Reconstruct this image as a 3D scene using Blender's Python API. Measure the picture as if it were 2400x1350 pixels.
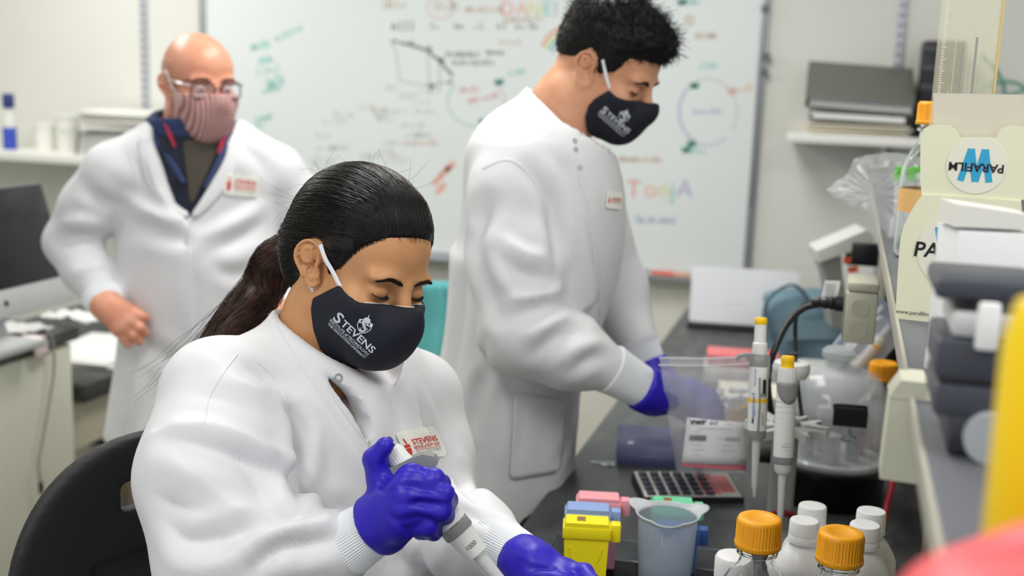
import bpy, bmesh, math, random
import numpy as np
from mathutils import Vector, Matrix, Euler
from mathutils.bvhtree import BVHTree

random.seed(7); RNG = np.random.default_rng(7)
scene = bpy.context.scene
C = scene.collection
for o in list(bpy.data.objects): bpy.data.objects.remove(o)

# ------------------------------------------------------------------ camera
CAM_POS = np.array([0.0, 0.0, 1.62]); FPX = 2700.0
YAW, PITCH, ROLL = 0.277314, 0.180474, 0.035
_f = np.array([-math.sin(YAW)*math.cos(PITCH), math.cos(YAW)*math.cos(PITCH), -math.sin(PITCH)])
_r0 = np.array([math.cos(YAW), math.sin(YAW), 0.0]); _u0 = np.cross(_r0, _f)
_r = _r0*math.cos(ROLL) + _u0*math.sin(ROLL); _u = np.cross(_r, _f)
cam_data = bpy.data.cameras.new('camera'); cam = bpy.data.objects.new('camera', cam_data); C.objects.link(cam)
cam.matrix_world = Matrix(((_r[0], _u[0], -_f[0], CAM_POS[0]), (_r[1], _u[1], -_f[1], CAM_POS[1]), (_r[2], _u[2], -_f[2], CAM_POS[2]), (0, 0, 0, 1)))
cam_data.sensor_width = 36.0; cam_data.lens = FPX/2400*36.0
cam_data.clip_start = 0.05; cam_data.clip_end = 60
cam_data.dof.use_dof = True; cam_data.dof.focus_distance = 1.36; cam_data.dof.aperture_fstop = 3.3
scene.camera = cam
def ray(px, py): return _f + _r*((px-1200)/FPX) - _u*((py-675)/FPX)
def atd(px, py, d): return Vector(CAM_POS + ray(px, py)*d)
def atz(px, py, z):
    v = ray(px, py); return Vector(CAM_POS + v*((z-CAM_POS[2])/v[2]))
def aty(px, py, y):
    v = ray(px, py); return Vector(CAM_POS + v*(y/v[1]))

# ------------------------------------------------------------------ light
world = bpy.data.worlds.new('world'); scene.world = world; world.use_nodes = True
bg = world.node_tree.nodes['Background']; bg.inputs[0].default_value = (0.93, 0.97, 1.0, 1); bg.inputs[1].default_value = 0.75
def area(name, loc, sx, sy, watts, col=(1, 0.985, 0.95), rot=(0, 0, 0)):
    l = bpy.data.lights.new(name, 'AREA'); l.shape = 'RECTANGLE'; l.size = sx; l.size_y = sy; l.energy = watts; l.color = col
    o = bpy.data.objects.new(name, l); C.objects.link(o); o.location = loc; o.rotation_euler = rot; return o
CEIL = 2.75
for i, (x, y, e) in enumerate(((-0.75, 0.0, 21), (-0.75, 2.35, 31), (-2.7, 0.9, 8), (-2.7, 2.9, 30), (0.9, 0.7, 24))):
    area('ceiling_lamp_light', (x, y, CEIL-0.06), 0.6, 1.2, e, (1.0, 0.985, 0.955))
vs = scene.view_settings; vs.view_transform = 'Standard'; vs.look = 'None'; vs.gamma = 1.0; vs.use_curve_mapping = False
vs.exposure = -0.10

# ------------------------------------------------------------------ materials
def lin(c):
    if isinstance(c, str): c = tuple(int(c[i:i+2], 16) for i in (0, 2, 4))
    return tuple((v/255/12.92 if v/255 <= 0.04045 else ((v/255+0.055)/1.055)**2.4) for v in c)
MATS = {}
def mat(name, col, rough=0.5, metal=0.0, trans=0.0, ior=1.45, alpha=1.0, var=0.0, vscale=8.0, bump=0.0, bscale=60.0, sub=0.0, subr=(0.01, 0.004, 0.002), coat=0.0, sheen=0.0, emit=0.0, col2=None, stretch=(1, 1, 1), spec=0.5, thin=False):
    if name in MATS: return MATS[name]
    m = bpy.data.materials.new(name); m.use_nodes = True; nt = m.node_tree; b = nt.nodes['Principled BSDF']; L = nt.links
    c = lin(col); b.inputs['Base Color'].default_value = (*c, 1); b.inputs['Roughness'].default_value = rough
    b.inputs['Metallic'].default_value = metal; b.inputs['Transmission Weight'].default_value = trans; b.inputs['IOR'].default_value = ior
    b.inputs['Alpha'].default_value = alpha; b.inputs['Coat Weight'].default_value = coat; b.inputs['Sheen Weight'].default_value = sheen
    b.inputs['Specular IOR Level'].default_value = spec
    if sub: b.inputs['Subsurface Weight'].default_value = sub; b.inputs['Subsurface Radius'].default_value = subr; b.inputs['Subsurface Scale'].default_value = 1.0
    if emit: b.inputs['Emission Color'].default_value = (*c, 1); b.inputs['Emission Strength'].default_value = emit
    if var or bump:
        tc = nt.nodes.new('ShaderNodeTexCoord'); mp = nt.nodes.new('ShaderNodeMapping'); mp.inputs['Scale'].default_value = stretch
        L.new(tc.outputs['Object'], mp.inputs['Vector'])
    if var:
        n = nt.nodes.new('ShaderNodeTexNoise'); n.inputs['Scale'].default_value = vscale; n.inputs['Detail'].default_value = 5
        L.new(mp.outputs[0], n.inputs['Vector'])
        mx = nt.nodes.new('ShaderNodeMix'); mx.data_type = 'RGBA'
        c2 = lin(col2) if col2 is not None else tuple(v*(1-var) for v in c)
        mx.inputs['A'].default_value = (*c, 1); mx.inputs['B'].default_value = (*c2, 1)
        rmp = nt.nodes.new('ShaderNodeMapRange'); rmp.inputs['From Min'].default_value = 0.35; rmp.inputs['From Max'].default_value = 0.7
        L.new(n.outputs['Fac'], rmp.inputs['Value']); L.new(rmp.outputs[0], mx.inputs['Factor']); L.new(mx.outputs['Result'], b.inputs['Base Color'])
    if bump:
        n = nt.nodes.new('ShaderNodeTexNoise'); n.inputs['Scale'].default_value = bscale; n.inputs['Detail'].default_value = 4
        L.new(mp.outputs[0], n.inputs['Vector'])
        bp = nt.nodes.new('ShaderNodeBump'); bp.inputs['Strength'].default_value = bump; bp.inputs['Distance'].default_value = 0.002
        L.new(n.outputs['Fac'], bp.inputs['Height']); L.new(bp.outputs[0], b.inputs['Normal'])
    MATS[name] = m
    return m
WHITE_PLASTIC = mat('white_plastic', (226, 226, 222), 0.4)
INK = mat('black_ink', (24, 24, 26), 0.6)

# ------------------------------------------------------------------ objects
def link(name, me, m=None, parent=None):
    o = bpy.data.objects.new(name, me); C.objects.link(o)
    if m is not None:
        me.materials.clear()
        for q in (m if isinstance(m, (list, tuple)) else [m]): me.materials.append(q)
    if parent is not None: o.parent = parent
    return o
def tag(o, label, cat, group=None, kind=None):
    o['label'] = label; o['category'] = cat
    if group: o['group'] = group
    if kind: o['kind'] = kind
    return o
def thing(name, label, cat, loc=(0, 0, 0), rotz=0.0, group=None, rot=None):
    o = bpy.data.objects.new(name, None); C.objects.link(o); o.empty_display_size = 0.05
    o.location = loc; o.rotation_euler = rot if rot is not None else (0, 0, rotz)
    return tag(o, label, cat, group)
def struct(o): o['kind'] = 'structure'; return o
def T(x=0, y=0, z=0, rz=0, rx=0, ry=0): return Matrix.Translation((x, y, z)) @ Euler((rx, ry, rz)).to_matrix().to_4x4()
class MB:
    """collects shapes into one mesh"""
    def __init__(s): s.bm = bmesh.new()
    def _add(s, verts, M):
        if M is not None: bmesh.ops.transform(s.bm, matrix=M, verts=verts)
        return verts
    def box(s, x0, x1, y0, y1, z0, z1, bev=0.0, M=None, seg=2):
        r = bmesh.ops.create_cube(s.bm, size=1.0); v = r['verts']
        for q in v: q.co = Vector(((x0+x1)/2+q.co.x*(x1-x0), (y0+y1)/2+q.co.y*(y1-y0), (z0+z1)/2+q.co.z*(z1-z0)))
        if bev > 0:
            e = list({e for q in v for e in q.link_edges})
            r = bmesh.ops.bevel(s.bm, geom=e, offset=bev, segments=seg, profile=0.5, affect='EDGES', clamp_overlap=True)
            v = list({q for f in r['faces'] for q in f.verts} | {q for q in v if q.is_valid})
            # faces left whole keep their vertices through the bevel result
        s._add(v, M); return s
    def lathe(s, prof, n=32, M=None, cap0=True, cap1=True, wob=None, sx=1.0, sy=1.0):
        """prof: list of (r, z)"""
        rings = []; allv = []
        for r, z in prof:
            ring = []
            for k in range(n):
                a = 2*math.pi*k/n; rr = r*(wob(a, z) if wob else 1.0)
                ring.append(s.bm.verts.new((rr*math.cos(a)*sx, rr*math.sin(a)*sy, z)))
            rings.append(ring); allv += ring
        for a, b in zip(rings[:-1], rings[1:]):
            for k in range(n): s.bm.faces.new((a[k], a[(k+1) % n], b[(k+1) % n], b[k]))
        if cap0: s.bm.faces.new(list(reversed(rings[0])))
        if cap1: s.bm.faces.new(rings[-1])
        s._add(allv, M); return s
    def tube(s, pts, r, n=10, M=None, caps=True, flat=1.0, up=None):
        """pts: list of 3D points; r: radius or list"""
        pts = [Vector(p) for p in pts]; N = len(pts); rr = r if isinstance(r, (list, tuple, np.ndarray)) else [r]*N
        rings = []; allv = []; ref = Vector(up) if up is not None else None
        for i, p in enumerate(pts):
            t = (pts[min(i+1, N-1)]-pts[max(i-1, 0)]).normalized()
            if ref is None: ref = t.orthogonal()
            a = (ref - t*ref.dot(t))
            a = a.normalized() if a.length > 1e-6 else t.orthogonal().normalized()
            ref = a; b = t.cross(a)
            ring = [s.bm.verts.new(p + a*(math.cos(2*math.pi*k/n)*rr[i]) + b*(math.sin(2*math.pi*k/n)*rr[i]*flat)) for k in range(n)]
            rings.append(ring); allv += ring
        for a, b in zip(rings[:-1], rings[1:]):
            for k in range(n): s.bm.faces.new((a[k], a[(k+1) % n], b[(k+1) % n], b[k]))
        if caps: s.bm.faces.new(list(reversed(rings[0]))); s.bm.faces.new(rings[-1])
        s._add(allv, M); return s
    def prism(s, poly, h0, h1, axis='z', M=None):
        """extrude a 2D polygon; axis z: (x,y), y: (x,z), x: (y,z)"""
        def co(a, b, h): return {'z': (a, b, h), 'y': (a, h, b), 'x': (h, a, b)}[axis]
        v0 = [s.bm.verts.new(co(a, b, h0)) for a, b in poly]; v1 = [s.bm.verts.new(co(a, b, h1)) for a, b in poly]
        n = len(poly)
        s.bm.faces.new(v0); s.bm.faces.new(list(reversed(v1)))
        for k in range(n): s.bm.faces.new((v0[k], v1[k], v1[(k+1) % n], v0[(k+1) % n]))
        s._add(v0+v1, M); return s
    def sheet(s, fn, nu, nv, M=None, wrap=False):
        g = [[s.bm.verts.new(fn(i/(nu-1) if not wrap else i/nu, j/(nv-1))) for j in range(nv)] for i in range(nu)]
        for i in range(nu if wrap else nu-1):
            for j in range(nv-1): s.bm.faces.new((g[i][j], g[(i+1) % nu][j], g[(i+1) % nu][j+1], g[i][j+1]))
        s._add([q for r in g for q in r], M); return s
    def mesh(s, name='m', smooth=40):
        bmesh.ops.recalc_face_normals(s.bm, faces=s.bm.faces)
        me = bpy.data.meshes.new(name); s.bm.to_mesh(me); s.bm.free()
        if smooth:
            me.polygons.foreach_set('use_smooth', [True]*len(me.polygons))
            me.set_sharp_from_angle(angle=math.radians(smooth))
        return me
    def build(s, name, m, parent=None, M=None, smooth=40):
        o = link(name, s.mesh(name, smooth), m, parent)
        if M is not None: o.matrix_local = M
        return o
def solidify(o, t, off=0.0):
    md = o.modifiers.new('thickness', 'SOLIDIFY'); md.thickness = t; md.offset = off; return o
def pmesh(name, V, Fc, m, parent=None, smooth=True):
    me = bpy.data.meshes.new(name); me.from_pydata([tuple(v) for v in V], [], [tuple(int(i) for i in f) for f in Fc]); me.update()
    if smooth: me.polygons.foreach_set('use_smooth', [True]*len(me.polygons))
    return link(name, me, m, parent)
def bez(ctrl, n=16):
    """Catmull-Rom through control points"""
    P = [np.array(c, float) for c in ctrl]; P = [2*P[0]-P[1]] + P + [2*P[-1]-P[-2]]; out = []
    segs = len(P)-3
    for i in range(n):
        t = i/(n-1)*segs; k = min(int(t), segs-1); t -= k
        a, b, c, d = P[k:k+4]
        out.append(0.5*((2*b)+(c-a)*t+(2*a-5*b+4*c-d)*t*t+(3*b-a-3*c+d)*t**3))
    return out
def interp(xs, ys, x): return float(np.interp(x, xs, ys))
def rrect(w, h, r, n=5, cx=0, cy=0):
    out = []
    for (sx, sy, a0) in ((1, 1, 0), (-1, 1, 90), (-1, -1, 180), (1, -1, 270)):
        for k in range(n+1):
            a = math.radians(a0+90*k/n); out.append((cx+sx*(w/2-r)+r*math.cos(a), cy+sy*(h/2-r)+r*math.sin(a)))
    return out
_fonts = {}
def text_mesh(body, size=1.0, shear=0.0, align='CENTER', space=1.0, bold=0.0, extrude=0.0, res=3):
    """text as a flat mesh in its xy plane, origin at the baseline centre"""
    cu = bpy.data.curves.new('text', 'FONT'); cu.body = body; cu.size = size; cu.shear = shear; cu.align_x = align; cu.space_character = space
    cu.offset = bold; cu.extrude = extrude; cu.resolution_u = res; cu.fill_mode = 'FRONT' if extrude == 0 else 'BOTH'
    o = bpy.data.objects.new('text', cu); C.objects.link(o)
    me = bpy.data.meshes.new_from_object(o.evaluated_get(bpy.context.evaluated_depsgraph_get())); bpy.data.objects.remove(o)
    bpy.data.curves.remove(cu)
    return me
def merged(meshes_mats):
    """join (mesh, 4x4) pairs into one mesh"""
    bm = bmesh.new()
    for me, M in meshes_mats:
        n0 = len(bm.verts); bm.from_mesh(me); bm.verts.ensure_lookup_table()
        bmesh.ops.transform(bm, matrix=M, verts=bm.verts[n0:])
    me = bpy.data.meshes.new('lettering'); bm.to_mesh(me); bm.free(); return me
def write(name, lines, m, parent, M, thick=0.0):
    """lines: (text, x, y, size[, kwargs]); laid flat in the local xy plane of M"""
    items = []
    for ln in lines:
        kw = dict(ln[4]) if len(ln) > 4 else {}
        rot = kw.pop('rot', 0.0); sx = kw.pop('sx', 1.0)
        items.append((text_mesh(ln[0], ln[3], **kw), Matrix.Translation((ln[1], ln[2], 0)) @ Matrix.Rotation(rot, 4, 'Z') @ Matrix.Diagonal((sx, 1, 1, 1))))
    o = link(name, merged(items), m, parent); o.matrix_local = M; return o
def strokes(name, lines, w, m, parent, M, z=0.0):
    """flat pen strokes: list of 2D polylines in the local xy plane"""
    bm = bmesh.new()
    for pl in lines:
        pl = [Vector((a, b)) for a, b in pl]; N = len(pl); L = []; R_ = []
        for i, p in enumerate(pl):
            t = (pl[min(i+1, N-1)]-pl[max(i-1, 0)]); t = t.normalized() if t.length > 0 else Vector((1, 0)); n = Vector((-t.y, t.x))*w/2
            L.append(bm.verts.new((*(p+n), z))); R_.append(bm.verts.new((*(p-n), z)))
        for i in range(N-1): bm.faces.new((R_[i], R_[i+1], L[i+1], L[i]))
    me = bpy.data.meshes.new(name); bm.to_mesh(me); bm.free(); o = link(name, me, m, parent); o.matrix_local = M; return o

# ------------------------------------------------------------------ implicit surfaces (smooth bodies and cloth)
def surface_nets(fn, lo, hi, h, block=4):
    lo = np.array(lo, float); hi = np.array(hi, float)
    nb = np.ceil((hi-lo)/(h*block)).astype(int)
    ax = [lo[i] + (np.arange(nb[i])+0.5)*h*block for i in range(3)]
    cc = np.stack(np.meshgrid(*ax, indexing='ij'), -1).reshape(-1, 3)
    dc = fn(cc).reshape(nb)
    act = np.abs(dc) < h*block*1.25
    n = nb*block+1
    V = np.repeat(np.repeat(np.repeat(dc, block, 0), block, 1), block, 2).astype(np.float32)
    V = np.pad(V, ((0, 1),)*3, mode='edge')
    need = np.zeros(n, bool); A = np.argwhere(act)
    r = np.arange(block+1)
    off = np.stack(np.meshgrid(r, r, r, indexing='ij'), -1).reshape(-1, 3)
    idx = (A[:, None, :]*block + off[None]).reshape(-1, 3)
    need[idx[:, 0], idx[:, 1], idx[:, 2]] = True
    q = np.argwhere(need); V[need] = fn(lo + q*h).astype(np.float32)
    S = V < 0
    cell = np.zeros(n-1, int)
    for dx in (0, 1):
        for dy in (0, 1):
            for dz in (0, 1): cell += S[dx:n[0]-1+dx, dy:n[1]-1+dy, dz:n[2]-1+dz]
    mix = (cell > 0) & (cell < 8); ci = np.argwhere(mix)
    vid = -np.ones(n-1, int); vid[mix] = np.arange(len(ci))
    acc = np.zeros((len(ci), 3)); cnt = np.zeros(len(ci))
    cor = [(a, b, c) for a in (0, 1) for b in (0, 1) for c in (0, 1)]
    for p in cor:
        for k in range(3):
            if p[k] == 0:
                p2 = list(p); p2[k] = 1
                a = V[ci[:, 0]+p[0], ci[:, 1]+p[1], ci[:, 2]+p[2]]; b = V[ci[:, 0]+p2[0], ci[:, 1]+p2[1], ci[:, 2]+p2[2]]
                s = (a < 0) != (b < 0); t = np.where(s, a/np.where(s, a-b, 1), 0)
                w = np.array(p, float)[None].repeat(len(ci), 0); w[:, k] += t
                acc[s] += w[s]; cnt += s
    verts = lo + (ci + acc/cnt[:, None])*h
    quads = []
    for k in range(3):
        i1, i2 = (k+1) % 3, (k+2) % 3
        sl_a = [slice(1, -1)]*3; sl_a[k] = slice(0, n[k]-1)
        sl_b = list(sl_a); sl_b[k] = slice(1, n[k])
        a = S[tuple(sl_a)]; b = S[tuple(sl_b)]
        e = np.argwhere(a != b)
        if not len(e): continue
        flip = a[e[:, 0], e[:, 1], e[:, 2]]
        base = e.copy()
        for j in range(3):
            if j != k: base[:, j] += 1
        def cid(o1, o2):
            c = base.copy(); c[:, i1] += o1; c[:, i2] += o2; return vid[c[:, 0], c[:, 1], c[:, 2]]
        Q = np.stack([cid(-1, -1), cid(0, -1), cid(0, 0), cid(-1, 0)], 1)
        Q[~flip] = Q[~flip][:, ::-1]
        quads.append(Q[(Q >= 0).all(1)])
    return verts, np.concatenate(quads)
def np_mesh(name, V, Q, smooth=True):
    me = bpy.data.meshes.new(name); n, m = len(V), len(Q); k = Q.shape[1]
    me.vertices.add(n); me.vertices.foreach_set('co', np.asarray(V, np.float32).ravel())
    me.loops.add(m*k); me.loops.foreach_set('vertex_index', Q.astype(np.int32).ravel())
    me.polygons.add(m); me.polygons.foreach_set('loop_start', np.arange(0, m*k, k, dtype=np.int32))
    me.update(calc_edges=True); me.validate()
    me.polygons.foreach_set('use_smooth', [smooth]*len(me.polygons)); return me
def normals_of(V, Q):
    N = np.zeros_like(V); a = np.cross(V[Q[:, 2]]-V[Q[:, 0]], V[Q[:, 3]]-V[Q[:, 1]])
    for k in range(4): np.add.at(N, Q[:, k], a)
    return N/np.maximum(np.linalg.norm(N, axis=1, keepdims=True), 1e-12)
def relax(V, Q, it=1, f=0.5):
    for _ in range(it):
        S = np.zeros_like(V); c = np.zeros(len(V))
        for k in range(4):
            np.add.at(S, Q[:, k], V[Q[:, (k+1) % 4]]+V[Q[:, (k-1) % 4]]); np.add.at(c, Q[:, k], 2)
        V = V*(1-f)+f*S/np.maximum(c, 1)[:, None]
    return V
def smin(a, b, k):
    h = np.maximum(k-np.abs(a-b), 0)/k; return np.minimum(a, b)-h*h*k*0.25
def smax(a, b, k): return -smin(-a, -b, k)
def ell(p, c, r, R=None):
    q = p-np.asarray(c, float)
    if R is not None: q = q @ R
    r = np.asarray(r, float); k0 = np.linalg.norm(q/r, axis=1); k1 = np.linalg.norm(q/(r*r), axis=1)
    return k0*(k0-1)/np.maximum(k1, 1e-9)
def rcone(p, a, b, r1, r2):
    a = np.asarray(a, float); b = np.asarray(b, float); ba = b-a; L2 = ba@ba
    pa = p-a; t = np.clip(pa@ba/L2, 0, 1); return np.linalg.norm(pa-t[:, None]*ba, axis=1)-(r1+(r2-r1)*t)
def econe(p, a, b, r1, r2, side, flat1, flat2=None):
    """tapered limb with an elliptical section: flattened by flat along direction side"""
    flat2 = flat1 if flat2 is None else flat2
    a = np.asarray(a, float); b = np.asarray(b, float); ba = b-a; L2 = ba@ba; s = np.asarray(side, float); s = s-ba*(s@ba)/L2; s /= np.linalg.norm(s)
    pa = p-a; t = np.clip(pa@ba/L2, 0, 1); d = pa-t[:, None]*ba; ds = d@s; fl = flat1+(flat2-flat1)*t
    d2 = d + (ds*(1/fl-1))[:, None]*s; return (np.linalg.norm(d2, axis=1)-(r1+(r2-r1)*t))*np.minimum(fl, 1)
def chain(p, pts, rs, k=0.01):
    d = None
    for i in range(len(pts)-1):
        e = rcone(p, pts[i], pts[i+1], rs[i], rs[i+1]); d = e if d is None else smin(d, e, k)
    return d
def poly2d(u, v, poly):
    """signed distance to a 2D polygon"""
    P = np.asarray(poly, float); d = np.full(len(u), 1e9); s = np.ones(len(u)); n = len(P)
    for i in range(n):
        a = P[i]; b = P[i-1]; e = b-a; wx = u-a[0]; wy = v-a[1]
        t = np.clip((wx*e[0]+wy*e[1])/(e@e), 0, 1); bx = wx-e[0]*t; by = wy-e[1]*t
        d = np.minimum(d, bx*bx+by*by)
        c1 = v >= a[1]; c2 = v < b[1]; c3 = e[0]*wy > e[1]*wx
        fl = (c1 & c2 & c3) | (~c1 & ~c2 & ~c3); s = np.where(fl, -s, s)
    return s*np.sqrt(d)
def frame(fwd, up=(0, 0, 1)):
    """columns: right, forward, up"""
    f = np.asarray(fwd, float); f = f/np.linalg.norm(f); r = np.cross(f, up); r /= np.linalg.norm(r); return np.stack([r, f, np.cross(r, f)], 1)
# ------------------------------------------------------------------ room
WALL_Y = 4.1; BZ = 0.92; BX = -0.447; SHX = 0.07; SHZ = 1.372
M_WALL = mat('wall_paint', (230, 230, 222), 0.7, var=0.03, vscale=2.0, bump=0.05, bscale=180)
M_FLOOR = mat('vinyl_floor', (150, 146, 134), 0.35, var=0.25, vscale=14)
M_CEIL = mat('ceiling_tile', (232, 232, 226), 0.8, bump=0.3, bscale=300)
M_CREAM = mat('cream_laminate', (238, 238, 220), 0.45, var=0.03, vscale=3)
M_STEEL = mat('grey_metal', (168, 171, 176), 0.35, metal=0.7)
M_ALU = mat('aluminium_trim', (176, 180, 184), 0.35, metal=0.6)
M_BENCH = mat('black_epoxy_resin', (52, 54, 55), 0.36, var=1.0, vscale=26, col2=(80, 84, 84), bump=0.08, bscale=350, stretch=(1.0, 0.35, 1.0))
M_BLACK = mat('black_plastic', (20, 20, 22), 0.4)
M_DARK = mat('dark_grey_plastic', (52, 54, 60), 0.38)
M_PAPER = mat('white_paper', (236, 236, 234), 0.7)
M_CARD = mat('manila_paper', (222, 214, 190), 0.7)
M_PRINT = mat('grey_print', (120, 122, 128), 0.7)
struct(MB().box(-4.4, 2.4, -1.2, WALL_Y+0.1, -0.06, 0).build('floor', M_FLOOR))
struct(MB().box(-4.4, 2.4, WALL_Y, WALL_Y+0.1, 0, CEIL).build('wall_back', M_WALL))
struct(MB().box(-4.5, -4.4, -1.2, WALL_Y+0.1, 0, CEIL).build('wall_left', M_WALL))
struct(MB().box(-4.4, 2.4, -1.2, WALL_Y+0.1, CEIL, CEIL+0.06).build('ceiling', M_CEIL))
struct(MB().box(-4.4, 2.4, WALL_Y-0.012, WALL_Y, 0, 0.1).build('baseboard_back', mat('black_rubber_base', (40, 40, 42), 0.6)))
M_LAMP = mat('lamp_diffuser', (255, 252, 244), 0.5, emit=2.0)

# wall standards (slotted upright strips)
def standard(x, z0, z1):
    st = struct(MB().box(x-0.015, x+0.015, WALL_Y-0.014, WALL_Y, z0, z1, 0.002).build('trim_1', mat('standard_metal', (196, 198, 206), 0.4, metal=0.2)))
    sm = MB(); sm.box(-0.0025, 0.0025, -0.0006, 0.0006, -0.007, 0.007); me = sm.mesh('slot')
    me.materials.append(mat('slot_shadow', (96, 98, 106), 0.6))
    z = z0+0.02; k = 0
    while z < z1-0.02:
        for dx in (-0.006, 0.006):
            if 1.25 < z < 2.0:
                s = bpy.data.objects.new('slot', me); C.objects.link(s); s.location = (x+dx, WALL_Y-0.0145, z); s.parent = st
        z += 0.032
standard(-2.722, 0.9, 2.3); standard(0.136, 0.95, 2.3)

# ------------------------------------------------------------------ whiteboard
WX0, WX1, WZ0, WZ1 = -2.46, -0.298, 0.955, 2.16
wb = thing('whiteboard', 'large wall whiteboard covered in coloured marker notes and diagrams', 'whiteboard', ((WX0+WX1)/2, WALL_Y, WZ0))
WW = WX1-WX0; WH = WZ1-WZ0
MB().box(-WW/2, WW/2, -0.014, 0, 0, WH).build('writing_surface', mat('whiteboard_enamel', (234, 240, 239), 0.28, coat=0.2), wb)
for nm, a in (('side_rail', (-WW/2-0.006, -WW/2+0.02)), ('side_rail', (WW/2-0.02, WW/2+0.006))):
    MB().box(a[0], a[1], -0.024, 0, -0.02, WH+0.02, 0.003).build(nm, M_ALU, wb)
MB().box(-WW/2-0.006, WW/2+0.006, -0.024, 0, WH-0.002, WH+0.02, 0.003).build('top_rail', M_ALU, wb)
MB().box(-WW/2-0.006, WW/2+0.006, -0.024, 0, -0.024, 0.004, 0.003).build('bottom_rail', M_ALU, wb)
MB().prism([(-0.024, -0.024), (-0.024, -0.008), (-0.075, -0.016), (-0.082, -0.008), (-0.086, -0.012), (-0.080, -0.028)], -WW/2, WW/2, axis='x').build('marker_tray', M_ALU, wb)
MB().box(WW/2-0.012, WW/2-0.002, -0.027, -0.02, 0.25, WH-0.02, 0.001).build('rail_insert', mat('rail_insert_grey', (120, 124, 130), 0.5), wb)
# marker drawings: positions read as board coordinates (x from centre, z from the bottom)
Bm = T(0, -0.0148, 0, rx=math.pi/2)
def bp(px, py):
    p = aty(px, py, WALL_Y-0.0148); return (p.x-(WX0+WX1)/2, p.z-WZ0)
def wmat(n, c): return mat('marker_'+n, c, 0.5)
TEAL, PINK, ORNG, BRWN, GREY, BLUE, YELL, PURP = (wmat(n, c) for n, c in (('teal', (136, 212, 198)), ('pink', (232, 168, 176)), ('orange', (242, 184, 160)), ('brown', (206, 176, 150)), ('grey', (132, 138, 138)), ('blue', (178, 190, 216)), ('yellow', (226, 222, 150)), ('purple', (190, 184, 214))))
GREEN = wmat('green', (96, 200, 178)); FAINT = wmat('faint', (200, 198, 196)); RED = wmat('red', (240, 164, 156))
def bstroke(name, pxl, m, w=0.006): return strokes(name, [[bp(a, b) for a, b in pl] for pl in pxl], w, m, wb, Bm)
def scrib(px, py, wpx, hpx, slope=0.0, n=7, seed=0):
    """one handwritten word: a run of small joined loops"""
    r = random.Random(seed); out = []; x = px
    while x < px+wpx:
        k = r.choice((0, 1, 2, 3)); y = py+slope*(x-px); w = wpx/n*0.75; h = hpx*r.uniform(0.7, 1.1)
        if k == 0: out.append([(x+w/2+w/2*math.cos(t), y-h/2+h/2*math.sin(t)) for t in np.linspace(0.4, 6.4, 10)])
        elif k == 1: out.append([(x, y-h), (x, y), (x+w*0.2, y-h*0.6), (x+w*0.7, y-h*0.7), (x+w*0.8, y)])
        elif k == 2: out.append([(x, y-h*0.6), (x+w*0.4, y), (x+w*0.8, y-h*0.6)])
        else: out.append([(x+w*0.4, y-h*1.2), (x+w*0.4, y), (x+w*0.9, y)])
        x += wpx/n
    return out
def word(name, px, py, w, h, m, slope=0.06, n=6, seed=1, wd=0.005): bstroke(name, scrib(px, py, w, h, slope, n, seed), m, wd)
word('marker_note', 590, 118, 45, 18, TEAL, -0.2, 5, 3); word('marker_note', 648, 96, 52, 16, TEAL, -0.45, 5, 4)
for i, (a, b, w) in enumerate(((608, 150, 34), (600, 176, 60), (622, 196, 44), (612, 220, 50), (628, 206, 40), (600, 286, 40), (590, 304, 30))): word('marker_note', a, b, w, 16, TEAL, -0.2, 4, 10+i)
word('marker_note', 920, 70, 55, 18, GREY, 0.0, 4, 21, 0.006)
bstroke('marker_curve', [[(935, 100), (965, 106), (1000, 118), (1028, 140), (1045, 160), (1062, 178)]], GREY, 0.011)
bstroke('marker_axes', [[(915, 95), (928, 120), (936, 190), (1000, 200), (1055, 192)], [(1002, 125), (1006, 200), (1010, 222)], [(1030, 140), (1030, 215)]], wmat('light_grey', (188, 192, 192)), 0.005)
for a, b in ((920, 100), (958, 104), (1002, 118), (1030, 145), (1050, 196), (1008, 206)): word('marker_dot', a, b, 12, 10, GREY, 0, 2, a, 0.006)
word('marker_note', 1045, 132, 82, 12, GREY, 0.02, 8, 31); word('marker_note', 1140, 128, 42, 10, GREY, 0.0, 4, 32); word('marker_note', 1062, 152, 100, 11, GREY, 0.0, 10, 33)
word('marker_note', 895, 20, 60, 22, BRWN, 0.0, 4, 41); word('marker_note', 1020, 24, 60, 26, BRWN, 0.03, 3, 42); word('marker_note', 1090, 28, 90, 12, BRWN, 0.0, 8, 43)
word('marker_note', 1180, 52, 96, 12, BRWN, -0.05, 8, 44); word('marker_note', 1170, 104, 55, 16, BRWN, 0.0, 4, 45)
bstroke('marker_ring', [[(1032+30*math.cos(t), 18+26*math.sin(t)) for t in np.linspace(0, 6.28, 24)]], wmat('pale_pink', (222, 196, 190)), 0.005)
for i, x in enumerate((1008, 1066, 1112, 1166, 1210, 1240)): word('marker_note', x, 68, 24, 14, GREY, 0, 2, 50+i, 0.004)
for i, (ch, x, m) in enumerate((('D', 1188, RED), ('A', 1222, ORNG), ('N', 1252, YELL), ('E', 1282, TEAL), ('I', 1302, BLUE))):
    p = bp(x, 36); write('marker_letter', [(ch, p[0], p[1], 0.07)], m, wb, Bm)
for k, m in enumerate((RED, YELL, TEAL, PURP)):
    bstroke('marker_rainbow', [[(1345-(78-k*9)*math.sin(t), 132-(78-k*9)*math.cos(t)*0.95+k*2) for t in np.linspace(-0.5, 1.25, 14)]], m, 0.010)
def ring(cx, cy, rx, ry, a0, a1, m, w=0.006): bstroke('marker_ring', [[(cx+rx*math.cos(t), cy+ry*math.sin(t)) for t in np.linspace(a0, a1, 24)]], m, w)
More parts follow.
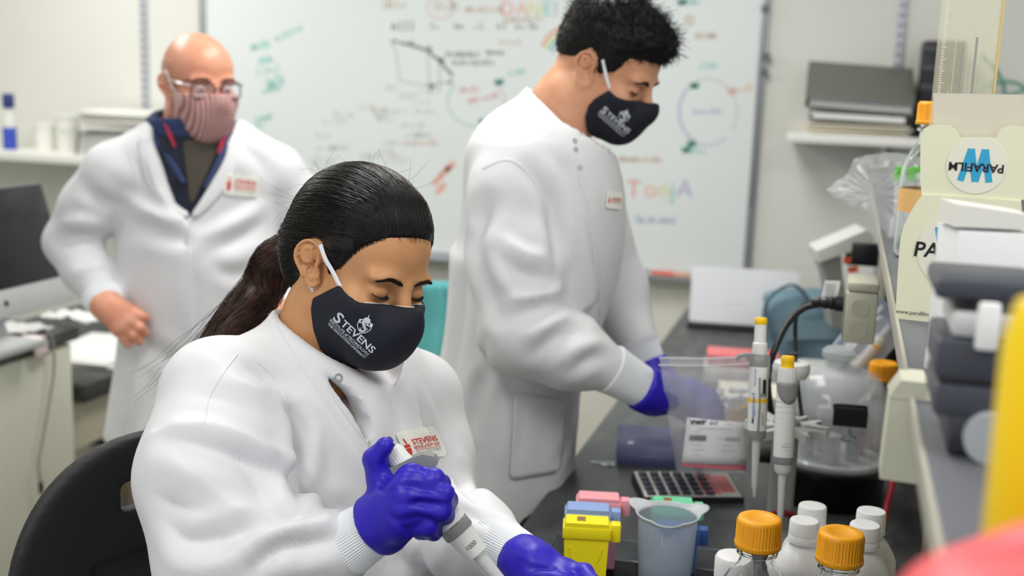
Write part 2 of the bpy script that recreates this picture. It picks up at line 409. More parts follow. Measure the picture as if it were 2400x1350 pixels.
ring(1115, 238, 66, 58, 0.2, 3.9, wmat('pale_teal', (182, 216, 212))); ring(1115, 238, 66, 58, -0.9, 0.2, PURP, 0.004)
word('marker_note', 1075, 218, 52, 14, PINK, -0.12, 5, 61); word('marker_note', 1098, 242, 62, 14, PINK, -0.2, 6, 62)
for a, b in ((1170, 193), (1132, 286), (1628, 202), (1620, 338), (1608, 352), (1598, 6)):
    bstroke('marker_blob', [[(a-10, b-6), (a+10, b+4)], [(a-8, b+6), (a+10, b-8)], [(a-9, b), (a+9, b)]], GREEN, 0.011)
word('marker_note', 1190, 178, 42, 12, TEAL, -0.2, 4, 63)
ring(1660, 262, 68, 78, 0.9, 2.3, PURP, 0.004); ring(1660, 262, 68, 78, 2.2, 4.0, BLUE, 0.007); ring(1660, 262, 68, 78, 4.0, 6.9, wmat('pale_brown', (220, 208, 200)), 0.005)
word('marker_note', 1640, 160, 46, 14, TEAL, 0, 4, 64); word('marker_note', 1622, 266, 62, 9, BLUE, 0, 6, 65); word('marker_note', 1705, 222, 60, 16, ORNG, -0.2, 4, 66)
word('marker_note', 1620, 358, 36, 14, TEAL, 0.1, 3, 67); word('marker_note', 1605, 10, 40, 12, TEAL, 0, 4, 68)
word('marker_note', 1608, 58, 22, 28, BRWN, 0, 1, 69, 0.007); word('marker_note', 1630, 90, 52, 14, BRWN, 0, 5, 70)
word('marker_note', 1440, 378, 110, 12, BRWN, 0.02, 11, 71)
for ch, x, y, m in (('T', 1484, 462, RED), ('o', 1524, 462, ORNG), ('n', 1556, 464, YELL), ('j', 1576, 466, TEAL), ('A', 1604, 462, PURP)):
    p = bp(x, y); write('marker_letter', [(ch, p[0], p[1], 0.088)], m, wb, Bm)
word('marker_note', 1490, 522, 96, 16, BLUE, 0.02, 8, 72)
for i, (a, b) in enumerate(((1012, 432), (1030, 410), (1042, 402), (1020, 452))): bstroke('marker_blob', [[(a, b), (a+22, b-24)], [(a+6, b+2), (a+26, b-20)]], ORNG, 0.010)
for i in range(26):
    r = random.Random(900+i); word('marker_note', 730+r.random()*250, 200+r.random()*190, 26+r.random()*30, 12, r.choice((FAINT, wmat('pale_brown', (220, 208, 200)), wmat('pale_blue', (206, 210, 222)))), 0.0, 3, 80+i, 0.004)
word('marker_note', 950, 340, 70, 12, BRWN, 0.0, 6, 120)
for (a, b) in ((1772, 20), (1775, 132), (1770, 168)):
    p = bp(a+22, b); MB().box(-0.012, 0.012, -0.012, 0, -0.012, 0.012, 0.003).build('magnet', mat('magnet_grey', (110, 112, 118), 0.5), wb, T(p[0], -0.024, p[1]))
# markers lying on the tray
for (px, w, c, l) in ((1555, 0.085, (240, 110, 80), 'orange-red dry-erase marker on whiteboard tray left of the orange one'), (1596, 0.075, (236, 176, 150), 'pale orange dry-erase marker on whiteboard tray'), (1640, 0.06, (232, 232, 228), 'white-barrelled dry-erase marker on whiteboard tray'), (1680, 0.06, (176, 206, 206), 'pale teal dry-erase marker on whiteboard tray'), (1716, 0.06, (214, 72, 72), 'red dry-erase marker at right end of whiteboard tray'), (648, 0.09, (170, 150, 214), 'purple dry-erase marker at left end of whiteboard tray')):
    p = aty(px, 620, WALL_Y-0.05)
    t = thing('dry_erase_marker', l, 'marker', (p.x, WALL_Y-0.052, WZ0-0.003), group='markers on the whiteboard tray')
    mm = mat('marker_body_%d_%d_%d' % c, c, 0.4)
    MB().lathe([(0.006, -w/2), (0.008, -w/2+0.003), (0.008, w*0.2)], 12, T(ry=math.pi/2)).build('barrel', mm, t)
    MB().lathe([(0.0088, w*0.2), (0.0088, w/2-0.004), (0.006, w/2)], 12, T(ry=math.pi/2)).build('cap', mm, t)

# ------------------------------------------------------------------ wall shelves
M_SHELF = mat('white_shelf', (234, 234, 228), 0.45)
def wall_shelf(x0, x1, z, depth, label, t=0.03):
    s = thing('wall_shelf', label, 'shelf', ((x0+x1)/2, WALL_Y-depth/2, z))
    MB().box(x0-(x0+x1)/2, x1-(x0+x1)/2, -depth/2, depth/2, -t, 0, 0.004).build('board', M_SHELF, s)
    for bx in (x0+0.3, x1-0.25):
        MB().prism([(depth/2, -t), (-depth/2+0.03, -t), (-depth/2+0.03, -t-0.015), (depth/2, -t-0.07)], bx-(x0+x1)/2-0.004, bx-(x0+x1)/2+0.004, axis='x').build('bracket', M_SHELF, s)
    return s
LSZ = 1.268; LSF = 0.30
wall_shelf(-4.3, -2.60, LSZ, LSF, 'long white wall shelf left of the whiteboard', 0.036)
RSZ = 1.478
wall_shelf(-0.19, 1.6, RSZ, 0.30, 'white wall shelf right of the whiteboard holding binders', 0.03)
# left shelf: bottle, tubs, paper stack
def sheet_stack(name, label, cat, loc, w, d, n, th, rz, cols, group=None, jit=0.012, part='sheet', seed=0):
    r = random.Random(seed); t = thing(name, label, cat, loc, rz, group); z = 0
    for i in range(n):
        h = th*r.uniform(0.6, 1.4); a = r.uniform(-0.09, 0.09); dx, dy = r.uniform(-jit, jit), r.uniform(-jit, jit)
        MB().box(-w/2, w/2, -d/2, d/2, 0, h, 0.0006).build(part, r.choice(cols), t, T(dx, dy, z, rz=a)); z += h
    return t, z
def on_shelf(px, z, yback): 
    v = ray(px, 300); y = WALL_Y-yback; return CAM_POS[0]+v[0]/v[1]*y, y, z
x, y, z = on_shelf(22, LSZ, 0.2)
t = thing('spray_bottle', 'blue-labelled white pump bottle on left wall shelf', 'bottle', (x, y, z))
MB().lathe([(0.024, 0), (0.027, 0.004), (0.027, 0.085), (0.026, 0.088)], 24).build('label_band', mat('royal_blue_label', (60, 84, 190), 0.4), t)
MB().lathe([(0.027, 0.088), (0.027, 0.12), (0.016, 0.15), (0.015, 0.165)], 24).build('body', WHITE_PLASTIC, t)
MB().lathe([(0.022, 0.165), (0.023, 0.168), (0.023, 0.215), (0.019, 0.221)], 24).build('cap', mat('navy_cap', (40, 56, 116), 0.45), t)
for (px, r_, h_, lab) in ((104, 0.042, 0.105, 'squat white tub on left wall shelf beside the pump bottle'), (160, 0.048, 0.145, 'tall white lidded tub with green mark on left wall shelf')):
    x, y, z = on_shelf(px, LSZ, 0.15); t = thing('plastic_tub', lab, 'tub', (x, y, z), group='white tubs on the left shelf')
    MB().lathe([(r_*0.88, 0), (r_*0.9, 0.003), (r_, h_-0.012)], 28).build('body', mat('tub_white', (238, 238, 230), 0.4), t)
    MB().lathe([(r_*1.06, h_-0.012), (r_*1.06, h_-0.002), (r_*1.02, h_)], 28).build('lid', WHITE_PLASTIC, t)
    if r_ > 0.045: MB().box(-0.01, 0.01, -r_-0.0006, -r_+0.0005, 0.075, 0.1).build('mark', mat('leaf_green_mark', (150, 205, 130), 0.5), t, T(-0.002, 0.0025, 0, rz=0.3))
x, y, z = on_shelf(300, LSZ, 0.17)
t = thing('magazine_file', 'grey magazine file lying under loose papers on left wall shelf', 'file', (x, y, z))
MB().prism([(-0.155, 0.0), (-0.135, 0.085), (0.16, 0.085), (0.16, 0)], -0.11, 0.11, axis='y').build('body', mat('file_grey', (196, 196, 192), 0.6), t)
MB().prism([(-0.162, 0.0), (-0.142, 0.088), (-0.136, 0.088), (-0.156, 0)], -0.112, 0.112, axis='y').build('edge_band', mat('file_dark', (80, 80, 78), 0.6), t)
cols = [M_PAPER, M_PAPER, M_CARD, mat('pale_folder', (226, 226, 214), 0.7), mat('grey_sheet', (190, 192, 194), 0.7)]
sheet_stack('paper_stack', 'untidy stack of white papers and folders on left wall shelf', 'papers', (x+0.02, y, z+0.088), 0.30, 0.22, 16, 0.0062, 0.05, cols, seed=5, jit=0.02)
# sticky note on wall behind the man
p = aty(281, 516, WALL_Y-0.001)
n = MB().sheet(lambda u, v: (p.x+(u-0.5)*0.035, WALL_Y-0.001-0.006*(1-v)**2, p.z+(v-0.5)*0.085), 3, 6).build('sticky_note', mat('lime_note', (206, 226, 90), 0.6)); solidify(n, 0.0006); tag(n, 'lime green sticky note on the wall below left shelf', 'note')
# right shelf: binders, papers, black rack
x0 = -0.01
t, zt = sheet_stack('paper_stack', 'splayed white papers under grey binder on right wall shelf', 'papers', (x0+0.04, WALL_Y-0.155, RSZ), 0.31, 0.25, 7, 0.005, -0.02, [M_PAPER, M_PAPER, M_CARD], seed=9, jit=0.012)
def binder(label, loc, rz, tilt, w, d, h, m, spine):
    t = thing('ring_binder', label, 'binder', loc, rot=(0, tilt, rz), group='binders on the right wall shelf')
    MB().box(-w/2, w/2, -d/2, d/2, 0, 0.004, 0.0015).build('cover', m, t)
    MB().box(-w/2, w/2, -d/2, d/2, h-0.004, h, 0.0015).build('cover', m, t)
    MB().box(-w/2, -w/2+0.004, -d/2, d/2, 0, h, 0.0015).build('spine', m, t)
    MB().box(-w/2+0.012, w/2-0.008, -d/2+0.006, d/2-0.006, 0.0045, h-0.012).build('pages', M_PAPER, t)
    if spine: MB().box(-w/2, w/2-0.01, -d/2-0.002, -d/2+0.001, h-0.007, h+0.001, 0.0008).build('edge_strip', M_ALU, t)
    return t
binder('black ring binder lying flat on the papers on right wall shelf', (x0+0.03, WALL_Y-0.15, RSZ+zt+0.008), 0.03, 0.02, 0.30, 0.25, 0.035, mat('black_binder', (58, 56, 54), 0.5), False)
binder('grey ring binder propped at a slant on top of the pile on right wall shelf', (x0+0.03, WALL_Y-0.17, RSZ+zt+0.098), 0.06, 0.045, 0.33, 0.24, 0.04, mat('grey_binder', (112, 112, 104), 0.45), True).rotation_euler.x = 0.50
t = thing('file_sorter', 'black wire desk file standing on right wall shelf', 'file', (0.265, WALL_Y-0.13, RSZ))
for k in range(5): MB().box(-0.06, 0.06, -0.1+k*0.05, -0.1+k*0.05+0.003, 0, 0.30, 0.001).build('divider', M_BLACK, t)
MB().box(-0.06, 0.06, -0.105, 0.11, 0, 0.004).build('base', M_BLACK, t)
for k in range(5): MB().box(-0.062, 0.062, -0.106, -0.102, 0.03+k*0.058, 0.05+k*0.058, 0.001).build('crossbar', mat('rack_grey', (64, 66, 70), 0.4), t)
tg = MB()
for pts in (((0.38, 3.95, 1.74), (0.43, 3.95, 1.69), (0.455, 3.93, 1.63), (0.46, 3.93, 1.49)), ((0.36, 3.9, 1.61), (0.42, 3.9, 1.655), (0.5, 3.9, 1.65), (0.58, 3.9, 1.56), (0.6, 3.9, 1.49)), ((0.38, 3.92, 1.49), (0.40, 3.92, 1.56), (0.47, 3.9, 1.62), (0.55, 3.9, 1.64), (0.64, 3.92, 1.6))):
    tg.tube(bez(pts, 20), 0.006, 8)
tag(tg.build('rubber_tubing', mat('green_tubing', (104, 160, 142), 0.35)), 'coil of green rubber tubing on the wall shelf at far right', 'tubing')
# ------------------------------------------------------------------ left work benches
LX = -1.95
t = thing('side_bench', 'cream side bench with black worktop under the computer at left', 'bench', (LX, 2.2, 0))
MB().box(-0.70, 0, -2.2, 0.40, 0.885, 0.92, 0.004).build('worktop', M_BENCH, t)
MB().box(-0.68, -0.03, -2.15, 0.38, 0.09, 0.884).build('body', M_CREAM, t)
for k in range(3): MB().box(-0.03, -0.012, -1.6+k*0.66+0.003, -1.6+(k+1)*0.66-0.003, 0.11, 0.875, 0.002).build('side_panel', M_CREAM, t)
MB().box(-0.62, -0.08, -2.1, 0.36, 0, 0.09).build('plinth', M_BLACK, t)
t = thing('low_desk', 'lower black-topped desk section behind the bald man', 'desk', (LX, 3.3, 0))
MB().box(-0.70, 0, -0.69, 0.79, 0.70, 0.75, 0.004).build('desktop', M_BENCH, t)
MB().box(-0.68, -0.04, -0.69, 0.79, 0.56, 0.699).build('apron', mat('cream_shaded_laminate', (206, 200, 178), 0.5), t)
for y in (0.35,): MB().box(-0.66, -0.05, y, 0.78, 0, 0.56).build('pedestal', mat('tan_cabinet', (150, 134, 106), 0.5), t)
# cable hanging down the bench front
pts = [atd(x_, y_, 0) for x_, y_ in ()]
def lx(px, py, X):
    v = ray(px, py); return Vector(CAM_POS + v*(X/v[0]))
cab = thing('cable', 'grey cable dangling down the cream bench front', 'cable', tuple(lx(120, 790, LX+0.012)))
org = cab.location.copy()
pl = [lx(a, b, LX+0.014)-org for a, b in ((112, 775), (124, 800), (126, 870), (112, 960), (98, 1040), (90, 1090), (95, 1130))]
MB().tube(bez(pl, 40), 0.0035, 8).build('cord', mat('cable_grey', (156, 156, 150), 0.5), cab)
MB().tube([pl[-1], pl[-1]+Vector((0.001, 0.0, -0.02)), pl[-1]+Vector((0.001, 0, -0.032))], [0.006, 0.006, 0.004], 8).build('plug', M_BLACK, cab)
# computer
B = atd(176, 702, 3.05); tau = 0.30; HS = 0.318; WS = 0.50
mon = thing('computer_monitor', 'black-screened aluminium desktop computer on the side bench', 'computer', (B.x-0.06, B.y-WS/2, 0.92))
Ms = Matrix.Translation((B.x-mon.location.x, B.y-mon.location.y-WS/2, B.z-0.92)) @ Matrix.Rotation(math.radians(90), 4, 'Z') @ Matrix.Rotation(-tau, 4, 'X')
MB().prism(rrect(WS, HS, 0.012, 4, 0, HS/2), 0.0, 0.014, axis='y').build('housing', mat('brushed_aluminium', (196, 198, 200), 0.4, metal=0.5), mon, Ms)
MB().box(-WS/2+0.002, WS/2-0.002, -0.0022, 0, 0.068, HS-0.002, 0.001).build('screen', mat('black_glass', (14, 10, 20), 0.12), mon, Ms)
MB().box(-WS/2+0.002, WS/2-0.002, -0.002, 0, 0.001, 0.067, 0.001).build('chin', mat('silver_chin', (204, 206, 206), 0.4, metal=0.3), mon, Ms)
MB().lathe([(0.0075, 0), (0.0075, 0.0012), (0.006, 0.0014)], 16, T(0, -0.002, 0.034, rx=math.pi/2)).build('emblem', M_BLACK, mon, Ms)
MB().prism([(-0.10, 0.0), (0.10, 0), (0.10, 0.008), (-0.02, 0.012), (-0.075, 0.16), (-0.09, 0.16), (-0.06, 0.01), (-0.10, 0.008)], -0.09, 0.09, axis='y').build('stand', mat('brushed_aluminium', (196, 198, 200)), mon)
# desk clutter
r = random.Random(3)
k1 = thing('keyboard', 'low black keyboard on the side bench below the computer', 'keyboard', (-1.985, 1.82, 0.92), rotz=math.radians(93))
MB().box(-0.21, 0.21, -0.06, 0.06, 0, 0.014, 0.004).build('body', M_BLACK, k1)
key = MB().box(-0.0075, 0.0075, -0.0075, 0.0075, 0, 0.005, 0.0012).mesh('key'); key.materials.append(mat('key_grey', (38, 38, 42), 0.5))
for i in range(18):
    for j in range(5):
        o = bpy.data.objects.new('key', key); C.objects.link(o); o.parent = k1; o.location = (-0.188+i*0.0221, -0.042+j*0.021, 0.0135)
def crumple(name, label, loc, w, d, h, m, seed, cat='paper', group=None):
    rr = np.random.default_rng(seed); N = 12; g = rr.normal(0, 1, (N, N))
    for _ in range(2): g = (g+np.roll(g, 1, 0)+np.roll(g, -1, 0)+np.roll(g, 1, 1)+np.roll(g, -1, 1))/5
    g = np.abs(g); g /= g.max()
    def fn(u, v):
        i, j = min(int(u*(N-1)+.5), N-1), min(int(v*(N-1)+.5), N-1); return ((u-.5)*w+0.15*w*(v-.5), (v-.5)*d, 0.002+h*g[i, j])
    o = MB().sheet(fn, N, N).build(name, m); o.location = loc; solidify(o, 0.0008); tag(o, label, cat, group); return o
for (px, py, w, d, h, s, lab) in ((40, 770, 0.14, 0.1, 0.012, 1, 'crumpled white paper on side bench near its left end'), (150, 742, 0.09, 0.07, 0.02, 2, 'small crumpled white paper under the computer'), (200, 750, 0.16, 0.09, 0.025, 4, 'crumpled pale paper pile at far end of side bench')):
    p = atz(px, py, 0.925); crumple('crumpled_paper', lab, (p.x, p.y, 0.922), w, d, h, M_PAPER, s)
p = lx(85, 800, LX+0.006)
nt_ = MB().sheet(lambda u, v: ((-0.05*(1-u) if u < 0.4 else 0.004)+0.004*math.sin(5*v), (v-.5)*0.06+0.02*u, (0.0 if u < 0.4 else -0.085*(u-0.4))), 8, 6).build('paper_scrap', mat('pale_pink_paper', (238, 222, 222), 0.7)); nt_.location = (p.x, p.y, 0.9235); solidify(nt_, 0.0008); tag(nt_, 'pink and white paper scrap hanging over the bench edge', 'paper')
sheet_stack('paper_stack', 'flat white papers on the low desk behind the bald man', 'papers', tuple(Vector((LX-0.18, 2.95, 0.751))), 0.24, 0.34, 5, 0.003, 0.1, [M_PAPER], seed=12)

# ------------------------------------------------------------------ main lab bench
t = thing('lab_bench', 'long black-topped lab bench with cream cabinets at right', 'bench', (BX, 2.2, 0))
MB().box(0, 1.55, -1.9, 1.89, BZ-0.032, BZ, 0.003).build('worktop', M_BENCH, t)
MB().box(0.03, 1.5, 0.05, 1.87, 0.1, BZ-0.033).build('cabinet_body', M_CREAM, t)
for k in range(3):
    d = MB().box(0.010, 0.03, 0.06+k*0.6, 0.06+(k+1)*0.6-0.006, 0.12, BZ-0.20, 0.002).build('door', M_CREAM, t)
    MB().tube([(0.01, 0.15+k*0.6, 0.62), (-0.012, 0.15+k*0.6, 0.62), (-0.012, 0.27+k*0.6, 0.62), (0.01, 0.27+k*0.6, 0.62)], 0.004, 8).build('handle', M_ALU, d)
    d = MB().box(0.010, 0.03, 0.06+k*0.6, 0.06+(k+1)*0.6-0.006, BZ-0.19, BZ-0.036, 0.002).build('drawer', M_CREAM, t)
    MB().tube([(0.01, 0.25+k*0.6, 0.8), (-0.012, 0.25+k*0.6, 0.8), (-0.012, 0.37+k*0.6, 0.8), (0.01, 0.37+k*0.6, 0.8)], 0.004, 8).build('handle', M_ALU, d)
MB().box(0.06, 1.46, 0.06, 1.85, 0, 0.1).build('plinth', M_BLACK, t)
MB().box(0.62, 1.5, -1.85, 0.05, 0.0, BZ-0.033).build('back_panel', M_CREAM, t)
MB().box(0.06, 1.5, -1.88, -1.85, 0.0, BZ-0.033).build('end_panel', M_CREAM, t)

# ------------------------------------------------------------------ reagent shelf on uprights
M_SHELFTOP = mat('grey_shelf_laminate', (98, 100, 106), 0.4, var=0.08, vscale=10)
sh = thing('reagent_shelf', 'grey reagent shelf on black uprights above the lab bench', 'shelf', (SHX, 2.0, BZ))
hz = SHZ-BZ
MB().box(0.0, 0.46, -1.55, 1.3, hz-0.028, hz, 0.002).build('shelf_board', M_SHELFTOP, sh)
MB().box(-0.004, 0.0, -1.55, 1.3, hz-0.022, hz+0.002, 0.001).build('edge_strip', mat('beige_edge', (168, 166, 152), 0.4), sh)
for y in (-0.86, 0.35, 1.2): MB().box(0.035, 0.15, y-0.035, y+0.035, 0, hz-0.029, 0.003).build('upright', mat('black_painted_metal', (16, 16, 18), 0.4), sh)
MB().box(0.17, 0.20, -1.5, 1.28, 0.001, hz-0.029).build('back_panel', mat('beige_panel', (190, 184, 160), 0.5), sh)
# outlet boxes fixed along the shelf edge
M_OUT = mat('beige_outlet_plastic', (198, 198, 178), 0.42)
def shelfpt(px, py, X):
    v = ray(px, py); return Vector(CAM_POS + v*(X/v[0]))
c = atd(2057, 722, 1.85)
o1 = thing('outlet_box', 'beige power outlet box under shelf edge with black plug in it', 'outlet', (SHX-0.01, c.y, c.z), group='outlet boxes on the shelf')
MB().box(-0.042, 0.006, -0.045, 0.045, -0.052, 0.03, 0.004).build('body', M_OUT, o1)
MB().box(-0.042, 0.006, -0.045, 0.045, 0.031, 0.046, 0.004).build('lid', mat('outlet_lid', (188, 188, 170), 0.4), o1)
for z in (-0.03, 0.005): MB().prism(rrect(0.026, 0.026, 0.008, 4, 0, z), -0.0462, -0.0445, axis='y', M=T(-0.02, 0, 0)).build('socket_face', mat('socket_beige', (190, 190, 172), 0.45), o1)
MB().box(-0.0445, -0.0415, -0.04, 0.04, -0.048, 0.026, 0.001).build('face_plate', mat('outlet_grey', (150, 150, 138), 0.45), o1)
c = atd(2134, 998, 0.97)
o2 = thing('outlet_box', 'plain beige cable housing hanging from shelf edge nearest the white bottles', 'outlet', (c.x-0.004, c.y, c.z), group='outlet boxes on the shelf')
MB().prism([(-0.0175, -0.043), (-0.0155, 0.030), (-0.008, 0.043), (0.012, 0.043), (0.020, -0.044)], -0.02, 0.02, axis='y').build('body', M_OUT, o2)
MB().box(-0.0165, 0.0205, -0.0205, 0.0205, 0.0275, 0.029, 0.0004).build('seam', mat('outlet_seam', (186, 186, 166), 0.5), o2)
MB().box(0.0, 0.012, 0.02, 0.03, 0.0, 0.042).build('bracket', M_OUT, o2)
# plug, cord, tag
pl0 = atd(2010, 716, 1.84)
pw = thing('power_plug', 'black power plug and cord with white tag in the upper outlet box', 'plug', tuple(pl0))
xo = (SHX-0.01-0.045)-pl0.x
MB().lathe([(0.0125, 0), (0.0125, 0.012), (0.0095, 0.015), (0.0115, 0.018), (0.0085, 0.024), (0.0105, 0.027), (0.007, 0.036), (0.0085, 0.039), (0.0055, 0.05)], 16, T(xo, 0, 0, ry=-math.pi/2)).build('plug_body', M_BLACK, pw)
cp = [Vector((xo-0.045, 0, 0))] + [atd(a, b, d)-pl0 for a, b, d in ((1930, 712, 1.86), (1885, 722, 1.87), (1845, 760, 1.85), (1812, 830, 1.82), (1800, 900, 1.85), (1812, 1000, 1.9))]
MB().tube(bez(cp, 40), 0.0055, 10).build('cord', M_BLACK, pw)
cp = [Vector((xo-0.045, 0.01, 0.0))] + [atd(a, b, d)-pl0 for a, b, d in ((1935, 700, 1.92), (1885, 715, 1.95), (1866, 745, 1.95), (1864, 800, 1.95), (1868, 880, 1.92), (1880, 980, 1.9), (1892, 1030, 1.86))]
MB().tube(bez(cp, 40), 0.0035, 10).build('cord', M_BLACK, pw)
a = atd(1945, 695, 1.855)-pl0
MB().prism([(-0.015, -0.02), (0.011, -0.02), (0.015, 0.022), (-0.010, 0.022)], -0.0004, 0.0004, axis='y', M=T(a.x, a.y, a.z+0.004, rz=0.25)).build('tag', M_PAPER, pw)
write('tag_print', [('|'*n, 0, 0.014-k*0.0042, 0.004) for k, n in enumerate((16, 14, 15, 13, 15, 12, 14))], M_PRINT, pw, T(a.x, a.y-0.0007, a.z+0.004, rz=0.25) @ T(rx=math.pi/2))

# ------------------------------------------------------------------ bottles with orange caps
M_GLASS = mat('clear_glass', (250, 252, 252), 0.02, trans=1.0, ior=1.47)
M_CAP = mat('orange_cap', (250, 170, 22), 0.42, sub=0.15)
M_CLEAR = mat('clear_plastic', (246, 248, 250), 0.08, trans=1.0, ior=1.2)
def ribs(n, amp): return lambda a, z: 1+amp*(1 if math.cos(n*a) > 0 else -1)
def cap_mesh(r, h, nr=44):
    mb = MB(); n = nr*4
    def w(a, z): return 1+0.018*(1 if math.cos(nr*a) > 0 else -1) if 0.18*h < z < 0.86*h else 1.0
    mb.lathe([(r*1.03, 0), (r*1.05, 0.02*h), (r*1.05, 0.14*h), (r*1.0, 0.19*h), (r*1.0, 0.85*h), (r*0.985, 0.9*h), (r*0.95, 0.97*h), (r*0.88, h), (r*0.55, h), (r*0.52, 0.985*h)], n, wob=w)
    return mb
def glass_bottle(name, label, loc, r, H, capr, caph, group, rough_content=None):
    t = thing(name, label, 'bottle', loc, random.uniform(0, 6), group)
    hs = H-caph-0.004; th = 0.0025
    outer = [(r*0.9, 0), (r*0.97, 0.003), (r, 0.01), (r, hs*0.60), (r*0.985, hs*0.66), (r*0.9, hs*0.735), (r*0.72, hs*0.82), (r*0.5, hs*0.89), (capr*0.78, hs*0.93), (capr*0.76, hs*0.965), (capr*0.92, hs*0.972), (capr*0.92, hs*0.99), (capr*0.76, hs), (capr*0.74, hs+caph*0.7)]
    inner = [(max(a-th, 0.001), max(b, th)) for a, b in reversed(outer)]
    MB().lathe(outer+[(capr*0.74-th, hs+caph*0.7)]+inner[1:], 48, cap0=True, cap1=True).build('glass_body', M_GLASS, t)
    c = cap_mesh(capr, caph).build('cap', M_CAP, t, T(0, 0, hs+0.004))
    return t
for (px, py, d, lab) in ((1781, 1212, 1.33, 'glass reagent bottle with ribbed orange cap nearest the beaker'), (1973, 1246, 1.31, 'glass reagent bottle with ribbed orange cap between the white bottles')):
    p = atd(px, py, d+0.027); glass_bottle('reagent_bottle', lab, (p.x, p.y, BZ), 0.043, p.z-BZ, 0.0262, 0.036, 'orange-capped glass bottles on the bench')
p = atd(2080, 850, 2.12); glass_bottle('reagent_bottle', 'orange-capped glass bottle standing behind the clear desiccator', (p.x-0.005, p.y, BZ), 0.045, p.z-BZ, 0.0262, 0.032, 'orange-capped glass bottles on the bench')
p = atd(2186, 238, 1.72); glass_bottle('reagent_bottle', 'orange-capped glass bottle up on the reagent shelf beside the tall case', (p.x+0.006, p.y, SHZ), 0.042, p.z-SHZ, 0.0262, 0.034, 'orange-capped glass bottles on the shelf')
p0 = bpy.context.scene.objects  # (label on the shelf bottle)
lb = MB().lathe([(0.0424, 0.07), (0.0424, 0.105)], 32, cap0=False, cap1=False).build('paper_label', mat('orange_label', (238, 190, 120), 0.6), [o for o in C.objects if o.name.startswith('reagent_bottle') and o.type == 'EMPTY'][-1])
# ------------------------------------------------------------------ white bottles
M_HDPE = mat('white_hdpe', (232, 233, 232), 0.38, sub=0.3, subr=(0.02, 0.02, 0.02))
M_HCAP = mat('white_cap', (240, 240, 240), 0.35)
def hdpe(label, px, py, d, r=0.0365, capr=0.0185, writing=None):
    p = atd(px, py, d+capr); H = p.z-BZ; t = thing('plastic_bottle', label, 'bottle', (p.x, p.y, BZ), 0, 'white plastic bottles beside the orange caps')
    caph = 0.026; hs = H-caph
    MB().lathe([(r*0.92, 0), (r, 0.004), (r, hs*0.66), (r*0.985, hs*0.71), (r*0.9, hs*0.77), (r*0.7, hs*0.86), (capr*1.02, hs*0.925), (capr*0.9, hs*0.94), (capr*0.9, hs*0.975), (capr*1.08, hs*0.98), (capr*1.08, hs*0.995), (capr*0.8, hs)], 40).build('body', M_HDPE, t)
    w = lambda a, z: 1+0.006*math.cos(60*a)
    MB().lathe([(capr*1.03, 0.0), (capr*1.03, 0.006), (capr*0.99, 0.007), (capr*0.99, 0.0075), (capr*1.02, 0.008), (capr, caph*0.9), (capr*0.94, caph*0.985), (capr*0.86, caph), (capr*0.5, caph*0.985)], 120, wob=w).build('cap', M_HCAP, t, T(0, 0, hs))
    if writing:
        s, dz, ang = writing
        me = text_mesh(s, 0.016, shear=0.25, bold=0.0004); a0 = ang
        for v in me.vertices:
            x, z = v.co.x, v.co.y; a = a0+x/r; zz = hs*0.70+dz+z*0.85; rr = interp([0, hs*0.66, hs*0.71, hs*0.77, hs*0.86, hs], [r, r, r*0.985, r*0.9, r*0.7, capr], zz)+0.0006; v.co = (rr*math.cos(a), rr*math.sin(a), zz)
        link('handwriting', me, INK, t)
    return t
hdpe('white plastic bottle at back left of the four white bottles', 1905, 1184, 1.52)
hdpe('white plastic bottle just in front of the back left one', 1886, 1218, 1.46)
hdpe('white plastic bottle at back right with a dark label low on it', 2043, 1196, 1.48)
hdpe('white plastic bottle with handwriting on its shoulder at front right', 2028, 1228, 1.42, writing=('4  vac', 0.0, -math.pi/2+0.12))
bb = [o for o in C.objects if o.name.startswith('plastic_bottle') and o.type == 'EMPTY'][2]
MB().lathe([(0.0369, 0.02), (0.0369, 0.072)], 40, cap0=False, cap1=False).build('label', mat('dark_teal_label', (24, 50, 66), 0.5), bb)
p = atd(1716, 1330, 1.42)
t = thing('plastic_jar', 'small white screw-lid jar behind left orange-capped bottle', 'jar', (p.x, p.y+0.02, BZ))
MB().lathe([(0.020, 0), (0.022, 0.003), (0.022, p.z-BZ-0.02)], 32).build('body', M_HDPE, t)
MB().lathe([(0.0235, p.z-BZ-0.02), (0.0235, p.z-BZ+0.004), (0.021, p.z-BZ+0.008), (0.014, p.z-BZ+0.010)], 32).build('lid', M_HCAP, t)

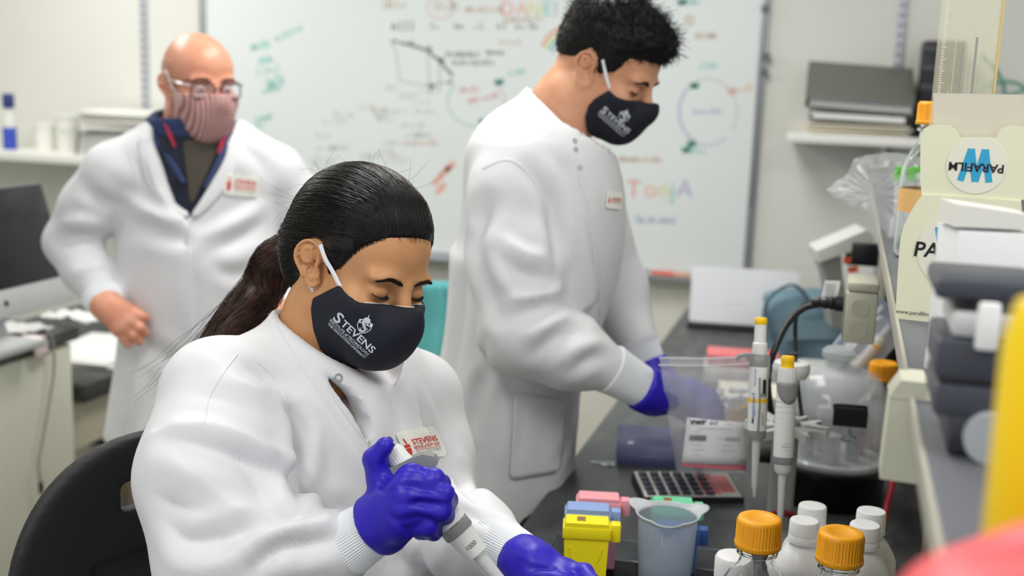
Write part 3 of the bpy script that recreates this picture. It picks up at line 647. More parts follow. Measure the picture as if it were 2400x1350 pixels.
# ------------------------------------------------------------------ pastel slide boxes
def slide_box(label, px, py, d, col, rz=0.32, sticker=False, tall=None):
    """py: lid top at its near left corner"""
    p = atd(px, py, d); m = mat('plastic_%d_%d_%d' % col, col, 0.42, sub=0.05)
    H = p.z-BZ; W, D = 0.062, 0.032
    t = thing('slide_mailer', label, 'box', (p.x, p.y, BZ+0.0018), rz, 'pastel slide boxes on the bench')
    hb = H-0.022
    MB().prism([(0.004, 0), (W-0.004, 0), (W-0.001, hb), (0.001, hb)], 0.001, D-0.001, axis='y').build('body', m, t)
    for sx in (0.008, W-0.010): MB().prism([(sx, hb-0.012), (sx+0.002, hb-0.012), (sx+(0.006 if sx < 0.02 else -0.004), hb-0.032), (sx+(0.004 if sx < 0.02 else -0.006), hb-0.032)], -0.0003, 0.0012, axis='y').build('rib', m, t)
    l = MB().box(-0.0015, W+0.0015, -0.0015, D+0.0015, hb, H-0.006, 0.0015).build('lid', m, t)
    MB().prism([(0.0, H-0.006), (W, H-0.006), (W-0.002, H), (0.003, H)], 0.0, D, axis='y').build('lid_top', m, l)
    MB().box(W+0.0015, W+0.015, D*0.25, D*0.8, hb-0.006, H-0.003, 0.002).build('latch_tab', m, t)
    if sticker: MB().box(W*0.28, W*0.47, D*0.3, D*0.78, H-0.0001, H+0.0006).build('sticker', mat('brown_sticker', (150, 116, 62), 0.6), t); write('sticker_mark', [('N', W*0.375, D*0.45, 0.007)], INK, t, T(0, 0, H+0.0008))
    return t
slide_box('yellow plastic slide box with brown sticker in front of the blue one', 1322, 1228, 1.55, (246, 228, 24), 0.22, True)
slide_box('pale blue plastic slide box between the yellow and pink ones', 1326, 1196, 1.60, (142, 168, 216), 0.22)
slide_box('pink plastic slide box at the back of the row', 1353, 1170, 1.66, (246, 168, 178), 0.22)
slide_box('mint green plastic slide box with brown sticker behind the beaker', 1530, 1182, 1.70, (122, 222, 172), 0.24, True)
p = atd(1596, 1262, 1.66)
slide_box('dark blue plastic slide box standing hidden behind the beaker', 1538, 1240, 1.66, (70, 110, 180), 0.24)

# ------------------------------------------------------------------ beaker
M_PP = mat('translucent_polypropylene', (226, 234, 244), 0.28, trans=0.72, ior=1.12, sub=0.0)
p = atd(1566, 1202, 1.60); Hb = p.z-BZ
t = thing('beaker', 'translucent three-cornered plastic beaker beside the slide boxes', 'beaker', (p.x, p.y, BZ+0.0018))
def tri(a, k):   # rounded triangular rim
    return 1+k*max(0, math.cos(3*(a-math.radians(15))))**2
prof = [(0.034, 0.0), (0.0365, 0.004), (0.0405, Hb*0.8), (0.0415, Hb*0.93)]
MB().lathe(prof+[(0.0400, Hb*0.93), (0.0390, Hb*0.8), (0.035, 0.006), (0.02, 0.005)], 60, cap0=True, cap1=True).build('wall', M_PP, t)
mb = MB(); n = 90
def rimw(k): return lambda a, z: 1+k*max(0, math.cos(1.5*(a-math.radians(12))))**6+0.0
def rimf(u, v):
    a = 2*math.pi*u; lobe = max(0.0, math.cos(3*(a-math.radians(37)))); k = lobe**1.6
    r = 0.0405+v*(0.004+0.019*k); return (r*math.cos(a), r*math.sin(a), Hb*0.93+v*0.007+0.003*v*k)
mb.sheet(rimf, n, 5, wrap=True); o = mb.build('rim', mat('polypropylene_rim', (226, 230, 234), 0.3, trans=0.35, ior=1.2), t); solidify(o, 0.0018)
MB().box(-0.001, 0.001, -0.0415, -0.0405, Hb*0.7, Hb*0.86).build('mould_mark', mat('polypropylene_rim', (226, 230, 234)), t)
# clear trays under the boxes
M_ACR = mat('clear_acrylic', (244, 247, 250), 0.05, trans=1.0, ior=1.18)
def tray(label, x0, x1, y0, y1, h, rz, grp='clear trays'):
    t = thing('clear_tray', label, 'tray', ((x0+x1)/2, (y0+y1)/2, BZ), rz, grp); w, d = (x1-x0)/2, (y1-y0)/2
    MB().box(-w, w, -d, d, 0, 0.0015).build('base', M_ACR, t)
    for a in (((-w, w), (-d, -d+0.002)), ((-w, w), (d-0.002, d)), ((-w, -w+0.002), (-d, d)), ((w-0.002, w), (-d, d))):
        MB().box(*a[0], *a[1], 0.002, h, 0.0006).build('side', M_ACR, t)
    MB().tube([(-w, -d, h), (w, -d, h), (w, d, h), (-w, d, h), (-w, -d, h)], 0.0015, 6).build('rim', M_ACR, t)
    return t
tray('shallow clear tray under the slide boxes and the beaker', -0.362, -0.118, 1.445, 1.60, 0.035, 0.1)

# ------------------------------------------------------------------ desiccator
p = atd(1962, 1075, 2.0); dc = (p.x-0.012, p.y+0.0)
zb = p.z-BZ
ds = thing('desiccator', 'clear domed desiccator jar on a black base behind the pipettes', 'jar', (dc[0], dc[1], BZ))
R_ = 0.094
MB().lathe([(R_*0.93, 0), (R_*0.97, 0.004), (R_, zb-0.02), (R_*1.02, zb-0.016), (R_*1.02, zb-0.004), (R_*0.9, zb)], 56).build('base', mat('glossy_black_base', (12, 12, 14), 0.2), ds)
dome = [(R_*1.0, zb+0.001), (R_*1.03, zb+0.004), (R_*1.03, zb+0.012), (R_*0.985, zb+0.016), (R_*0.985, zb+0.085), (R_*1.02, zb+0.092), (R_*1.02, zb+0.100), (R_*0.97, zb+0.108), (R_*0.92, zb+0.128), (R_*0.72, zb+0.152), (R_*0.4, zb+0.163), (R_*0.22, zb+0.166), (R_*0.2, zb+0.185)]
MB().lathe(dome+[(R_*0.2-0.004, zb+0.185)]+[(max(a-0.004, 0.004), b-0.003) for a, b in reversed(dome[:-1])], 56, cap0=False, cap1=False).build('dome', mat('hazy_clear_dome', (236, 240, 244), 0.08, alpha=0.30, spec=0.9), ds)
MB().lathe([(R_*0.26, zb+0.178), (R_*0.30, zb+0.181), (R_*0.30, zb+0.19), (R_*0.24, zb+0.196)], 28).build('knob', mat('frosted_plastic', (236, 240, 242), 0.25, trans=0.6, ior=1.2), ds)
MB().lathe([(R_*0.9, zb+0.002), (R_*0.9, zb+0.006)], 48).build('plate', mat('perforated_plate', (210, 212, 216), 0.3), ds)
MB().lathe([(0.012, 0), (0.014, 0.004), (0.014, 0.026), (0.010, 0.03)], 20, T(-R_*0.98, 0, 0.06, ry=-math.pi/2)).build('valve', M_BLACK, ds)
# things inside the jar
for i, (dx, dy, h, r, c) in enumerate(((-0.04, -0.02, 0.06, 0.012, (214, 216, 224)), (0.0, -0.045, 0.05, 0.014, (238, 238, 240)), (0.035, -0.02, 0.07, 0.011, (178, 182, 206)), (-0.015, 0.02, 0.08, 0.012, (236, 240, 242)), (0.045, 0.025, 0.06, 0.012, (210, 160, 196)))):
    v = thing('sample_vial', ('first', 'second', 'third', 'fourth', 'pinkish')[i]+(' small vial from the left inside the clear desiccator' if i < 4 else ' small vial inside the clear desiccator'), 'vial', (dc[0]+dx, dc[1]+dy, BZ+zb+0.006), 0, 'vials inside the desiccator')
    MB().lathe([(r*0.9, 0), (r, 0.002), (r, h*0.8)], 16).build('body', mat('vial_%d_%d_%d' % c, c, 0.3), v)
    MB().lathe([(r*1.05, h*0.8), (r*1.05, h*0.98), (r*0.9, h)], 16).build('cap', WHITE_PLASTIC, v)
# binder clip hanging on its rim
p = atd(1992, 972, 1.88)
bc = thing('binder_clip', 'large black binder clip on the front of the desiccator', 'clip', (p.x, dc[1]-R_*1.06, p.z), 0.1)
MB().prism([(-0.012, -0.018), (-0.010, 0.010), (0.008, 0.012), (0.010, 0.008), (-0.004, 0.004), (-0.006, -0.016)], -0.027, 0.027, axis='x').build('clip_body', M_BLACK, bc)
MB().tube([(-0.028, 0, 0.013), (-0.02, 0, 0.0145), (0.02, 0, 0.0145), (0.027, 0, 0.013)], 0.0022, 8).build('spring_roll', M_BLACK, bc)
wire = mat('chrome_wire', (150, 150, 150), 0.25, metal=1.0)
MB().tube(bez([(-0.003, -0.013, -0.017), (-0.002, -0.015, -0.03), (-0.011, -0.016, -0.036), (-0.006, -0.016, -0.041), (0.006, -0.016, -0.041), (0.011, -0.016, -0.036), (0.002, -0.015, -0.03), (0.003, -0.013, -0.017)], 30), 0.0011, 6).build('wire_handle', wire, bc)
# ------------------------------------------------------------------ pipette stand and pipettes
M_PGREY = mat('light_grey_plastic', (206, 208, 206), 0.4); M_PDK = mat('mid_grey_plastic', (138, 140, 140), 0.42); M_YEL = mat('yellow_button', (250, 200, 20), 0.4)
M_PWH = mat('pipette_white', (230, 231, 229), 0.38); M_BLUET = mat('blue_print', (44, 84, 178), 0.5)
sc = atd(1856, 845, 1.77); sx_, sy_ = sc.x, sc.y; zt = sc.z-BZ
st = thing('pipette_stand', 'grey pipette carousel with round knob top holding two pipettes', 'stand', (sx_, sy_, BZ))
zr = atd(1850, 1040, 1.70).z-BZ
MB().lathe([(0.06, 0), (0.062, 0.004), (0.05, 0.012), (0.022, 0.02)], 40).build('base', M_PDK, st)
MB().prism(rrect(0.040, 0.026, 0.008, 4), 0.015, zr+0.01).build('post', mat('post_grey', (150, 152, 152), 0.42), st)
MB().lathe([(0.0105, zr), (0.012, zr+0.09), (0.0135, zt-0.03)], 24).build('neck', M_PGREY, st)
MB().lathe([(0.0135, zt-0.030), (0.024, zt-0.026), (0.028, zt-0.018), (0.0285, zt-0.01), (0.026, zt-0.003), (0.018, zt), (0.008, zt)], 40).build('knob', M_PWH, st)
MB().lathe([(0.0085, zt-0.001), (0.0085, zt+0.012), (0.0075, zt+0.013)], 24).build('knob_collar', M_DARK, st)
for k in range(6):
    a = math.radians(-100+k*60)
    M = T(0, 0, zr, rz=a)
    def arm(u, v):   # forked arm, thin web with a raised rim
        return None
    mb = MB(); out = [(0.008, -0.014), (0.03, -0.010), (0.042, -0.016), (0.058, -0.021), (0.062, -0.017), (0.05, -0.009), (0.046, 0.0), (0.05, 0.009), (0.062, 0.017), (0.058, 0.021), (0.042, 0.016), (0.03, 0.010), (0.008, 0.014)]
    mb.prism(out, -0.010, 0.004, M=M); mb.build('holder_arm', M_PGREY, st)
def pip_text(parent, body, z, r, ang, size, m, dy=0.0, shear=0.0):
    me = text_mesh(body, size, shear=shear)
    for v in me.vertices:
        x, y = v.co.x, v.co.y; a = ang+(-y)/r; v.co = (r*math.cos(a), r*math.sin(a), z+x)
    return link('lettering', me, m, parent)
def pipette(label, base, rot, L=0.245, style=0):
    """origin at the tip, axis +z; front (hook side) towards local -x"""
    t = thing('pipette', label, 'pipette', base, rot=rot, group='pipettes in the carousel')
    z0 = L*0.36; z1 = L*0.80
    MB().lathe([(0.0016, 0), (0.0022, 0.004), (0.0034, 0.012), (0.0046, 0.016), (0.0052, z0*0.55), (0.0068, z0*0.97), (0.0075, z0)], 20).build('tip_cone', M_PGREY, t)
    if style == 0:
        MB().lathe([(0.0125, z0), (0.0135, z0+0.003), (0.0137, z0+0.012)], 32, sy=0.92).build('lower_collar', M_PDK, t)
        MB().lathe([(0.0137, z0+0.0125), (0.0142, z0+0.05), (0.0142, z1)], 32, sy=0.92).build('handle', M_PWH, t)
        MB().lathe([(0.0144, z1-0.052), (0.0144, z1-0.046)], 32, sy=0.92, cap0=False, cap1=False).build('yellow_band', M_YEL, t)
        MB().prism([(-0.031, z1+0.016), (-0.034, z1+0.012), (-0.032, z1+0.007), (-0.028, z1+0.012), (-0.022, z1+0.014), (-0.012, z1+0.004), (-0.004, z1-0.014), (0.004, z1-0.018), (0.0146, z1-0.016), (0.0146, z1+0.016), (0.006, z1+0.018), (-0.020, z1+0.019)], -0.0085, 0.0085, axis='y').build('finger_hook', M_PDK, t)
        MB().lathe([(0.0138, z1), (0.0140, z1+0.014), (0.0105, z1+0.018)], 32, sy=0.92).build('head', M_PDK, t)
        MB().lathe([(0.0105, z1+0.018), (0.011, z1+0.020), (0.0108, z1+0.034), (0.0088, z1+0.036), (0.0086, z1+0.062)], 24).build('plunger', M_PWH, t)
        MB().lathe([(0.0086, z1+0.062), (0.0094, z1+0.064), (0.0094, z1+0.070), (0.008, z1+0.072)], 24).build('button', M_YEL, t)
        MB().box(0.0045, 0.0095, -0.0128, -0.0098, z1-0.042, z1-0.018).build('window', M_BLACK, t)
        MB().prism([(-0.0018, z0+0.012), (0.0016, z0+0.012), (0.0024, z0+0.05), (0.0008, z1-0.015), (-0.0014, z1-0.015), (-0.0002, z0+0.05)], -0.0142, -0.0125, axis='y').build('grey_stripe', M_PDK, t)
        pip_text(t, 'eppendorf', z0+0.050, 0.0142, -math.pi/2-0.42, 0.0088, M_BLUET); pip_text(t, 'Research plus', z0+0.092, 0.0142, -math.pi/2-0.42, 0.0046, M_BLUET)
        pip_text(t, 'eppendorf', z0+0.03, 0.0136, -math.pi/2+0.55, 0.0045, INK)
        MB().lathe([(0.003, 0), (0.003, 0.0006)], 16, T(0.0045, -0.0128, z0+0.066, rx=math.pi/2)).build('dial_mark', M_PDK, t)
        MB().box(-0.0092, -0.0068, -0.0118, -0.0098, z0+0.024, z0+0.031).build('logo_mark', INK, t)
    else:
        MB().lathe([(0.0095, z0-0.014), (0.012, z0-0.010), (0.0125, z0)], 28).build('nose', M_PGREY, t)
        MB().lathe([(0.0135, z0), (0.0145, z0+0.002), (0.0145, z0+0.010)], 32).build('lower_collar', M_PDK, t)
        MB().lathe([(0.0142, z0+0.0105), (0.0145, z0+0.05), (0.0138, z1-0.02), (0.0138, z1)], 32, sx=1.0).build('handle', M_PWH, t)
        for k in range(9): MB().lathe([(0.0139, 0), (0.0146, 0.0012), (0.0139, 0.0024)], 24, T(0, 0, z1-0.02-k*0.0075), cap0=False, cap1=False).build('grip_ring', mat('grip_white', (222, 223, 221), 0.45), t)
        def sh(u, v):
            a = -math.pi/2+(u-0.5)*2.6; zz = z1+0.008-v*(0.026*(math.cos((u-0.5)*math.pi)**0.6 if 0 < u < 1 else 0)+0.004); rr = 0.0162-0.001*v; return (rr*math.cos(a), rr*math.sin(a), zz)
        o = MB().sheet(sh, 16, 6).build('hook_shield', M_PDK, t); solidify(o, 0.002)
        MB().lathe([(0.0138, z1), (0.0140, z1+0.006), (0.0128, z1+0.008)], 32).build('head', M_PWH, t)
        MB().lathe([(0.0125, z1+0.008), (0.0130, z1+0.010), (0.0122, z1+0.028)], 80, wob=lambda a, z: 1+0.03*(1 if math.cos(20*a) > 0 else -1)).build('volume_ring', M_PWH, t)
        MB().lathe([(0.0092, z1+0.028), (0.0092, z1+0.036), (0.0096, z1+0.037), (0.0096, z1+0.043), (0.0085, z1+0.045)], 24).build('button', M_YEL, t)
        pip_text_m = write('maker_mark', [('------', 0, 0.006, 0.004), ('~~~~', 0, 0.001, 0.006), ('-----', 0, -0.004, 0.004)], INK, t, T(0, -0.0149, z0+0.024, rx=math.pi/2))
    return t
tip = atd(1768, 1165, 1.70); top = atd(1782, 782, 1.69)
def axis_rot(a, b, rz=0.0):
    d = (b-a).normalized(); return (Matrix.Rotation(0, 3, 'Z') @ d.to_track_quat('Z', 'Y').to_matrix() @ Matrix.Rotation(rz, 3, 'Z')).to_euler()
def upright(a, b, rz): 
    d = (b-a).normalized(); q = Vector((0, 0, 1)).rotation_difference(d); return (q.to_matrix() @ Matrix.Rotation(rz, 3, 'Z')).to_euler()
pipette('slim grey pipette with hooked finger rest and yellow button, left on the carousel', tip, upright(tip, top, 0.2), (top-tip).length*1.0, 0)
tip = atd(1828, 1232, 1.655); top = atd(1847, 830, 1.645)
pipette('white pipette with grey shield hook, front of the carousel', tip, upright(tip, top, 0.3), (top-tip).length*1.01, 1)

# ------------------------------------------------------------------ clear zip bag with label
bag0 = atz(1575, 1112, BZ+0.004); bag1 = atz(1755, 1118, BZ+0.004)
tb = thing('zip_bag', 'clear plastic zip bag with white label and pink stripe in front of the gloved hand', 'bag', tuple((bag0+bag1)/2))
P4 = {'bl': atd(1585, 1108, 1.98), 'br': atd(1752, 1112, 2.0), 'tl': atd(1545, 838, 1.86), 'tr': atd(1765, 836, 1.93)}
org = tb.location.copy()
def bagf(side):
    def fn(u, v):
        a = P4['bl'].lerp(P4['br'], u); b = P4['tl'].lerp(P4['tr'], u); p = a.lerp(b, v)-org
        bulge = (math.sin(math.pi*min(max(u, 0), 1))**0.7)*(0.006+0.03*(1-v)**0.7*(1 if v > 0 else 0)) if 0 < u < 1 else 0
        wr = 0.0022*math.sin(9*u+13*v)+0.0018*math.sin(23*u-7*v+2)
        return (p.x+0.25*side*bulge, p.y+side*bulge+wr, p.z)
    return fn
M_FILM = mat('clear_film', (250, 251, 255), 0.16, trans=0.0, alpha=0.32, spec=0.8, var=0.15, vscale=30)
for s in (-1, 1):
    o = MB().sheet(bagf(s), 26, 26).build('film', M_FILM, tb)
a = P4['tl']-org; b = P4['tr']-org
for dz in (0.0, -0.012): MB().tube([a+Vector((0, -0.002, dz)), (a+b)/2+Vector((0, -0.012, dz)), b+Vector((0, -0.002, dz))], 0.0014, 6).build('zip_seal', mat('zip_clear', (240, 244, 248), 0.2, alpha=0.5), tb)
def onbag(px, py, d=1.915): return atd(px, py, d)-org
ql = [onbag(a, b) for a, b in ((1598, 1085), (1750, 1090), (1752, 990), (1610, 978))]
def quad_sheet(name, q, m, parent, th=0.0008, n=6, bow=0.004):
    def fn(u, v):
        p = q[0].lerp(q[1], u).lerp(q[3].lerp(q[2], u), v); return (p.x, p.y-bow*math.sin(math.pi*u), p.z)
    o = MB().sheet(fn, n, n).build(name, m, parent); solidify(o, th); return o
quad_sheet('label', ql, mat('label_white', (236, 236, 240), 0.5), tb)
qs = [onbag(a, b, 1.918) for a, b in ((1598, 1092), (1748, 1102), (1750, 1086), (1600, 1074))]
quad_sheet('pink_stripe', qs, mat('coral_pink', (244, 130, 146), 0.5), tb)
ex = (ql[1]-ql[0]).normalized(); ey = (ql[3]-ql[0]); ey = (ey-ex*ey.dot(ex)).normalized(); ez = ex.cross(ey); o0 = ql[0]+ez*0.0055
ML = Matrix(((ex.x, ey.x, ez.x, o0.x), (ex.y, ey.y, ez.y, o0.y), (ex.z, ey.z, ez.z, o0.z), (0, 0, 0, 1)))
write('label_print', [('vwr', 0.024, 0.066, 0.014, dict(bold=0.0006, sx=1.25)), ('act', 0.049, 0.066, 0.012, dict(shear=0.3)), ('------', 0.076, 0.066, 0.006), ('--------------------------', 0.052, 0.058, 0.0065), ('--------', 0.020, 0.0525, 0.006), ('|||||||||||', 0.024, 0.041, 0.010, dict(bold=0.0003)), ('---  |||||||||||||', 0.076, 0.041, 0.0075), ('----------', 0.022, 0.030, 0.006), ('----------', 0.076, 0.031, 0.006), ('-----------', 0.024, 0.022, 0.006), ('------------', 0.076, 0.022, 0.006), ('--------', 0.022, 0.014, 0.006), ('----', 0.085, 0.010, 0.006)], mat('label_ink', (70, 72, 78), 0.6), tb, ML)
# tubes showing through the bag
for i, (px, py, c) in enumerate(((1690, 920, (240, 240, 242)), (1715, 935, (240, 240, 242)), (1742, 955, (244, 200, 130)), (1700, 950, (236, 238, 242)), (1735, 915, (240, 240, 244)))):
    p = atd(px, py, 2.02); v = thing('micro_tube', ('white micro tube heap piece showing through zip bag, upper left', 'white micro tube heap piece showing through zip bag, middle', 'amber micro tube showing through the zip bag', 'white micro tube heap piece showing through zip bag, lower left', 'white micro tube heap piece showing through zip bag, upper right')[i], 'tube', tuple(p), rot=(1.2, 0.5*i, i), group='tubes in the zip bag')
    MB().lathe([(0.002, -0.02), (0.005, -0.008), (0.0055, 0.015)], 12).build('body', mat('tube_%d_%d_%d' % c, c, 0.4), v)
    MB().lathe([(0.007, 0.015), (0.007, 0.019), (0.006, 0.02)], 12).build('cap', mat('tube_%d_%d_%d' % c, c, 0.4), v)
# a pale cardboard freezer box behind the bag
p = atz(1690, 900, BZ)
t = thing('freezer_box', 'pale yellow cardboard box standing behind the zip bag', 'box', (-0.145, 2.42, BZ), 0.2)
MB().box(-0.07, 0.07, -0.06, 0.06, 0, 0.05, 0.002).build('body', mat('amber_card', (236, 204, 140), 0.6), t)
MB().box(-0.072, 0.072, -0.062, 0.062, 0.03, 0.068, 0.002).build('lid', mat('cream_card', (234, 228, 214), 0.6), t)
t = thing('pink_tip_rack', 'low pink and white tip rack behind the zip bag', 'rack', (-0.2, 2.75, BZ), 0.1)
MB().box(-0.09, 0.09, -0.05, 0.05, 0, 0.04, 0.003).build('base', mat('rack_white', (232, 230, 228), 0.5), t)
MB().box(-0.085, 0.085, -0.045, 0.045, 0.041, 0.07, 0.003).build('lid', mat('rack_pink', (226, 120, 124), 0.5), t)

# ------------------------------------------------------------------ calculator
c0 = atz(1508, 1168, BZ+0.01); c1 = atz(1745, 1168, BZ+0.01); ex = (c1-c0).normalized()
t = thing('calculator', 'silver desk calculator with dark keys lying by the zip bag', 'calculator', tuple(((c0+c1)/2).xy)+(BZ,), math.atan2(ex.y, ex.x))
W = (c1-c0).length; D = 0.105
MB().prism([(0.0, 0.0), (D, 0.0), (D, 0.020), (0, 0.010)], -W/2, W/2, axis='x').build('body', mat('black_calc_body', (36, 36, 38), 0.45), t)
Mc = T(0, 0, 0.0105) @ Matrix.Rotation(math.atan2(0.010, D), 4, 'X')
MB().box(-W/2+0.003, W/2-0.003, 0.003, D-0.002, 0, 0.0012, 0.0005).build('face_plate', mat('silver_plate', (206, 204, 198), 0.35, metal=0.3), t, Mc)
km = [mat('key_dark', (52, 54, 66), 0.4), mat('key_orange', (214, 108, 76), 0.4), mat('key_brown', (120, 74, 66), 0.4)]
keym = MB().box(-0.0075, 0.0075, -0.006, 0.006, 0, 0.004, 0.0012).mesh('key')
for i in range(6):
    for j in range(5):
        o = bpy.data.objects.new('key', keym.copy() if (i in (1, 2, 5) and j == 4) else keym); C.objects.link(o); o.parent = t
        o.matrix_local = Mc @ T(-W/2+0.016+i*0.0205, 0.014+j*0.0185, 0.0012)
        if not o.data.materials: o.data.materials.append(km[1] if (i in (1, 2) and j == 4) else (km[2] if i == 5 and j == 4 else km[0]))
MB().box(W/2-0.034, W/2-0.010, 0.02, D-0.02, 0.001, 0.0022, 0.0005).build('display', mat('pink_label', (222, 120, 124), 0.5), t, Mc)
MB().box(W/2-0.066, W/2-0.036, 0.014, D-0.012, 0.001, 0.0022, 0.0005).build('label_panel', mat('pink_label', (222, 120, 124)), t, Mc)
# ------------------------------------------------------------------ blue tube rack and its lid
b0 = atz(1442, 1088, BZ); b1 = atz(1575, 1098, BZ); ex = (b1-b0).normalized(); ang = math.atan2(ex.y, ex.x)
M_BRACK = mat('clear_blue_acrylic', (150, 156, 214), 0.15, alpha=0.5, spec=0.6)
t = thing('tube_rack', 'translucent blue plastic tube rack on the bench beside the zip bag', 'rack', tuple(b0), ang)
W = 0.16
MB().box(0.0, W, 0.0, 0.10, 0.0, 0.012, 0.002).build('base', M_BRACK, t)
MB().prism([(0.001, 0.012), (0.10, 0.012), (0.10, 0.05), (0.085, 0.05)], 0.0, 0.003, axis='x').build('end_panel', M_BRACK, t)
MB().prism([(0.001, 0.012), (0.10, 0.012), (0.10, 0.05), (0.085, 0.05)], W-0.003, W, axis='x').build('end_panel', M_BRACK, t)
def slope(u, v): return (u*W, 0.004+v*0.085, 0.014+v*0.036)
o = MB().sheet(slope, 2, 2).build('sloped_top', M_BRACK, t); solidify(o, 0.002)
for k in range(12): MB().box(0.008+k*0.0128, 0.012+k*0.0128, -0.001, 0.001, 0.001, 0.011).build('slot', mat('rack_slot', (90, 98, 170), 0.3), t)
t2 = MB().prism([(0, 0), (0.045, -0.012), (0.05, 0.006), (0.048, 0.02)], 0, 0.002).build('plastic_scraper', M_ACR); t2.location = tuple(b0+Vector((-0.05, -0.004, 0.0005))); tag(t2, 'pointed clear plastic piece left of the blue tube rack', 'scraper')
# ------------------------------------------------------------------ far end of the bench
p = atz(1745, 818, BZ)
t = thing('document_board', 'white printed sheet on a black-footed stand at the far end of bench', 'sign', (p.x, 3.35, BZ), 0.12)
q = [aty(a, b, 3.35) for a, b in ((1612, 808), (1862, 812), (1872, 688), (1622, 682))]
wd = (q[1]-q[0]).length; hd = (q[3]-q[0]).length; x0 = q[0].x-p.x; z0 = q[0].z-BZ
Md = T(x0+wd/2, 0, 0, rx=-0.16)
MB().prism(rrect(wd, hd, 0.01, 4, 0, max(z0, 0.004)+hd/2+0.012), -0.004, 0.0, axis='y').build('panel', mat('sheet_white', (238, 240, 246), 0.35), t, Md)
MB().box(-wd/2-0.005, wd/2+0.005, -0.02, 0.04, 0.0, max(z0, 0.012), 0.003).build('foot', M_BLACK, t, T(x0+wd/2, 0, 0))
write('sheet_print', [('----------', -0.03, z0+hd*0.80, 0.02)]+[('------------------------', 0, z0+hd*(0.66-k*0.12), 0.012) for k in range(5)], mat('faint_print', (206, 208, 216), 0.6), t, Md @ T(0, -0.0045, 0, rx=math.pi/2))
# blue-grey bag
def soft_bag(u, v):
    a = 2*math.pi*u; h = 0.19*math.sin(v*math.pi/2)**0.8; f = (1-v**3)**0.5
    w = 1+0.06*math.sin(3*a+6*v)+0.04*math.sin(7*a-9*v); return (0.15*w*f*math.cos(a)-0.03*v, 0.09*w*f*math.sin(a), h)
p = atz(1905, 850, BZ)
t = thing('shoulder_bag', 'slumped blue-grey fabric bag behind the pipette packets', 'bag', (-0.03, 3.02, BZ), 0.3)
M_BAG = mat('blue_grey_fabric', (116, 146, 162), 0.8, var=0.25, vscale=20, bump=0.2, bscale=200)
MB().sheet(soft_bag, 36, 14, wrap=True).build('body', M_BAG, t)
MB().tube(bez([(-0.13, -0.05, 0.07), (-0.16, -0.06, 0.16), (-0.10, -0.07, 0.215), (-0.04, -0.06, 0.16), (-0.02, -0.06, 0.12)], 24), 0.008, 8, flat=0.4).build('strap', M_BAG, t)
MB().sheet(lambda u, v: ((u-0.5)*0.22, -0.088-0.012*math.sin(math.pi*u), 0.075+v*0.05+0.01*math.sin(math.pi*u)), 14, 5).build('flap', mat('bag_flap', (128, 156, 172), 0.8), t)
# balance-like white instrument with arm
p = atd(1965, 700, 2.75)
t = thing('bench_instrument', 'white bench instrument with sloping arm and curved column', 'instrument', (p.x, p.y, BZ), 0.2)
h0 = p.z-BZ
def prof(px, py): q = atd(px, py, 2.75); return (q.x-p.x, q.z-BZ)
M_INST = mat('instrument_white', (212, 214, 208), 0.4); M_INS2 = mat('instrument_grey', (150, 152, 148), 0.45)
MB().prism([prof(*a) for a in ((1903, 578), (2018, 528), (2034, 540), (2036, 560), (1960, 586), (1908, 605))], -0.06, 0.06, axis='y').build('arm', M_INST, t)
MB().prism([prof(*a) for a in ((1912, 604), (1962, 588), (1966, 640), (1978, 700), (1985, 760), (1940, 760), (1936, 690), (1926, 640))], -0.05, 0.05, axis='y').build('column', M_INS2, t)
MB().box(-0.07, 0.10, -0.10, 0.08, 0, 0.04, 0.008).build('base', M_INST, t)
for (a, b, w) in ((1975, 600, 14), (1988, 622, 18)): MB().prism([prof(a-w*0.6, b-6), prof(a+w*0.6, b-9), prof(a+w*0.6, b+3), prof(a-w*0.6, b+6)], -0.062, -0.05, axis='y').build('orange_tag', mat('orange_tag', (226, 92, 48), 0.5), t)
MB().lathe([(0.018, 0), (0.02, 0.008), (0.02, 0.03), (0.014, 0.04), (0.014, 0.06)], 20, T(prof(1980, 596)[0], -0.02, prof(1980, 596)[1], ry=math.pi/2)).build('knob', M_BLACK, t)
p = atd(2050, 600, 2.55)
t = thing('power_adapter', 'black mains adapter plugged into a strip behind the film box', 'adapter', tuple(p+Vector((-0.02, 0, 0))))
MB().box(-0.03, 0.028, -0.02, 0.02, -0.022, 0.026, 0.004).build('body', M_BLACK, t); MB().box(0.03, 0.05, -0.03, 0.03, -0.09, 0.06, 0.003).build('strip', mat('strip_beige', (206, 202, 182), 0.5), t)
# clear packets of pipettes leaning behind the jar
M_PACK = mat('clear_packet', (214, 222, 236), 0.2, alpha=0.45, spec=0.8)
for i, (a, b, lab) in enumerate((((1965, 850), (2040, 745), 'clear packet holding a pipette, leaning steeply behind the desiccator'), ((1990, 880), (2055, 790), 'clear packet with yellow-banded pipette, leaning in front of the other'))):
    A = atd(*a, 2.25-0.06*i); B_ = atd(*b, 2.28-0.06*i); d = B_-A; L = d.length*1.35; ang = math.atan2(d.z, d.x)
    t = thing('pipette_packet', lab, 'packet', tuple(A), rot=(0, -ang, 0.2), group='pipette packets behind the jar')
    MB().prism(rrect(L, 0.058, 0.014, 5, L*0.45, 0), -0.008, 0.008, axis='y').build('blister', M_PACK, t)
    MB().lathe([(0.012, 0), (0.013, 0.01), (0.013, L*0.6), (0.006, L*0.65), (0.005, L*0.82)], 18, T(0.01, 0, 0, ry=math.pi/2)).build('pipette_body', M_PWH, t)
    MB().lathe([(0.0136, L*0.46), (0.0136, L*0.5)], 18, T(0.01, 0, 0, ry=math.pi/2)).build('band', M_YEL if i else M_BLUET, t)
    write('packet_print', [('eppendorf', L*0.5, 0.012, 0.012)], M_BLUET, t, T(0, -0.0085, 0, rx=math.pi/2))
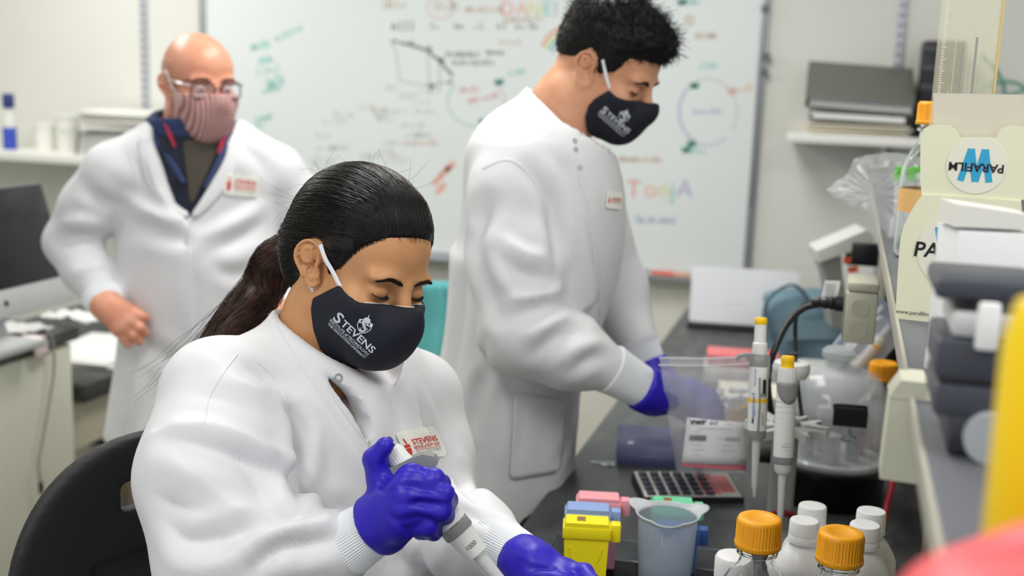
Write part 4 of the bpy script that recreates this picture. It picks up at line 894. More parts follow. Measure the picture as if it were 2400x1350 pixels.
# red rubber tubes
M_REDT = mat('red_rubber', (150, 28, 42), 0.4)
def tubeline(name, label, pxs, r, m, cat='tubing'):
    P_ = [atd(*q) for q in pxs]; o = MB().tube(bez(P_, 30), r, 10).build(name, m); return tag(o, label, cat)
tubeline('vacuum_tube', 'red rubber tube curling behind the white bottles', ((1790, 1228, 1.74), (1805, 1208, 1.76), (1835, 1203, 1.78), (1865, 1212, 1.80), (1880, 1245, 1.8)), 0.005, M_REDT)
tubeline('vacuum_tube', 'red rubber tube rising beside the black upright', ((2070, 1230, 1.80), (2078, 1190, 1.81), (2092, 1130, 1.82), (2096, 1080, 1.86), (2080, 1060, 1.95)), 0.0055, M_REDT)
# ------------------------------------------------------------------ on the reagent shelf
# film box with open lid
bl = atz(2097, 747, SHZ); br = atz(2385, 772, SHZ)
ex = Vector((br.x-bl.x, br.y-bl.y, 0)); Wb = 0.128; ang = -0.11
fb = thing('film_box', 'cream laboratory film box with its printed lid standing open', 'box', (bl.x+0.012, bl.y, SHZ), ang)
M_FB = mat('cream_box_card', (229, 229, 200), 0.55); M_FB2 = mat('grey_box_card', (214, 208, 190), 0.6); M_LOGO = mat('logo_disc', (232, 230, 214), 0.5); M_SKY = mat('logo_blue', (50, 164, 206), 0.5)
sc_ = (2700/1.32)
hb = 0.141
def F(px, py):   # front plane coordinates
    n = Vector((math.sin(ang), -math.cos(ang), 0)); o = fb.location; v = Vector(ray(px, py)); c = Vector(CAM_POS); tt = (o-c).dot(n)/v.dot(n); q = c+v*tt-o; return (q.x*math.cos(ang)+q.y*math.sin(ang), q.z)
Lp = [F(*a) for a in ((2098, 747), (2104, 640), (2110, 560), (2118, 530), (2132, 500), (2148, 475), (2162, 457))]
Wb = F(2400, 750)[0]; ztop = Lp[-1][1]
front = [Lp[0]] + Lp[1:] + [(Wb-(Lp[-1][0]-Lp[0][0]), ztop), (Wb, 0.04), (Wb, 0.0)]
MB().prism(front, 0, 0.11, axis='y').build('body', M_FB, fb)
def disc(name, c, r, y, m, parent, Mx=None, sx=1.0):
    return MB().lathe([(r, 0), (r, 0.0006)], 40, (Mx or Matrix()) @ T(c[0], y, c[1], rx=math.pi/2), sx=sx).build(name, m, parent)
c = F(2246, 590); disc('logo_disc', c, 0.042, -0.0001, M_LOGO, fb)
def wmark(c, s, parent, Mx, name):
    b = MB()
    for k, (x0_, x1_) in enumerate(((-0.62, -0.32), (-0.02, -0.32), (-0.02, 0.28), (0.62, 0.28))):
        b.tube([(x0_*s, 0, 0.75*s), (x1_*s, 0, -0.75*s)], 0.15*s, 8, flat=0.01, up=(1, 0, 0))
    return b.build(name, M_SKY, parent, Mx)
wmark((0, 0), 0.034, fb, T(c[0], -0.0008, c[1]), 'logo_mark')
write('box_lettering', [('PARAFILM', c[0]+0.004, c[1]-0.008, 0.0225, dict(bold=0.0004, shear=0.1, align='CENTER'))], INK, fb, T(0, -0.0012, 0, rx=math.pi/2))
write('box_small_print', [('www.parafilm.com', F(2152, 735)[0], F(2152, 738)[1], 0.0062)], INK, fb, T(0, -0.0012, 0, rx=math.pi/2))
# lid, leaning slightly back, and its tuck flap
lid0 = F(2160, 456); lid1 = F(2420, 480); lt = F(2165, 296)
lidp = [F(*a) for a in ((2160, 457), (2156, 420), (2157, 320), (2165, 302), (2180, 293), (2225, 293), (2243, 306), (2250, 322), (2334, 322), (2345, 302), (2362, 294), (2398, 296), (2415, 310), (2420, 470))]
lid = MB().prism(lidp, -0.0012, 0.0012, axis='y').build('lid', M_FB, fb, T(0, 0.004, 0))
c = F(2288, 388); disc('lid_logo_disc', c, 0.030, -0.0014, M_LOGO, lid)
wmark((0, 0), -0.023, lid, T(c[0], -0.0022, c[1]), 'lid_logo_mark')
write('lid_lettering', [('PARAFILM', c[0], c[1]-0.006, 0.0125, dict(bold=0.0003))], INK, lid, T(0, -0.0026, 0, rx=math.pi/2) @ T(2*c[0], 2*c[1]-0.004, 0, rz=math.pi))
fl = [F(*a) for a in ((2188, 330), (2186, 218), (2400, 222), (2408, 332))]
MB().prism(fl, 0.012, 0.014, axis='y').build('tuck_flap', M_FB2, fb)
# tall clear case with blades/straws inside
p = atd(2255, 215, 1.50)
t = thing('tall_case', 'tall clear ruled case of thin rods behind the film box', 'case', (p.x, p.y, SHZ), 0.1)
hh = 0.62
M_CASE = mat('clear_amber_acrylic', (240, 236, 206), 0.1, alpha=0.15, spec=0.6)
for a in ((-0.034, -0.032, -0.02, 0.02), (0.032, 0.034, -0.02, 0.02), (-0.034, 0.034, -0.02, -0.018), (-0.034, 0.034, 0.018, 0.02)):
    MB().box(*a, 0, hh, 0.0004).build('wall', M_CASE, t)
MB().box(0.0335, 0.0365, -0.021, -0.017, 0, hh, 0.0006).build('edge', mat('amber_edge', (214, 190, 120), 0.3), t)
for k in range(60): MB().box(-0.0338, -0.0338+(0.006 if k % 5 == 0 else 0.0035), -0.0203, -0.0199, 0.2+k*0.003, 0.2008+k*0.003).build('scale_mark', M_PAPER, t)
r = random.Random(8)
for i in range(11):
    x_ = -0.018+i*0.0042; hgt = 0.27+r.random()*0.05 if i != 6 else 0.32
    w_ = 0.0028 if i in (2, 3, 7) else 0.0008
    o = MB().box(x_-w_/2, x_+w_/2, -0.004+0.002*(i % 3), -0.002+0.002*(i % 3), 0.002, hgt+(0.0 if i % 2 else -0.03)).build('glass_rod', mat('rod_slate', (96, 110, 124), 0.3) if i in (2, 3, 7, 8) else mat('rod_pale', (196, 204, 204), 0.2, alpha=0.6))
    o.location = t.location; o.rotation_euler = t.rotation_euler; tag(o, {2: 'wide slate-coloured rod, leftmost inside the tall clear case', 3: 'wide slate-coloured rod, second from left inside the tall clear case', 7: 'wide slate-coloured rod on the right inside the tall clear case', 8: 'thin slate-coloured rod inside the tall clear case'}.get(i, 'thin pale rod standing inside the tall clear case'), 'rod', 'rods in the tall case')
# plastic bag of tubes
SB = atz(2096, 572, SHZ+0.0); y0 = 2.05
def sp(px, py): return aty(px, py, y0)
t = thing('plastic_bag', 'crinkled clear plastic bag of tubes on the shelf edge', 'bag', (sp(2100, 560).x+0.02, y0, SHZ))
outl = [(2085, 572), (2072, 540), (2035, 500), (1990, 480), (1952, 462), (1938, 445), (1960, 425), (1990, 405), (2000, 375), (2030, 362), (2090, 357), (2160, 366), (2185, 420), (2180, 500), (2160, 572)]
oo = [sp(*a)-t.location for a in outl]; cc = Vector((sum(v.x for v in oo)/len(oo), 0, sum(v.z for v in oo)/len(oo)))
rr = np.random.default_rng(4)
N1, N2 = 60, 12; jit = rr.normal(0, 1, (N1, N2))
def bagshape(u, v):
    k = u*len(oo); i = int(k) % len(oo); f = k-int(k); a = oo[i].lerp(oo[(i+1) % len(oo)], f)
    d = math.cos(v*math.pi); rad = math.sin(v*math.pi)**0.6 if 0 < v < 1 else 0.0
    jj = jit[int(u*N1) % N1, min(int(v*(N2-1)), N2-1)]*0.007*math.sin(v*math.pi)
    q = cc.lerp(a, rad*(1+jj*2)); return (q.x, 0.055*d+jj, q.z)
MB().sheet(bagshape, N1, N2, wrap=True).build('film', mat('crinkled_film', (248, 249, 250), 0.1, alpha=0.2, spec=1.0), t, smooth=12)
bag_loc = Vector(t.location)
M_TUBE = mat('frosted_tube', (232, 236, 240), 0.3, alpha=0.6)
for i, (a, b, r_) in enumerate((((2112, 568), (2118, 400), 0.014), ((2088, 565), (2140, 440), 0.011), ((2140, 568), (2150, 395), 0.014))):
    A = aty(*a, y0+0.005*i+0.01); B_ = aty(*b, y0+0.005*i+0.01); A.z = max(A.z, SHZ+0.003)
    v = thing('centrifuge_tube', ('upright frosted tube with green cap inside the shelf bag', 'slanting frosted tube inside the shelf bag', 'frosted tube nearest the film box inside the shelf bag')[i], 'tube', tuple(A), rot=upright(A, B_, 0), group='tubes inside the shelf bag')
    L = (B_-A).length
    MB().lathe([(r_*0.3, 0), (r_, 0.02), (r_, L*0.86)], 20).build('body', M_TUBE, v)
    MB().lathe([(r_*1.15, L*0.86), (r_*1.15, L*0.99), (r_, L)], 20).build('cap', mat('cap_green', (104, 196, 60), 0.45) if i == 0 else M_PWH, v)
lab = [aty(a, b, y0-0.055)-bag_loc for a, b in ((2102, 408), (2160, 404), (2166, 388), (2102, 390))]
quad_sheet('green_label', lab, mat('label_green', (98, 200, 50), 0.5), t)
# white box near the camera on the shelf
p = atz(2228, 668, SHZ+0.0)
p = atd(2232, 668, 0.98)
t = thing('white_carton', 'white carton with open flap in front of the film box', 'box', (p.x, p.y, SHZ), 0.2)
zz = max(p.z-SHZ, 0.0)
def G(px, py):
    n = Vector((math.sin(0.2), -math.cos(0.2), 0)); o = t.location; v = Vector(ray(px, py)); c = Vector(CAM_POS); tt = (o-c).dot(n)/v.dot(n); q = c+v*tt-o; return (q.x*math.cos(0.2)+q.y*math.sin(0.2), q.z)
g0, g1 = G(2232, 664), G(2240, 540)
MB().box(0, 0.11, 0, 0.06, 0.0, g1[1], 0.0015).build('carton_body', mat('white_card', (236, 237, 236), 0.5), t)
MB().prism([G(2236, 532), G(2242, 478), G(2300, 486), G(2420, 505), G(2420, 540)], 0.0, 0.05, axis='y').build('flap', mat('ivory_card', (232, 230, 222), 0.55), t)
# near dark instrument with bright white label
p = atd(2240, 940, 0.80)
t = thing('dark_instrument', 'dark grey stacked instrument with a bright white label near the camera', 'instrument', (p.x, p.y, SHZ))
def K(px, py, d=0.80): q = atd(px, py, d)-t.location; return q
zbm = SHZ
def kbox(name, a, b, m, d=0.80, dep=0.09, bev=0.004):
    A = K(*a, d); B_ = K(*b, d); return MB().box(min(A.x, B_.x), max(A.x, B_.x), A.y, A.y+dep, min(A.z, B_.z), max(A.z, B_.z), bev).build(name, m, t)
M_SLATE = mat('slate_plastic', (66, 69, 78), 0.35); M_SL2 = mat('slate_light', (104, 108, 114), 0.35)
kbox('top_plate', (2190, 700), (2440, 660), M_SLATE); kbox('display_block', (2228, 790), (2420, 735), mat('pale_block', (204, 206, 206), 0.5)); kbox('hinge', (2236, 725), (2290, 702), M_BLACK)
kbox('mid_block', (2188, 885), (2440, 800), M_SLATE); kbox('groove', (2195, 900), (2440, 886), M_BLACK); kbox('lower_block', (2185, 975), (2440, 905), M_SLATE)
kbox('label', (2283, 822), (2346, 706), mat('white_label', (248, 247, 244), 0.35), d=0.785, dep=0.006); kbox('foot_block', (2215, 1065), (2440, 976), M_DARK)
MB().lathe([(0.016, 0), (0.018, 0.004), (0.018, 0.012)], 24, Matrix.Translation(K(2320, 1020, 0.79)) @ T(rx=math.pi/2)).build('dial', mat('dial_grey', (176, 182, 186), 0.4), t)
# blurred yellow bottle, red bag, blue sleeve at the edge of the frame
p = atd(2405, 900, 0.52)
t = thing('yellow_bottle', 'blurred bright yellow plastic bottle at right edge of frame', 'bottle', (p.x+0.018, p.y, SHZ))
z0 = atd(2400, 1160, 0.52).z-SHZ; z1 = atd(2400, 640, 0.52).z-SHZ
MB().lathe([(0.026, 0), (0.029, 0.006), (0.030, z1-0.03), (0.026, z1-0.012), (0.014, z1-0.006), (0.014, z1)], 40).build('body', mat('bright_yellow_plastic', (250, 214, 8), 0.4), t)
MB().lathe([(0.012, z1), (0.016, z1+0.001), (0.016, z1+0.014), (0.012, z1+0.016)], 30).build('cap', mat('bright_yellow_plastic', (250, 214, 8)), t)

def lump(u, v):
    a = 2*math.pi*u; f = math.sin(math.pi*v)**0.7 if 0 < v < 1 else 0; w = 1+0.08*math.sin(3*a+4*v)+0.05*math.sin(5*a)
    return (0.06*w*f*math.cos(a), 0.05*w*f*math.sin(a), 0.045*(1-math.cos(math.pi*v))*(1+0.1*math.cos(a)))
o = MB().sheet(lump, 40, 20, wrap=True).build('red_pouch', mat('coral_red_vinyl', (244, 92, 98), 0.45)); p = atd(2385, 1340, 0.42); o.location = (p.x+0.012, p.y+0.005, SHZ); tag(o, 'blurred coral red pouch in the lower right corner', 'pouch')
t = thing('blue_bottle', 'blurred blue bottle just past right edge of frame', 'bottle', (0.132, 0.60, SHZ))
MB().lathe([(0.022, 0), (0.024, 0.005), (0.024, 0.2), (0.012, 0.23), (0.012, 0.25)], 32).build('body', mat('soft_blue_plastic', (96, 110, 204), 0.4), t)
MB().lathe([(0.014, 0.25), (0.014, 0.275), (0.012, 0.278)], 32).build('cap', mat('soft_blue_plastic', (96, 110, 204)), t)
# ------------------------------------------------------------------ chair with hanging gown, between the two men
p = atd(1010, 690, 3.1)
ch = thing('office_chair', 'black office chair with teal gown over its back, behind the woman', 'chair', (p.x-0.02, p.y, 0), 0.3)
zt = atd(1010, 668, 3.1).z
MB().prism(rrect(0.46, 0.5, 0.1, 6, 0, zt-0.25), -0.03, 0.03, axis='y').build('backrest', M_BLACK, ch)
MB().box(-0.24, 0.24, -0.5, -0.03, 0.46, 0.54, 0.03).build('seat', M_BLACK, ch)
MB().box(-0.03, 0.03, -0.06, 0.02, 0.5, zt-0.3, 0.004).build('back_post', M_BLACK, ch)
MB().lathe([(0.03, 0.1), (0.03, 0.3), (0.02, 0.3), (0.02, 0.46)], 16, T(0, -0.26, 0)).build('column', M_BLACK, ch)
for k in range(5):
    a = k*2*math.pi/5; MB().tube([(0, -0.26, 0.12), (0.28*math.cos(a), -0.26+0.28*math.sin(a), 0.07)], [0.025, 0.015], 8).build('base_leg', M_BLACK, ch)
    MB().lathe([(0.027, -0.012), (0.03, 0), (0.027, 0.012)], 14, T(0.28*math.cos(a), -0.26+0.28*math.sin(a), 0.03, rz=a, rx=math.pi/2)).build('caster', M_BLACK, ch)
def gown(u, v):
    w = 0.34*(1-0.25*v); th = 0.012*math.sin(u*22)+0.008*math.sin(u*9+5*v)
    return ((u-0.5)*w+0.01*math.sin(9*v), -0.045-0.03*math.sin(math.pi*min(1, v*1.2))**0.5*(1-v)-abs(th)*0.8, zt+0.02-0.62*(1-v) if v < 1 else zt+0.02)
g = MB().sheet(gown, 60, 24).build('teal_gown', mat('teal_nonwoven', (104, 190, 190), 0.75, var=0.15, vscale=12)); g.location = ch.location; g.rotation_euler = (0, 0, 0.3); solidify(g, 0.003); tag(g, 'teal disposable gown draped over the office chair back', 'gown')
# ------------------------------------------------------------------ the woman's stool
WF = np.array([0.857, -0.515, 0.0]); WR = np.array([-0.515, -0.857, 0.0])    # her forward and right-hand directions
c = atd(372, 1352, 1.52); cz = c.z
ang = math.atan2(WF[1], WF[0])-math.pi/2
sc2 = thing('lab_stool', 'black moulded lab stool with slotted round backrest under the seated woman', 'stool', (c.x, c.y, 0), ang)
def shell(u, v):   # backrest: rounded shield, curved around the sitter
    a = 2*math.pi*u; rx, rz = 0.215, 0.20; r = v
    sx = math.copysign(abs(math.cos(a))**0.85, math.cos(a)); sz = math.copysign(abs(math.sin(a))**0.85, math.sin(a))
    x, z = rx*r*sx, rz*r*sz; return (x, 0.55*x*x*2+0.012*(1-r**6), z)
mb = MB()
def bk(p):   # thick shell with handle slot as an implicit surface, local coordinates
    q = p.copy(); x, y, z = q[:, 0], q[:, 1]-1.1*q[:, 0]**2, q[:, 2]
    e = (np.abs(x/0.215)**2.4+np.abs(z/0.205)**2.4)**(1/2.4); d2 = (e-1)*0.18
    d = smax(d2, np.abs(y)-0.013, 0.016)
    slot = np.hypot(np.maximum(np.abs(x)-0.045, 0), np.maximum(np.abs(z-0.125)-0.010, 0))-0.009
    d = smax(d, -slot, 0.006)
    for k in range(3):
        gr = np.hypot(np.maximum(np.abs(x)-0.09+0.01*k, 0), np.maximum(np.abs(z-0.035+0.055*k)-0.008, 0))-0.006
        d = smax(d, -np.maximum(gr, np.abs(y-0.014)-0.006), 0.006)
    return d
V, Q = surface_nets(bk, (-0.24, -0.04, -0.23), (0.24, 0.10, 0.23), 0.005)
link('backrest', np_mesh('backrest', V, Q), mat('black_moulded', (26, 26, 28), 0.5, bump=0.35, bscale=900), sc2).location = (0, 0, cz)
MB().tube(bez([(0, -0.014, cz-0.05), (0, -0.05, cz-0.15), (0, -0.03, cz-0.3), (0, 0.08, cz-0.36)], 16), 0.018, 10).build('back_bar', M_BLACK, sc2)
zs = cz-0.33
MB().lathe([(0.17, -0.05), (0.2, -0.04), (0.205, -0.015), (0.18, 0.0), (0.05, -0.008)], 40, T(0, 0.2, zs), sy=0.95).build('seat', M_BLACK, sc2)
MB().lathe([(0.028, 0.1), (0.028, 0.38), (0.018, 0.38), (0.018, zs-0.04)], 18, T(0, 0.2, 0)).build('column', M_STEEL, sc2)
MB().sheet(lambda u, v: ((0.2+0.012*math.cos(2*math.pi*v))*math.cos(2*math.pi*u), 0.2+(0.2+0.012*math.cos(2*math.pi*v))*math.sin(2*math.pi*u), 0.26+0.012*math.sin(2*math.pi*v)), 40, 9, wrap=True).build('foot_ring', M_STEEL, sc2)
for k in range(5):
    a = k*2*math.pi/5+0.3; MB().tube([(0, 0.2, 0.13), (0.28*math.cos(a), 0.2+0.28*math.sin(a), 0.05)], [0.028, 0.016], 8).build('base_leg', M_BLACK, sc2)
    MB().lathe([(0.02, 0.0), (0.022, 0.004), (0.022, 0.03)], 12, T(0.28*math.cos(a), 0.2+0.28*math.sin(a), 0)).build('foot', M_BLACK, sc2)
# ------------------------------------------------------------------ people: shared tools
def bvh_of(V, Q): return BVHTree.FromPolygons([Vector(v) for v in V], [tuple(int(i) for i in q) for q in Q])
def hit(bvh, px, py):
    d = Vector(ray(px, py)).normalized(); h = bvh.ray_cast(Vector(CAM_POS), d); return h[0], h[1]
def seg_dist(P, poly):
    d = np.full(len(P), 1e9)
    for a, b in zip(poly[:-1], poly[1:]):
        ba = b-a; t = np.clip((P-a)@ba/max(ba@ba, 1e-12), 0, 1); d = np.minimum(d, np.linalg.norm(P-a-t[:, None]*ba, axis=1))
    return d
def add_folds(V, Q, folds):
    """folds: (surface polyline as picture points, amplitude m, width m): pinched creases (negative) and one-sided knife folds (positive)"""
    bv = bvh_of(V, Q); N = normals_of(V, Q); D = np.zeros(len(V))
    for pts, amp, w in folds:
        pl = []
        for (a, b) in pts:
            h = hit(bv, a, b)
            if h[0] is not None: pl.append(np.array(h[0]))
        if len(pl) < 2: continue
        pl = np.array(bez(pl, 4*len(pl))); near = np.argwhere(seg_dist(V, pl[::3] if len(pl) > 6 else pl) < 6*w+0.03)[:, 0]; P = V[near]
        best = np.full(len(P), 1e9); sd = np.zeros(len(P)); tt = np.zeros(len(P)); nseg = len(pl)-1
        for i, (a, b) in enumerate(zip(pl[:-1], pl[1:])):
            ba = b-a; t = np.clip((P-a)@ba/max(ba@ba, 1e-12), 0, 1); off = P-a-t[:, None]*ba; d = np.linalg.norm(off, axis=1); m = d < best
            side = np.sign(np.einsum('ij,ij->i', np.cross(np.broadcast_to(ba, P.shape), N[near]), off)); best[m] = d[m]; sd[m] = (side*d)[m]; tt[m] = ((i+t)/nseg)[m]
        tap = np.clip(np.sin(np.pi*(0.06+0.88*tt)), 0, 1)**0.8
        if amp < 0: prof = np.exp(-best/(0.8*w))-0.42*np.exp(-((best-2.2*w)/(1.2*w))**2)
        else: prof = np.where(sd > 0, np.exp(-(sd/(1.9*w))**1.5), np.exp(-(np.abs(sd)/(0.55*w))**1.3)) - 0.35*np.exp(-((sd+1.3*w)/(0.8*w))**2)
        D[near] += 1.35*tap*amp*prof
    return V+N*D[:, None]
def wrinkle(V, Q, amp, sc, axis=(0, 0, 1), seed=0, stretch=3.0):
    """broad cloth unevenness with some pinched lines"""
    r = np.random.default_rng(seed); ax = np.asarray(axis, float); ax /= np.linalg.norm(ax); P = V+(V@ax)[:, None]*ax*(1/stretch-1); D = np.zeros(len(V))
    for o in range(4):
        for k in range(3):
            w = r.normal(0, 1, 3); w /= np.linalg.norm(w); ph = r.uniform(0, 6.28); w2 = r.normal(0, 1, 3); x = np.sin(P@w*sc*(1.6**o)+ph+1.3*np.sin(P@w2*sc*0.5+ph))
            D += (0.75-np.abs(x)*1.25 if k else x)/(1.45**o)
    return V+normals_of(V, Q)*(amp*D/4)[:, None]
def skin_obj(name, V, Q, m, parent):
    b = np.array(parent.matrix_world.translation if parent.parent else parent.location); me = np_mesh(name, V-b, Q); return link(name, me, m, parent)
def local_mesh(obj_parent, V): return V-np.array(obj_parent.location)
def strand_mesh(paths, r0, r1, sides=3):
    """paths (S,N,3) -> tapered tubes"""
    Pp = np.asarray(paths, float); S, N, _ = Pp.shape
    Tn = np.gradient(Pp, axis=1); Tn /= np.maximum(np.linalg.norm(Tn, axis=2, keepdims=True), 1e-9)
    ref = np.array([0.31, 0.57, 0.76]); A = np.cross(Tn, ref); A /= np.maximum(np.linalg.norm(A, axis=2, keepdims=True), 1e-9); B = np.cross(Tn, A)
    rr = np.linspace(r0, r1, N)[None, :, None] if np.isscalar(r0) else r0
    V = np.stack([Pp+rr*(math.cos(2*math.pi*k/sides)*A+math.sin(2*math.pi*k/sides)*B) for k in range(sides)], 2)  # S,N,sides,3
    idx = np.arange(S*N*sides).reshape(S, N, sides)
    Q = np.stack([idx[:, :-1], np.roll(idx, -1, 2)[:, :-1], np.roll(idx, -1, 2)[:, 1:], idx[:, 1:]], -1).reshape(-1, 4)
    return V.reshape(-1, 3), Q
def decal(name, me, fx, bv, m, parent, lift=0.0006):
    """drape a flat mesh over a surface; fx maps its xy to a picture point on that surface"""
    base = Vector(parent.location); ok = True
    for v in me.vertices:
        a, b = fx(v.co.x, v.co.y); h = hit(bv, a, b)
        if h[0] is None: h = (v.co*0+Vector(atd(a, b, 1.4)), Vector((0, -1, 0)))
        n = h[1] if h[1].dot(Vector(ray(a, b))) < 0 else -h[1]
        v.co = h[0]+n*lift-base
    return link(name, me, m, parent)
def subdivided(me, cuts):
    bm = bmesh.new(); bm.from_mesh(me); bmesh.ops.triangulate(bm, faces=bm.faces)
    for _ in range(cuts): bmesh.ops.subdivide_edges(bm, edges=bm.edges, cuts=1, use_grid_fill=False)
    out = bpy.data.meshes.new('flat'); bm.to_mesh(out); bm.free(); return out
def flat_patch(w, h, r, n=14):
    """rounded rectangle as a fine grid"""
    bm = bmesh.new(); g = []
    for i in range(n+1):
        row = []
        for j in range(n+1):
            x, y = (i/n-0.5)*w, (j/n-0.5)*h; qx, qy = max(abs(x)-(w/2-r), 0), max(abs(y)-(h/2-r), 0); l = math.hypot(qx, qy)
            if l > r: x -= math.copysign(qx*(1-r/l), x); y -= math.copysign(qy*(1-r/l), y)
            row.append(bm.verts.new((x, y, 0)))
        g.append(row)
    for i in range(n):
        for j in range(n): bm.faces.new((g[i][j], g[i+1][j], g[i+1][j+1], g[i][j+1]))
    me = bpy.data.meshes.new('patch'); bm.to_mesh(me); bm.free(); return me

M_COAT = mat('white_coat_cotton', (219, 219, 222), 0.75, bump=0.10, bscale=900, sheen=0.1)
def cloth_creases(m, scale=7.0, strength=0.35, dist=0.012):
    """fine pressed creases over the weave"""
    nt = m.node_tree; b = nt.nodes['Principled BSDF']; L = nt.links; old = b.inputs['Normal'].links[0].from_node
    tc = nt.nodes.new('ShaderNodeTexCoord'); n = nt.nodes.new('ShaderNodeTexNoise'); n.noise_type = 'RIDGED_MULTIFRACTAL'; n.inputs['Scale'].default_value = scale; n.inputs['Detail'].default_value = 2.5; n.inputs['Distortion'].default_value = 0.6
    L.new(tc.outputs['Object'], n.inputs['Vector']); bp = nt.nodes.new('ShaderNodeBump'); bp.inputs['Strength'].default_value = strength; bp.inputs['Distance'].default_value = dist
    L.new(n.outputs['Fac'], bp.inputs['Height']); L.new(bp.outputs[0], old.inputs['Normal'])
cloth_creases(M_COAT)
def seam(px, bv, parent, r=0.0011, name='seam', m=None):
    pts = []
    for a, b in bez([(a, b, 0) for a, b in px], 8*len(px)).__iter__() if False else [(q[0], q[1]) for q in bez([(a, b, 0) for a, b in px], 6*len(px))]:
        h = hit(bv, a, b)
        if h[0] is not None and (not pts or (h[0]-pts[-1]).length < 0.05): pts.append(h[0])
    if len(pts) > 3: MB().tube([tuple(q-Vector(parent.location)) for q in pts], r, 6).build(name, m or M_COAT, parent)
M_KNIT = mat('ribbed_white_knit', (230, 233, 237), 0.8)
M_GLOVE = mat('blue_nitrile', (38, 22, 172), 0.42, bump=0.12, bscale=300, spec=0.45)
M_NAVY = mat('navy_mask_cloth', (17, 20, 34), 0.75, bump=0.15, bscale=1500)
M_STRAP = mat('white_elastic', (232, 232, 236), 0.6)
M_LASH = mat('dark_brow_hair', (30, 22, 20), 0.6)
M_INNER = mat('mask_lining', (236, 224, 210), 0.7)

def ear_sdf(p, side=1):
    """p in head units; side +1 the right ear"""
    x = p[:, 0]*side; c = np.array([0.073, -0.007, -0.004]); q = np.stack([x-c[0], p[:, 1]-c[1], p[:, 2]-c[2]], 1)
    ca, sa = math.cos(0.26), math.sin(0.26); u = q[:, 1]*ca+q[:, 2]*sa; v = -q[:, 1]*sa+q[:, 2]*ca; xo = q[:, 0]
    z0 = np.zeros_like(u); a = np.stack([u+0.002, v-0.010, z0], 1); b = np.stack([u-0.006, v+0.020, z0], 1)
    d2 = smin(ell(a, (0, 0, 0), (0.0185, 0.0215, 1)), ell(b, (0, 0, 0), (0.0105, 0.0125, 1)), 0.022)
    h = 0.002-0.42*(u-0.012)-0.05*np.abs(v) + 0.0042*np.exp(-((d2+0.0028)/0.0026)**2)*(v > -0.02) - 0.0035*np.exp(-((d2+0.0072)/0.0025)**2) + 0.0035*np.exp(-((d2+0.0112)/0.003)**2)*(u < 0.004)
    h = h-0.008*np.exp(-(((u-0.005)/0.007)**2+((v+0.004)/0.009)**2)) + 0.004*np.exp(-(((u-0.014)/0.004)**2+((v+0.003)/0.005)**2))
    return smax(d2, np.abs(xo-h)-0.0030, 0.004)
def head_sdf(p, neck, jaw=1.0, chin_z=-0.10, closed=True):
    q = p.copy(); q[:, 0] = np.abs(q[:, 0])
    d = ell(q, (0, -0.012, 0.034), (0.076, 0.100, 0.086))
    d = smin(d, ell(q, (0, 0.028, 0.040), (0.064, 0.062, 0.055)), 0.02)
    d = smin(d, ell(q, (0, 0.033, -0.035), (0.0605, 0.058, 0.074)), 0.025)
    d = smin(d, rcone(q, (0.050*jaw, 0.008, -0.050), (0.016, 0.076, chin_z), 0.018, 0.018), 0.03)
    d = smin(d, ell(q, (0, 0.080, chin_z), (0.022, 0.020, 0.018)), 0.02)
    d = smin(d, ell(q, (0.044, 0.060, -0.030), (0.022, 0.026, 0.02)), 0.022)
    d = smin(d, ell(q, (0.029, 0.081, 0.017), (0.026, 0.014, 0.009)), 0.016)
    d = smax(d, -ell(q, (0.033, 0.1005, -0.003), (0.019, 0.0165, 0.0115)), 0.014)
    d = smin(d, rcone(q, (0, 0.092, 0.006), (0, 0.115, -0.034), 0.0085, 0.0105), 0.014)
    d = smin(d, ell(q, (0.009, 0.107, -0.041), (0.012, 0.012, 0.009)), 0.010)
    d = smin(d, ell(q, (0, 0.094, -0.068), (0.022, 0.010, 0.010)), 0.012)
    # eyeball under its lids
    lid = ell(q, (0.033, 0.0785, -0.003), (0.0150, 0.0125, 0.0118))
    d = smin(d, lid, 0.004)
    if closed: d = smax(d, -ell(q, (0.033, 0.0925, -0.0085), (0.0145, 0.004, 0.0012)), 0.0015)
    d = smin(d, ear_sdf(p, 1), 0.006); d = smin(d, ear_sdf(p, -1), 0.006)
    d = smin(d, chain(p, neck[0], neck[1], 0.03), 0.03)
    return d
class Head:
    """a head in its own units, placed by rotation R (columns right, forward, up), position t, scale s"""
    def __init__(s, R, t, sc): s.R = np.array(R); s.t = np.array(t); s.s = sc
    def W(s, q): return (np.asarray(q, float)*s.s)@s.R.T+s.t
    def L(s, p): return ((np.asarray(p, float)-s.t)@s.R)/s.s
def orient(fwd, roll=0.0):
    fw = np.array(fwd, float); fw /= np.linalg.norm(fw); r = np.cross(fw, (0, 0, 1)); r /= np.linalg.norm(r); u = np.cross(r, fw)
    r2 = r*math.cos(roll)+u*math.sin(roll); return np.stack([r2, fw, np.cross(r2, fw)], 1)
def mask_sdf(p, headd, poly, bump=((0, 0.082, -0.062), (0.046, 0.052, 0.056)), thick=0.0045):
    q = p.copy(); q[:, 0] = np.abs(q[:, 0])
    s = smin(headd-thick, ell(q, *bump), 0.03); s = smin(s, ell(q, (0, 0.100, -0.024), (0.020, 0.030, 0.022)), 0.02)
    return smax(smax(s, poly2d(p[:, 1], p[:, 2], poly), 0.003), -(headd+0.001), 0.002)
